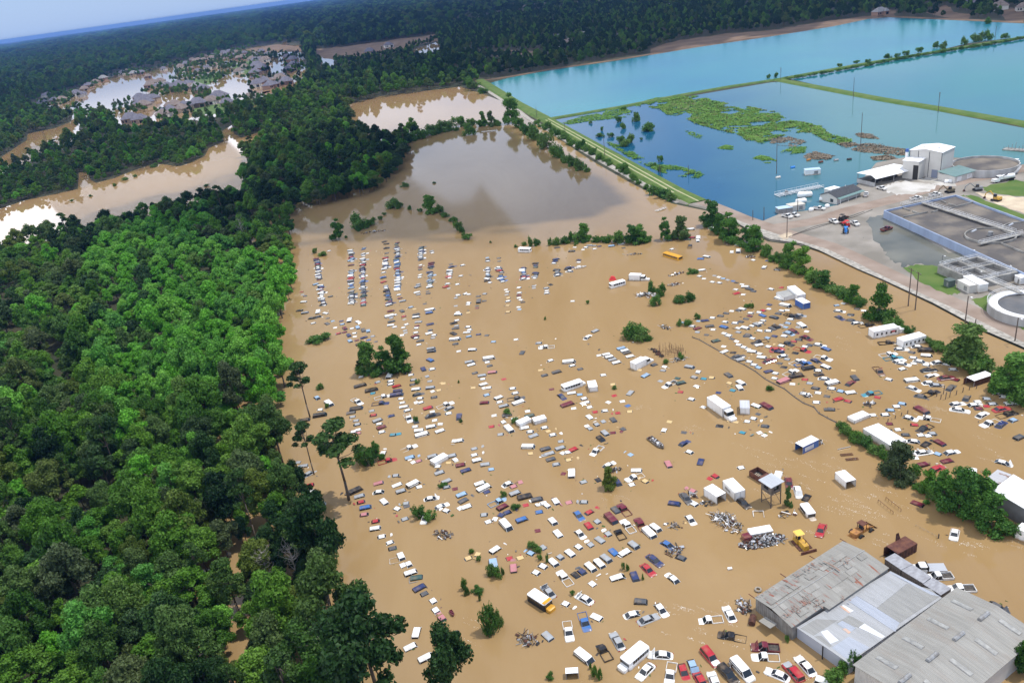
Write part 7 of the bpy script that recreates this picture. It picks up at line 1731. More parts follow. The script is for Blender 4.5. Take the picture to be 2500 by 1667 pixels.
# plants traced one by one
for x, y, w, h, k in ((1250, 300, 52, 70, 'd'), (1264, 312, 34, 28, 'b'), (1290, 327, 36, 30, 'b'), (1308, 342, 40, 38, 'b'), (1335, 362, 46, 44, 'b'), (1360, 386, 40, 38, 'b'), (1378, 396, 20, 18, 'b'), (1397, 406, 28, 28, 'b'), (1415, 416, 30, 30, 'b'), (1433, 420, 20, 18, 'b'),
                      (1335, 314, 30, 16, 'b'), (1350, 327, 22, 18, 'b'), (1375, 340, 28, 20, 'b'), (1395, 353, 30, 18, 'b'), (1418, 364, 26, 24, 'b'), (1432, 370, 25, 18, 'b'), (1448, 379, 22, 20, 'b'), (1465, 391, 22, 18, 'b'), (1488, 400, 18, 14, 'b'), (1520, 422, 30, 28, 'b'), (1545, 440, 24, 18, 'b'), (1600, 474, 44, 22, 'b'), (1622, 482, 40, 22, 'b'), (1640, 490, 30, 22, 'b'),
                      (1735, 552, 55, 60, 'd'), (1780, 588, 66, 66, 'd'), (1756, 570, 45, 45, 'd'), (1845, 612, 62, 58, 'd'), (1872, 626, 30, 32, 'b'), (1822, 592, 40, 40, 'd'), (1930, 652, 50, 58, 'd'), (1958, 668, 62, 62, 't'), (1905, 640, 30, 24, 'b'), (1985, 690, 42, 30, 'b'), (2012, 704, 55, 42, 't'), (2043, 718, 42, 22, 'b'), (2082, 738, 40, 42, 't'), (2060, 724, 34, 20, 'b'), (2100, 745, 30, 20, 'b'),
                      (2145, 778, 68, 76, 't'), (2160, 782, 40, 26, 'b'), (2190, 795, 26, 20, 'b'), (2205, 806, 22, 14, 'b'), (2222, 812, 24, 16, 'b'), (2265, 838, 20, 16, 'b'), (2285, 848, 24, 18, 'b'), (2300, 846, 16, 12, 'b'), (2320, 862, 30, 20, 'b'), (2360, 895, 112, 92, 't'), (2330, 882, 50, 50, 't'), (2385, 905, 60, 40, 'b'), (2468, 966, 105, 84, 'd'), (2440, 955, 50, 50, 'd'), (2500, 990, 60, 40, 'b'),
                      (2070, 1062, 34, 24, 'b'), (2092, 1078, 36, 26, 'b'), (2058, 1048, 26, 18, 'b'), (2118, 1090, 40, 24, 'b'), (2140, 1105, 36, 22, 'b'), (2158, 1116, 30, 18, 'b'), (2192, 1166, 84, 76, 't'), (2232, 1160, 34, 26, 'b'), (2268, 1205, 48, 52, 't'), (2300, 1238, 72, 78, 'd'), (2338, 1258, 84, 98, 'd'), (2392, 1236, 66, 76, 'd'), (2420, 1292, 78, 74, 'd'), (2372, 1268, 54, 54, 'd'), (2474, 1310, 34, 30, 'b'), (2455, 1300, 30, 22, 'b'),
                      (1924, 1234, 22, 44, 't'), (905, 912, 66, 78, 't'), (975, 902, 84, 88, 't'), (940, 905, 62, 60, 'd'), (890, 895, 40, 44, 't'), (1545, 824, 52, 42, 'b'), (1565, 828, 50, 34, 'b'), (1582, 830, 24, 12, 'b'), (1488, 1190, 42, 50, 't'), (1022, 1262, 36, 30, 'b'), (1052, 1266, 36, 18, 'b'), (900, 1136, 44, 52, 'b'), (922, 1122, 34, 46, 'd'), (885, 1130, 36, 36, 'b'),
                      (828, 584, 40, 50, 'd'), (880, 556, 54, 34, 'b'), (905, 548, 30, 16, 'b'), (960, 508, 46, 24, 'b'), (975, 506, 20, 14, 'b'), (1050, 520, 50, 42, 'd'), (1075, 518, 22, 20, 'b'), (1088, 530, 20, 12, 'b'), (1108, 540, 22, 12, 'b'), (1118, 562, 24, 26, 'b'), (1128, 568, 16, 18, 'b'), (1142, 584, 28, 14, 'b'), (1198, 593, 6, 6, 'b'), (988, 456, 22, 10, 'b'), (1060, 448, 10, 5, 'b'),
                      (1280, 599, 14, 10, 'b'), (1295, 602, 14, 26, 'b'), (1310, 599, 22, 18, 'b'), (1260, 604, 10, 8, 'b'), (1342, 599, 12, 20, 'b'), (1358, 597, 28, 18, 'b'), (1378, 594, 30, 18, 'b'), (1396, 590, 16, 28, 'b'), (1410, 590, 32, 26, 'b'), (1426, 588, 38, 42, 'd'), (1456, 590, 20, 16, 'b'), (1471, 591, 22, 16, 'b'), (1488, 592, 22, 22, 'b'), (1515, 592, 38, 32, 'b'), (1542, 594, 42, 44, 'd'), (1562, 592, 50, 42, 'd'), (1580, 590, 24, 18, 'b'), (1625, 585, 38, 54, 'd'), (1662, 582, 48, 56, 't'),
                      (1592, 715, 26, 28, 'b'), (1615, 722, 30, 28, 'b'), (1600, 745, 34, 24, 'b'), (1660, 737, 34, 18, 'b'), (1684, 735, 28, 24, 'b'), (1690, 668, 26, 12, 'b'), (1702, 668, 8, 10, 'b'), (1703, 778, 18, 14, 'b'), (1658, 795, 16, 16, 'b'), (1680, 795, 22, 18, 'b'), (1835, 752, 12, 14, 'b'), (1825, 750, 16, 10, 'b'), (1435, 742, 9, 11, 'b'), (1331, 781, 7, 9, 'b'), (1626, 888, 14, 14, 'b'), (1663, 876, 18, 16, 'b'), (1880, 952, 18, 12, 'b'),
                      (1005, 343, 24, 24, 'b'), (1030, 338, 38, 26, 'b'), (1060, 328, 40, 26, 'b'), (1090, 320, 42, 28, 'b'), (1120, 310, 36, 30, 'b'), (1146, 330, 32, 24, 'b'), (1150, 308, 22, 22, 'b'), (1180, 308, 26, 36, 't'), (1200, 309, 26, 36, 't'), (1216, 308, 16, 14, 'b'), (985, 350, 40, 22, 'b'), (1160, 216, 34, 14, 'b'), (1178, 228, 30, 14, 'b'), (1140, 206, 30, 14, 'b'),
                      (1198, 1540, 44, 66, 'b'), (1222, 1526, 22, 34, 'b'), (1200, 1402, 24, 28, 'b'), (1216, 1408, 26, 26, 'b'), (1228, 1402, 10, 18, 'b'), (1135, 1438, 16, 30, 'b'), (1140, 1452, 14, 22, 'b'), (1165, 1446, 30, 12, 'b'), (1172, 1466, 8, 16, 'b'), (1299, 1338, 24, 18, 'b'), (1312, 1346, 22, 14, 'b'), (1336, 1372, 9, 22, 'b'), (1318, 1366, 14, 14, 'b'), (1170, 1368, 14, 12, 'b'), (1152, 1350, 14, 12, 'b'),
                      (1522, 1390, 10, 20, 'b'), (1532, 1392, 10, 16, 'b'), (1570, 1414, 8, 12, 'b'), (1398, 1452, 12, 12, 'b'), (1442, 1632, 8, 14, 'b'), (1452, 1650, 20, 24, 'b'), (1465, 1658, 14, 24, 'b'), (1345, 1655, 22, 12, 'b'), (901, 1484, 10, 26, 'b'), (888, 1478, 12, 20, 'b'), (2490, 1640, 60, 60, 't'), (2060, 1640, 30, 30, 'b'), (2085, 1632, 24, 40, 'b'), (2110, 1612, 16, 8, 'b'), (2040, 1668, 50, 26, 'b'), (1922, 1565, 12, 14, 'b'),
                      (780, 829, 60, 14, 'b'), (770, 618, 14, 14, 'b'), (788, 624, 26, 10, 'b'), (1125, 1030, 10, 8, 'b'), (782, 950, 22, 14, 'b'), (800, 995, 12, 12, 'b'), (1020, 935, 16, 10, 'b'), (1016, 1030, 12, 18, 'b'), (1240, 1010, 22, 14, 'b'), (1258, 1032, 20, 14, 'b'), (1085, 1186, 20, 8, 'b'), (1075, 1190, 14, 10, 'b'), (1230, 1212, 16, 14, 'b'), (1260, 1240, 24, 12, 'b'), (1120, 935, 6, 8, 'b'), (1500, 950, 14, 10, 'b'),
                      (1405, 600, 8, 8, 'b'), (505, 455, 14, 6, 'b'), (305, 440, 16, 7, 'b'), (280, 455, 10, 7, 'b'), (330, 432, 10, 6, 'b'), (378, 408, 22, 8, 'b'), (176, 492, 9, 5, 'b'), (222, 480, 8, 5, 'b'), (28, 360, 10, 6, 'b')):
    at(x, y, w, h, k)
# low scrub that joins the bank trees into ragged rows
def row(pts, n, w0, w1, desc):
    Q = np.array(pts, float); seg = np.hypot(*(Q[1:] - Q[:-1]).T); cum = np.concatenate([[0], seg.cumsum()])
    for i in range(n):
        s_ = (i + rnd.uniform(.1, .9)) / n * cum[-1]; k = min(len(seg) - 1, int(np.searchsorted(cum, s_) - 1)); f = (s_ - cum[k]) / seg[k]
        x, y = Q[k] + (Q[k + 1] - Q[k]) * f; w = rnd.uniform(w0, w1)
        at(x + rnd.gauss(0, 2), y + rnd.gauss(0, 2), w, w * rnd.uniform(.45, .85), 'b', 0, desc, 'scrub along the banks')
row([(1262, 310), (1310, 342), (1362, 386), (1400, 408), (1440, 424)], 14, 12, 24, 'bank scrub left of the levee')
row([(1300, 298), (1350, 326), (1400, 354), (1450, 382), (1500, 408), (1560, 450), (1640, 492)], 24, 10, 22, 'scrub at the levee foot')
row([(1715, 545), (1780, 590), (1850, 615), (1900, 640), (1960, 672), (2020, 708), (2100, 748), (2160, 785), (2230, 815)], 30, 14, 30, 'scrub under the bank trees')
row([(2240, 822), (2330, 885), (2400, 925), (2500, 990)], 12, 14, 30, 'scrub under the right bank trees')
row([(1340, 598), (1420, 590), (1500, 594), (1590, 592)], 18, 8, 18, 'scrub of the mid lake row')
row([(985, 348), (1030, 338), (1090, 320), (1160, 306), (1222, 306)], 20, 12, 24, 'scrub of the upper lake row')
row([(2046, 1040), (2090, 1075), (2140, 1105), (2200, 1160), (2280, 1220)], 22, 14, 30, 'scrub along the weedy fence')
row([(865, 568), (910, 552), (960, 508), (1055, 522), (1090, 532), (1145, 585)], 12, 8, 16, 'scrub in the upper lake')
# the tall trees standing at the edge of the flooded wood
for x, y, w, h, k, d in ((757, 1018, 62, 132, 'p', 'dark bare stemmed pine at the wood edge'), (767, 1158, 56, 125, 'p', 'thin dark pine with long bare stem'), (852, 1221, 118, 178, 'p', 'broad flat crowned pine, its shadow beside it'), (640, 1085, 60, 96, 'p', 'small pine in the brown clearing'),
                         (806, 1420, 125, 190, 'd', 'tall dark tree leaning over the edge cars'), (838, 1585, 165, 190, 't', 'big round crowned tree at the wood edge'), (930, 1730, 205, 225, 'd', 'wide dark tree cut by the photo bottom'), (1112, 1735, 120, 172, 'd', 'lone dark leafy tree cut by the photo bottom'),
                         (770, 1300, 70, 110, 'd', 'dark tree above the edge car row'), (735, 1230, 62, 100, 'd', 'dark narrow tree by pale blue car'), (700, 1600, 120, 170, 't', 'green tree by the brown gap')):
    at(x, y, w, h, k, 0, d, 'trees at the edge of the flooded wood')
# grey leafless trees among the green ones
def snag(seed, H=13):
    r_ = random.Random(seed); mb = MB()
    mb.tube([(0, 0, -1), (.2, .1, H * .4), (.1, -.2, H * .75), (0, 0, H)], [.24, .18, .1, .04], 6)
    for i in range(26):
        z = H * r_.uniform(.4, .95); t = r_.random() * 6.28; l = r_.uniform(1.2, 3.6) * (1.2 - z / H * .5)
        a = Vector((.1, 0, z)); m1 = a + Vector((math.cos(t), math.sin(t), .5)) * l * .55; e = a + Vector((math.cos(t + .3), math.sin(t + .3), .9)) * l
        mb.tube([a, m1, e], [.08, .05, .02], 4)
        for k in range(3):
            f = m1 + (e - m1) * r_.random(); mb.cyl(f, f + Vector((r_.uniform(-1, 1), r_.uniform(-1, 1), r_.uniform(.2, 1))), .025, .012, 4)
    return mb.mesh('bare_branches', [mat('dead_wood', (.36, .33, .30), .9, (.25, .23, .21), 2)])
for i, (x, y, h, lb) in enumerate(((600, 600, 62, 'grey leafless tree behind the bright crowns'), (735, 1440, 100, 'grey bare branched tree beside the big edge tree'), (575, 1020, 60, 'pale bare tree at the small pine clearing'), (795, 1660, 130, 'whitish bare tree at the photo bottom'), (668, 1440, 90, 'thin bare snag by the brown gap'), (330, 1060, 70, 'pale bare crown in the left wood'))):
    m_, c_ = mpp(x, y); o = tag(obj('bare_tree', snag(60 + i)), lb, 'tree', 'leafless trees of the wood')
    o.location = W(x, y); hh = h * m_ / c_ / 13; o.scale = (hh, hh, hh); o.rotation_euler = (0, 0, i)
# the woods
OPENL = [(1040, 300), (1012, 345), (990, 395), (958, 440), (890, 480), (742, 512), (712, 548), (722, 640), (718, 700), (702, 752), (686, 800), (680, 850), (690, 900), (700, 950), (705, 985), (690, 1005), (668, 1022), (668, 1062), (688, 1082), (704, 1096), (712, 1140), (722, 1200), (735, 1260), (770, 1330), (800, 1420), (825, 1500), (845, 1600), (870, 1700), (900, 1850), (900, 2600), (3600, 2600), (3600, 700), (2600, 430), (2600, 60), (2500, 50), (2168, 40), (1880, 86), (1600, 128), (1240, 186), (1160, 198), (1180, 230), (1060, 300)]
POOLX = [(850, 258), (930, 238), (1050, 222), (1125, 212), (1185, 232), (1262, 262), (1225, 290), (1130, 300), (1050, 318), (980, 336), (915, 335), (870, 320)]
GAPS = [((628, 1288), 26, 34), ((634, 1372), 20, 22), ((800, 1612), 36, 80), ((640, 1040), 34, 26), ((600, 1050), 18, 12)]
HOUSES = []
def hz(pts, s, ox=0):
    for q in pts:
        HOUSES.append((ox + q[0] / s, q[1] / s, q[2] if len(q) > 2 else 1.0, q[3] if len(q) > 3 else rnd.choice((0, 0, 1, 1))))
hz([(430, 860), (290, 945, .7), (385, 930), (490, 905, .9), (560, 900), (690, 850, 1.2, 1), (735, 855, 1, 1), (760, 805), (800, 770), (860, 740), (930, 710, 1.2, 2), (1200, 665, 1.1, 2), (1270, 655, 1.0), (1330, 690, .9), (1440, 740, 1.1), (1500, 775, 1), (1470, 620, .9), (1350, 775, 1.1), (1260, 885, 1.1), (1300, 950, 1.5, 1), (1380, 895, 1.1), (1610, 790, 1.5, 1), (1690, 770, 1.2, 1), (1770, 785, 1.1, 2), (1840, 800, .9), (1700, 620, .9), (1780, 640, .9), (1870, 610), (1750, 555), (1830, 540), (1900, 520), (1950, 500), (2030, 490), (2100, 500), (2140, 525), (2230, 500), (2290, 550, 1.2, 1), (2310, 605, 1.5, 1), (2290, 665, 1.2, 1), (1530, 1010, 1.2), (1470, 1040), (1660, 980, 1.3, 1), (1780, 950, 1.3, 1), (1970, 890, 1.4, 1), (2040, 935), (1180, 1090, 1.3, 1), (1260, 1090, 1.1, 1), (2320, 760, 1.1, 1), (2270, 870), (2190, 480), (1930, 590)], 3.672)
hz([(50, 550, 1.2, 1), (130, 490), (70, 630, 1.5, 1), (300, 520, 1.1, 1), (350, 545, 1.2, 1), (360, 595, 1.2, 1), (310, 640, 1.1, 1), (100, 745, 1.3, 1), (20, 770, 1.1), (150, 785, 1.2, 1), (235, 725, 1.3), (1040, 475, 1.2, 1), (1210, 415, 1.1, 1)], 3.672, 620)
hz([(490, 405, .8, 2), (545, 385, .9), (680, 325, .9, 2), (740, 300, .8), (450, 340, .8), (1280, 75, .9, 2), (1450, 55, .8, 2), (1190, 228, .8), (1000, 335, .7)], 3.672, 1240)
hz([(1055, 125, 1.0, 2), (1870, 50, 1.0, 1), (2005, 38, 1.1, 0), (2140, 75, 1.1, 0), (2345, 85, .9, 0)], 3.672, 1860)
hz([(x * 3.672 + rnd.uniform(-9, 9), y * 3.672 + rnd.uniform(-6, 6), rnd.uniform(.85, 1.25)) for x, y in ((440, 165), (455, 158), (470, 150), (486, 146), (500, 140), (516, 137), (530, 134), (546, 131), (562, 127), (578, 128), (595, 140), (612, 146), (628, 138), (640, 128), (650, 150), (640, 160), (622, 190), (600, 165), (585, 176), (640, 195), (660, 200), (700, 205), (690, 192), (372, 205), (384, 214), (356, 240), (340, 246), (352, 262), (450, 208), (466, 216), (482, 222), (500, 222), (430, 262), (446, 270), (520, 250), (536, 244), (298, 178), (310, 176))], 3.672)
RES = [(60, 250), (130, 225), (190, 215), (260, 185), (340, 170), (440, 148), (520, 130), (620, 110), (735, 104), (760, 180), (720, 245), (660, 262), (610, 282), (520, 302), (400, 322), (290, 325), (262, 285), (200, 285), (100, 285)]
BELT = [(-100, 600), (-100, 420), (60, 395), (170, 360), (230, 330), (520, 300), (600, 300), (580, 340), (500, 390), (380, 415), (230, 455), (120, 485)]
FRONT = [(770, 140), (1085, 100), (1085, 150), (900, 178), (770, 190)]
hw = np.array([W(h[0], h[1])[:2] for h in HOUSES])
pts, scl, kid, zsc = [], [], [], []
def band(r0, r1, s, smin, smax, kinds, keep=1.0, zf=1.0, zr=(.68, 1.4)):
    n_y = np.arange(r0 * .5, r1, s)
    xs = np.arange(-r1 * .85, r1 * .85, s)
    G = np.stack(np.meshgrid(xs, n_y), -1).reshape(-1, 2)
    G = G + rng.uniform(-.42, .42, G.shape) * s
    d = np.hypot(G[:, 0], G[:, 1])
    G = G[(d > r0) & (d <= r1) & (G[:, 1] > 20)]
    Q = pxn(G)
    m_ = (Q[:, 0] > -160) & (Q[:, 0] < 2660) & (Q[:, 1] > -140) & (Q[:, 1] < 2100)
    G, Q = G[m_], Q[m_]
    op = np.zeros(len(Q), bool)
    for pl in [OPENL, POOLX, CREEK, CREEK2, CREEK3] + LAG + FIELDS + [P1, P2]:
        op |= inpoly(Q, pl)
    for (gx_, gy_), a_, b_ in GAPS:
        op |= ((Q[:, 0] - gx_) / a_) ** 2 + ((Q[:, 1] - gy_) / b_) ** 2 < 1
    rs = inpoly(Q, RES)
    dm = np.full(len(G), 1e9)
    for k in np.nonzero(rs | (np.hypot(G[:, 0], G[:, 1]) > 700))[0]:
        v = (hw[:, 0] - G[k, 0]) ** 2 + (hw[:, 1] - G[k, 1]) ** 2
        dm[k] = v.min()
        # nor right in front of a house
        f = G[k] * (1 + 14 / max(1, np.hypot(*G[k])))
        dm[k] = min(dm[k], ((hw - f) ** 2).sum(1).min() * 1.3)
    op |= (dm < 12 ** 2) | (rs & ((rng.random(len(G)) < .25) | (np.sin(G[:, 0] * .045 + 2) * np.sin(G[:, 1] * .03) < -.05)))
    if keep < 1:
        op |= rng.random(len(G)) > keep
    G0, G = G, G[~op]
    s_ = rng.uniform(smin, smax, len(Q)); s_[rs] *= .6; s_[inpoly(Q, FRONT)] *= .55; s_[inpoly(Q, BELT)] *= .78; s_[(Q[:, 0] > 1100) & (Q[:, 1] < 200)] *= .72
    k_ = rng.choice(kinds, len(Q)); u_ = rng.random(len(Q)); X, Y = Q[:, 0], Q[:, 1]
    wob = np.sin(G0[:, 0] * .03 + 1.3) * np.cos(G0[:, 1] * .021) * .35
    shade_k = ((Y < 215) & (X > 640) & (u_ < .55)) | ((np.abs(Y - 545 + (X - 450) * .18 + 60 * wob) < 55) & (X > 130) & (X < 740) & (u_ < .4)) | ((np.hypot((X - 900) / 130, (Y - 390) / 110) < 1) & (u_ < .55)) | ((X > 430) & (X < 760) & (Y > 1150) & (u_ < .2))  # darker leaf colour where cloud shade lies: the shade is put into the foliage
    sunlit_k = (np.hypot((X - 500) / 300, (Y - 830) / 230) + wob < 1) & (u_ < .75) | (u_ > .93) & (Y > 300)  # brighter leaf colour painted over the sunlit part of the wood, others at random
    k_[shade_k] = rng.choice([6, 7, 8], shade_k.sum()); k_[sunlit_k] = rng.choice([10, 11, 12], sunlit_k.sum())
    pts.append(G); scl.append(s_[~op]); kid.append(k_[~op]); zsc.append(zf * rng.uniform(zr[0], zr[1], len(G)))
MIX = [0, 1, 2, 3, 4, 5, 0, 1, 2, 3, 4, 5, 0, 1, 2, 3, 4, 5, 7, 9]
band(60, 330, 5.0, .45, 1.2, MIX, .88)
band(330, 900, 6.4, .45, 1.15, MIX, .9, 1.0, (.6, 1.12))
band(900, 2400, 11.0, .8, 1.35, MIX)
band(2400, 7000, 30.0, 2.0, 3.2, [0, 1, 2, 3, 4, 5], .9, .62)
band(7000, 22000, 120.0, 8, 12, [0, 1, 2, 3, 4, 5], .9, .2)
PT, SCL, KID, ZS = np.concatenate(pts), np.concatenate(scl), np.concatenate(kid), np.concatenate(zsc)
ordr = np.argsort(np.hypot(PT[:, 0], PT[:, 1]) / SCL)
PT, SCL, KID, ZS = PT[ordr], SCL[ordr], KID[ordr], ZS[ordr]
# tree kinds; bright and dark leaf colours also carry the sunlit and clouded parts
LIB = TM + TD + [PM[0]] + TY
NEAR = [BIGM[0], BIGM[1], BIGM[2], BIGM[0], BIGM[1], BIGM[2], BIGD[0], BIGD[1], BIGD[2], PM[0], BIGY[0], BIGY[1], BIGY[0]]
NI = 235
vis = 0
hid = []
for i in range(len(PT)):
    p = Vector((PT[i, 0], PT[i, 1], 0)); x, y = px((p.x, p.y, 10))
    if vis < NI and -40 < x < 2540 and y < 1760:
        k = int(KID[i]); s = float(SCL[i])
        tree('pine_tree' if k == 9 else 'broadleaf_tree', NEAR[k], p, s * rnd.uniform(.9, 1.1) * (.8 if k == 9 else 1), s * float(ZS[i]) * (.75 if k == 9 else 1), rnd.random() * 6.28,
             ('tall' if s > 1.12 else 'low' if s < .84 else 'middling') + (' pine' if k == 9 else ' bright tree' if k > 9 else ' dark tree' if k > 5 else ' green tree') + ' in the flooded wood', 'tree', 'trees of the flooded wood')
        vis += 1
    else:
        hid.append(i)
me = bpy.data.meshes.new('woodland')
me.vertices.add(len(hid))
co = np.zeros((len(hid), 3)); co[:, :2] = PT[hid]
me.vertices.foreach_set('co', co.ravel())
for nm, ty, v in (('sc', 'FLOAT', SCL[hid]), ('sz', 'FLOAT', SCL[hid] * ZS[hid]), ('rz', 'FLOAT', rng.uniform(0, 6.28, len(hid))), ('kd', 'INT', KID[hid])):
    me.attributes.new(nm, ty, 'POINT').data.foreach_set('value', v.astype(np.int32 if ty == 'INT' else np.float32))
wood = stuff(obj('woodland', me))
tag(wood, 'flooded wood and endless forest reaching to the horizon', 'forest')
lib = bpy.data.collections.new('tree_library')
for k, mm in enumerate(LIB):
    q = bpy.data.objects.new('tree_kind_%02d' % k, mm[2]); lib.objects.link(q)
gt = bpy.data.node_groups.new('scatter_trees', 'GeometryNodeTree')
gt.interface.new_socket('Geometry', in_out='INPUT', socket_type='NodeSocketGeometry')
gt.interface.new_socket('Geometry', in_out='OUTPUT', socket_type='NodeSocketGeometry')
gi, go = N(gt, 'NodeGroupInput'), N(gt, 'NodeGroupOutput')
ci = N(gt, 'GeometryNodeCollectionInfo'); ci.inputs['Collection'].default_value = lib; ci.inputs['Separate Children'].default_value = True; ci.inputs['Reset Children'].default_value = True
ip = N(gt, 'GeometryNodeInstanceOnPoints'); ip.inputs['Pick Instance'].default_value = True
def attr(n, ty):
    a = N(gt, 'GeometryNodeInputNamedAttribute', data_type=ty); a.inputs['Name'].default_value = n
    return a.outputs['Attribute']
cx3 = N(gt, 'ShaderNodeCombineXYZ')
gt.links.new(attr('rz', 'FLOAT'), cx3.inputs[2])
gt.links.new(gi.outputs[0], ip.inputs['Points']); gt.links.new(ci.outputs[0], ip.inputs['Instance'])
gt.links.new(attr('kd', 'INT'), ip.inputs['Instance Index']); gt.links.new(cx3.outputs[0], ip.inputs['Rotation']); 
cs3 = N(gt, 'ShaderNodeCombineXYZ'); asc = attr('sc', 'FLOAT')
gt.links.new(asc, cs3.inputs[0]); gt.links.new(asc, cs3.inputs[1]); gt.links.new(attr('sz', 'FLOAT'), cs3.inputs[2]); gt.links.new(cs3.outputs[0], ip.inputs['Scale'])
gt.links.new(ip.outputs[0], go.inputs[0])
wood.modifiers.new('scatter', 'NODES').node_group = gt
LMT = dict(LM)
LMT.update({'the photo lower left corner': (0, 1667), 'the brown gap in the wood': (630, 1270), 'the lower brown gap': (805, 1580), 'the broad flat pine': (830, 1080), 'the left photo edge': (0, 1250), 'the bright crowns of the wood': (560, 820), 'the upper lake bushes': (1000, 520), 'the far tree line': (1100, 318), 'the big round edge tree': (820, 1470),
            'the mid bottom of the wood': (320, 1640), 'the heart of the wood': (300, 1350), 'the pale car by the pines': (760, 985), 'the pond junction': (1335, 290), 'the wood beside lower gap': (640, 1520), 'the upper left wood': (220, 1100), 'the small pine': (610, 1020), 'the grassy levee bend': (1450, 385), 'the end of the levee': (1620, 470),
            'the dark wood by the gap': (480, 1270), 'the wood above the gap': (520, 1120), 'the wood below the corner': (160, 1480), 'the lower middle wood': (470, 1460), 'the creek bend': (330, 430), 'the tall poles': (2235, 710)})
singled(treelab, LMT)

# houses of the flooded quarter
RM = [mat('roof_brown', (.17, .13, .115), .9, (.23, .19, .17), .5), mat('roof_slate', (.12, .115, .15), .9, (.17, .165, .20), .5), mat('roof_pale', (.27, .265, .27), .8, (.21, .21, .215), .5)]
WM = [mat('wall_tan', (.42, .33, .24), .9), mat('wall_brick', (.30, .19, .14), .9), mat('wall_white', (.62, .60, .56), .8)]
HW = MB().box((0, 0, 1.2), (15, 10.5, 3.2)).box((3.5, -6, 1.2), (6, 4.5, 3.2)).mesh('walls', [WM[0]])
HR = MB()
HR.add([(-8.2, -6, 2.8), (8.2, -6, 2.8), (8.2, 6, 2.8), (-8.2, 6, 2.8), (-3, 0, 6.2), (3, 0, 6.2)], [(0, 1, 5, 4), (1, 2, 5), (2, 3, 4, 5), (3, 0, 4), (3, 2, 1, 0)])
HR.add([(0, -9, 2.8), (7, -9, 2.8), (7, -1, 2.8), (0, -1, 2.8), (3.5, -6.2, 5.2), (3.5, -.5, 5.2)], [(0, 1, 4), (1, 2, 5, 4), (3, 0, 4, 5), (3, 2, 1, 0)])
HR = HR.mesh('roof', [RM[0]])
HWIN = [MB().box(c, d).mesh('window', [M_glass]) for c, d in (((-3.5, -5.27, 1.5), (1.6, .06, 1.3)), ((-6, -5.27, 1.5), (1.2, .06, 1.3)), ((3.5, -8.27, 1.2), (3.6, .06, 2.0)))]
hl = []
for i, (x, y, s, c) in enumerate(HOUSES):
    p = W(x, y + 3, 0)
    o = thing('house', p, rnd.choice((-.25, .1, .3, -.4)) + rnd.choice((0, 0, math.pi / 2, -math.pi / 2)) * (rnd.random() < .5))
    o.scale = (s * 1.12, s * 1.12, s * 1.6)
    o['category'] = 'house'; o['group'] = 'houses of the flooded quarter'
    q = obj('walls', HW, o); own(q, rnd.choice(WM)); q = obj('roof', HR, o); own(q, RM[c]); [obj('window', w_, o) for w_ in HWIN]
    hl.append((o, ('large ' if s > 1.15 else 'small ' if s < .95 else '') + ['brown', 'slate grey', 'pale'][c] + ' roofed house', x, y))
singled(hl, {'the upper lagoon': (330, 200), 'the left end of the lagoon': (170, 245), 'the middle lagoon': (580, 215), 'the small right lagoon': (680, 165), 'the creek inlet': (190, 290), 'the brown field': (900, 120), 'the blue pond far shore': (1500, 120), 'the far top right corner': (2450, 15), 'the upper left woods': (90, 245), 'the pair of lagoons': (440, 215),
             'the far end of the quarter': (590, 130), 'the tall trees by the field': (740, 140), 'the wood edge': (520, 270), 'the island of trees': (310, 225), 'the dark pond tree line': (1370, 95), 'the tip of the far road': (470, 150)})

# green mats and debris lying in the third pond
def weedmat(name, lb, pts, n, lm, hgt=.35, size=.55, cat='weed', thr=.42):
    P = [W(x, y) for x, y in pts]
    lo = np.array([min(p[k] for p in P) for k in (0, 1)]); hi = np.array([max(p[k] for p in P) for k in (0, 1)])
    poly = [(p.x, p.y) for p in P]
    from mathutils import noise
    vs, fs = [], []
    size *= .62; n = int(n * 1.9)
    t = 0
    while len(fs) < n * 5 and t < n * 40:
        t += 1
        q = rng.uniform(lo, hi)
        if not inpoly(q[None, :], poly)[0]:
            continue
        if noise.noise((q[0] * .05, q[1] * .05, 1.3)) * .6 + noise.noise((q[0] * .16, q[1] * .16, 4.1)) * .4 + .5 < thr:
            continue
        h = hgt * rng.uniform(.2, 1) * (1.8 if noise.noise((q[0] * .09, q[1] * .09, 9)) > .2 else .7)
        for k in range(5):
            c = np.array([q[0] + rng.normal() * size, q[1] + rng.normal() * size, .1 + h * rng.random()])
            a = rng.uniform(0, 6.28); s = size * rng.uniform(.6, 1.3)
            u = np.array([math.cos(a), math.sin(a), rng.uniform(-.5, .5)]) * s; w = np.array([-math.sin(a), math.cos(a), rng.uniform(-.5, .5)]) * s * .7
            o = len(vs)
            vs += [tuple(c - u), tuple(c - w), tuple(c + u), tuple(c + w)]; fs.append((o, o + 1, o + 2, o + 3))
    mb = MB(); mb.add(vs, fs)
    for k, f in enumerate(mb.f):
        a, b, c = [Vector(mb.v[i]) for i in f[:3]]
        if (b - a).cross(c - a).z < 0:
            mb.f[k] = tuple(reversed(f))
    o = stuff(mb.build(name, lm)); tag(o, lb, cat)
    return o
def z3(a, b): return (1240 + a / 3.672, b / 3.672)
def z2(a, b): return (1860 + a / 3.672, b / 3.672)
G1 = mat('weed_bright', (.06, .18, .012), .8, (.13, .26, .03), .08, 5)
G2 = mat('weed_olive', (.10, .125, .03), .9, (.16, .15, .055), .08, 5)
G3 = mat('drift_brown', (.15, .115, .075), .95, (.24, .20, .15), .2, 4)
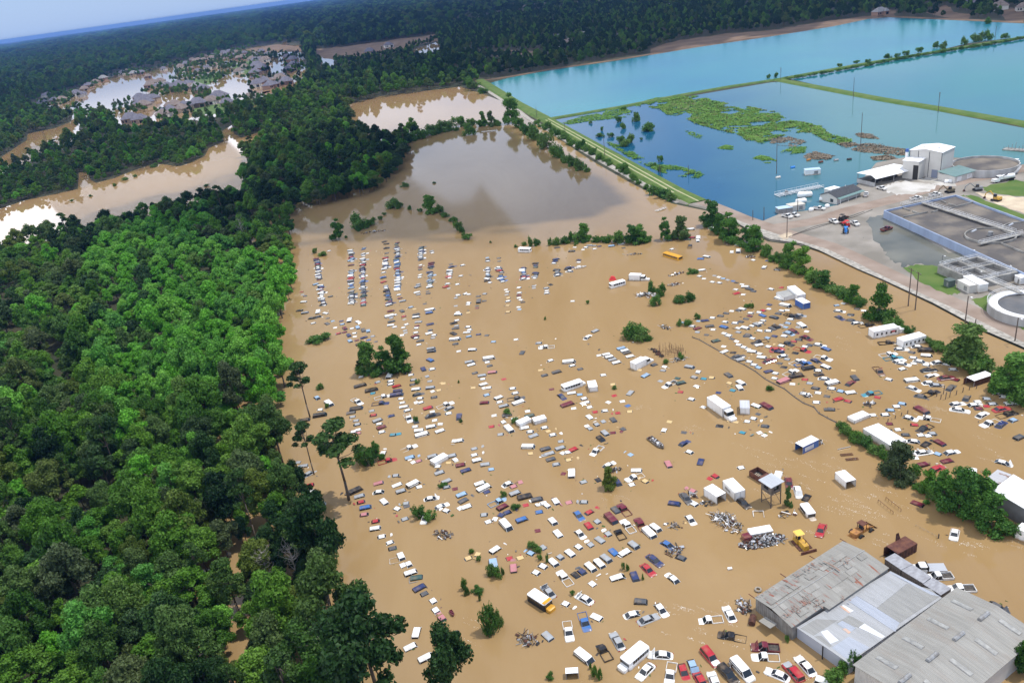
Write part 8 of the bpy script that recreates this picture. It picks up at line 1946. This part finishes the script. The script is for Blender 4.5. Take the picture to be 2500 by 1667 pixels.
MATP = [z3(*q) for q in ((1120, 945), (1330, 880), (1500, 870), (1700, 860), (1830, 905), (2000, 935), (2200, 965), (2350, 1000))] + [z2(*q) for q in ((120, 1000), (220, 1075), (380, 1100), (520, 1130), (600, 1200), (780, 1250), (800, 1275), (690, 1290), (560, 1260), (450, 1190), (260, 1200), (100, 1250), (0, 1290))] + [z3(*q) for q in ((2280, 1290), (2150, 1275), (2080, 1210), (1900, 1170), (1680, 1110), (1560, 1045), (1430, 1030), (1360, 980), (1270, 970))]
weedmat('water_weed', 'large bright green weed mat floating in the third pond', MATP, 5200, G1, .7, .8, thr=.34)
weedmat('water_weed', 'olive weed patches mixed into the large mat', MATP, 2200, G2, .3, .9, thr=.36)
weedmat('water_weed', 'green weed mat beside the grassy levee corner', [z3(*q) for q in ((480, 1105), (640, 1050), (860, 1010), (900, 990), (1000, 955), (1115, 1000), (1080, 1050), (920, 1070), (760, 1085), (560, 1118))], 900, G1, .5, .7, thr=.34)
weedmat('water_weed', 'weed fringe along the foot of the grassy levee', [z3(*q) for q in ((880, 1280), (1000, 1300), (1300, 1470), (1560, 1500), (1760, 1567), (1700, 1600), (1420, 1570), (1100, 1420))], 700, G1, .8, .6, thr=.47)
for pts_, lb, n in ((((1875, 1330), (1960, 1300), (2030, 1320), (2010, 1345), (1900, 1340)), 'small weed island in open blue water', 110), (((2200, 1420), (2260, 1395), (2350, 1430), (2345, 1465), (2260, 1450)), 'weed island cut off from the mat', 150), (((1585, 1170), (1650, 1185), (1745, 1215), (1730, 1250), (1640, 1225)), 'thin streaks of weed in the blue water', 60)):
    weedmat('water_weed', lb, [z3(*q) for q in pts_], n, G1, .5, .6, thr=.3)
weedmat('water_weed', 'weed mound among floating debris', [z2(*q) for q in ((170, 1370), (260, 1320), (400, 1320), (390, 1370), (260, 1385))], 160, G1, .8, .6, thr=.2)
weedmat('water_weed', 'weed islet by the pale blue roofed pump house', [z2(*q) for q in ((0, 1400), (60, 1410), (130, 1445), (60, 1465), (0, 1460))], 120, G1, .6, .6, thr=.2)
for pts_, lb, n in ((((1500, 900), (1650, 890), (1720, 960), (1560, 1000), (1420, 950)), 'brown drift littered between the weeds', 260), ):
    weedmat('drift_debris', lb, [z3(*q) for q in pts_], n, G3, .3, .7, 'debris', .3)
for pts_, lb, n in ((((380, 1400), (470, 1360), (640, 1400), (600, 1440), (400, 1430)), 'brown drift heap with white pipes', 220), (((660, 1290), (900, 1280), (1280, 1340), (1300, 1400), (900, 1370), (760, 1330)), 'line of brown drift below the weeds', 420), (((980, 1410), (1120, 1395), (1280, 1450), (1180, 1470), (1010, 1440)), 'brown mud bank behind the white building', 320), (((820, 1195), (960, 1200), (1060, 1250), (900, 1240)), 'dark weeds at the thin pole', 120), (((30, 1240), (250, 1230), (400, 1270), (300, 1320), (100, 1300)), 'thin brown drift in the blue water', 180)):
    weedmat('drift_debris', lb, [z2(*q) for q in pts_], n, G3, .5, .7, 'debris', .3)
BKEY[0] = 'pond'
for x, y, w, h in ((990, 1095, 65, 60), (1030, 1155, 60, 60), (1150, 1090, 70, 80), (1150, 1060, 55, 50), (1255, 1175, 150, 75), (920, 1230, 70, 45), (1010, 1280, 80, 70), (1060, 1310, 110, 70), (1105, 1280, 80, 90), (1195, 1255, 30, 25), (1365, 1450, 60, 65), (1365, 1540, 50, 60), (1300, 1490, 60, 30), (830, 1225, 80, 35), (845, 1175, 30, 45), (740, 1110, 40, 25), (1040, 985, 70, 30)):
    x_, y_ = z3(x, y)
    at(x_, y_, w / 3.672, h / 3.672, 'b', 0, 'green shrub standing in the blue pond', 'shrubs of the blue pond')
BKEY[0] = 'levee'
for x, y, w, h in ((1565, 430, 55, 50), (1630, 440, 60, 55), (1815, 400, 60, 55), (1900, 370, 70, 60), (1960, 365, 70, 60), (2030, 355, 80, 65), (1410, 470, 60, 45), (1290, 500, 60, 45), (1130, 525, 60, 40), (2030, 210, 60, 40), (1215, 515, 50, 35), (950, 562, 50, 30), (850, 570, 50, 28), (700, 600, 50, 28), (2180, 345, 60, 40), (60, 700, 40, 30), (130, 690, 40, 40)):
    x_, y_ = z2(x, y); at(x_, y_, w / 3.672, h / 3.672, 'b', .5, 'dark bush on the far pond levee', 'bushes of the far levee')
for k in range(60):
    f = (k + rnd.uniform(-.4, .4)) / 59
    x_, y_ = 1925 + (2500 - 1925) * f, 192 + (92 - 192) * f + 9 * math.sin(f * 9)*.15
    at(x_, y_ + 1, rnd.uniform(8, 20), rnd.uniform(3, 6), 'b', .6, 'low rough bush on the far pond levee', 'bushes of the far levee')
BQ.sort(key=lambda q: -q[0])
blab = {'': [], 'pond': [], 'levee': []}
for q in BQ[:285]:
    tree('bush', rnd.choice(BM_), q[1], q[2], q[3], q[4], q[5], 'bush', q[6], q[7])
    blab[q[8]].append(treelab.pop())
singled(blab[''], LMT)
singled(blab['pond'], {'the corner weed mat': z3(800, 1050), 'the lone upright pond shrub': z3(1365, 1450), 'the middle pond islet': z3(1060, 1300), 'the dome shaped pond islet': z3(1255, 1170), 'the thin pond pole': (1680, 428)})
singled(blab['levee'], {'the levee pole with crossarms': (2429, 96), 'the levee junction pole': (1906, 198), 'the levee middle': (2200, 138), 'the right photo edge': (2500, 92), 'the levee clump': (2380, 105), 'the levee low end': (2000, 178), 'the two round levee bushes': (2295, 118), 'the upper lefthand levee stretch': (2100, 158)})
if len(BQ) > 285:
    me = bpy.data.meshes.new('small_scrub'); rest = BQ[285:]
    me.vertices.add(len(rest)); me.vertices.foreach_set('co', [c for q in rest for c in q[1]])
    for nm, ty, v in (('sc', 'FLOAT', [q[2] for q in rest]), ('sz', 'FLOAT', [q[3] for q in rest]), ('rz', 'FLOAT', [q[4] for q in rest]), ('kd', 'INT', [k % len(BM_) for k in range(len(rest))])):
        me.attributes.new(nm, ty, 'POINT').data.foreach_set('value', np.array(v, np.int32 if ty == 'INT' else np.float32))
    so_ = stuff(obj('small_scrub', me)); tag(so_, 'small scrub scattered along banks and levees', 'scrub')
    blib = bpy.data.collections.new('bush_library')
    for k, mm in enumerate(BM_):
        blib.objects.link(bpy.data.objects.new('bush_kind_%02d' % k, mm[2]))
    g2 = gt.copy()
    for n_ in g2.nodes:
        if n_.bl_idname == 'GeometryNodeCollectionInfo':
            n_.inputs['Collection'].default_value = blib
    so_.modifiers.new('scatter', 'NODES').node_group = g2

# pale flecks: painted sun glints, and foam carried by the current
vs, fs = [], []
for cx_, cy_, sx_, sy_, n in ((1985, 1165, 130, 90, 900), (2120, 1245, 120, 40, 800), (2260, 1330, 230, 30, 500), (1880, 1110, 80, 60, 260), (2290, 1000, 90, 25, 300), (2420, 1110, 90, 60, 260), (1640, 1480, 60, 70, 200), (1740, 1530, 70, 90, 300), (1150, 1530, 25, 60, 60), (1700, 1050, 90, 25, 120), (1560, 1000, 60, 20, 90), (1960, 1640, 100, 40, 120), (2050, 850, 60, 40, 160), (1500, 1210, 60, 20, 60)):
    cl_ = [(rnd.gauss(0, sx_ / 2), rnd.gauss(0, sy_ / 2), rnd.uniform(4, 16)) for _ in range(max(3, n // 28))]
    for i in range(int(n * .7)):
        qx, qy, ql = rnd.choice(cl_); f_ = rnd.gauss(0, 1)
        p = W(cx_ + qx + f_ * ql + rnd.gauss(0, 2.5), cy_ + qy + f_ * ql * .35 + rnd.gauss(0, 1.4), .045)
        if p.x > 140: continue
        r_ = rnd.uniform(.02, .06) * (1.8 if rnd.random() < .05 else 1); a = rnd.random() * 6.28; e = rnd.uniform(.4, 1)
        o_ = len(vs)
        for k in range(5):
            t = a + k * 1.2566
            vs.append((p.x + r_ * math.cos(t), p.y + r_ * e * math.sin(t), .045 + rnd.random() * .02))
        fs.append(tuple(range(o_, o_ + 5)))
mb = MB(); mb.add(vs, fs)
fo = stuff(mb.build('glint_foam_flecks', mat('foam', (.85, .82, .76), .4))); tag(fo, 'pale flecks of painted sun glint and foam between the cars', 'foam')  # the foam material also colours the painted sun glints

# ---------------------------------------------------------------- the air
hb_ = MB().box((0, 16000, 58.5), (50000, 36000, 129)).build('haze', None)
stuff(hb_)
hb_.display_type = 'WIRE'
hm = bpy.data.materials.new('haze_air'); hm.use_nodes = True
ht = hm.node_tree
for n_ in list(ht.nodes):
    if n_.type == 'BSDF_PRINCIPLED':
        ht.nodes.remove(n_)
pv = N(ht, 'ShaderNodeVolumePrincipled')
pv.inputs['Color'].default_value = (.18, .40, .95, 1)
pv.inputs['Density'].default_value = 0.00005
ht.links.new(pv.outputs[0], [n_ for n_ in ht.nodes if n_.type == 'OUTPUT_MATERIAL'][0].inputs['Volume'])
hb_.data.materials.clear(); hb_.data.materials.append(hm)

# ---------------------------------------------------------------- unseen clouds above the air box, shaped to shade the lake and woods
def cloud(pts, alt, thick, op):
    P = [W(x, y, 0) + SDIR * (alt / SDIR.z) for x, y in ragged(pts, 9, 6)]
    m_ = bpy.data.materials.new('unseen_shade_cloud'); m_.use_nodes = True
    t = m_.node_tree; b_ = t.nodes['Principled BSDF']; b_.inputs['Base Color'].default_value = (.9, .9, .92, 1); b_.inputs['Roughness'].default_value = 1
    tr = N(t, 'ShaderNodeBsdfTransparent'); mx = N(t, 'ShaderNodeMixShader', i_0=op)
    t.links.new(tr.outputs[0], mx.inputs[1]); t.links.new(b_.outputs[0], mx.inputs[2]); t.links.new(mx.outputs[0], t.nodes['Material Output'].inputs[0])
    c = sum(P, Vector()) / len(P)
    hi = [c + (p - c) * .93 + Vector((0, 0, thick * rnd.uniform(.6, 1.2))) for p in P]
    me = MB().loft([P, hi]).mesh('cloud', m_)
    return struct(obj('cloud', me))  # unseen slab, added only for its shade
CA = [(770, 350), (960, 330), (1230, 300), (1330, 360), (1470, 430), (1560, 500), (1420, 545), (1180, 575), (1000, 585), (860, 575), (760, 560), (680, 590), (560, 600), (420, 590), (250, 585), (110, 545), (240, 500), (430, 470), (560, 440), (640, 400), (700, 365)]
for k_, (dy_, al_) in enumerate(((-28, 700), (-12, 760), (2, 820), (18, 880), (36, 940))):  # stacked thin layers soften the edge of the added shade
    cloud([(x + rnd.gauss(0, 12), y + dy_ * (1 if y > 470 else -.4) + rnd.gauss(0, 4)) for x, y in CA], al_, 40, .075)
cloud([(640, 200), (760, 160), (900, 190), (1080, 200), (1240, 186), (1500, 143), (1700, 108), (1880, 82), (2160, 34), (2700, 34), (2700, -80), (1900, -40), (1350, 10), (1050, 50), (880, 80), (760, 120), (660, 150)], 900, 80, .62)
cloud([(-200, 330), (60, 300), (150, 240), (240, 190), (400, 165), (560, 125), (740, 100), (900, 80), (1100, 55), (1300, 20), (1250, 8), (1000, 30), (700, 40), (500, 55), (300, 85), (100, 115), (-200, 150)], 1300, 90, .5)
cloud([(-200, 480), (0, 400), (180, 330), (300, 310), (520, 300), (640, 270), (700, 300), (640, 330), (520, 350), (400, 395), (230, 445), (120, 470), (-200, 560)], 1100, 60, .33)
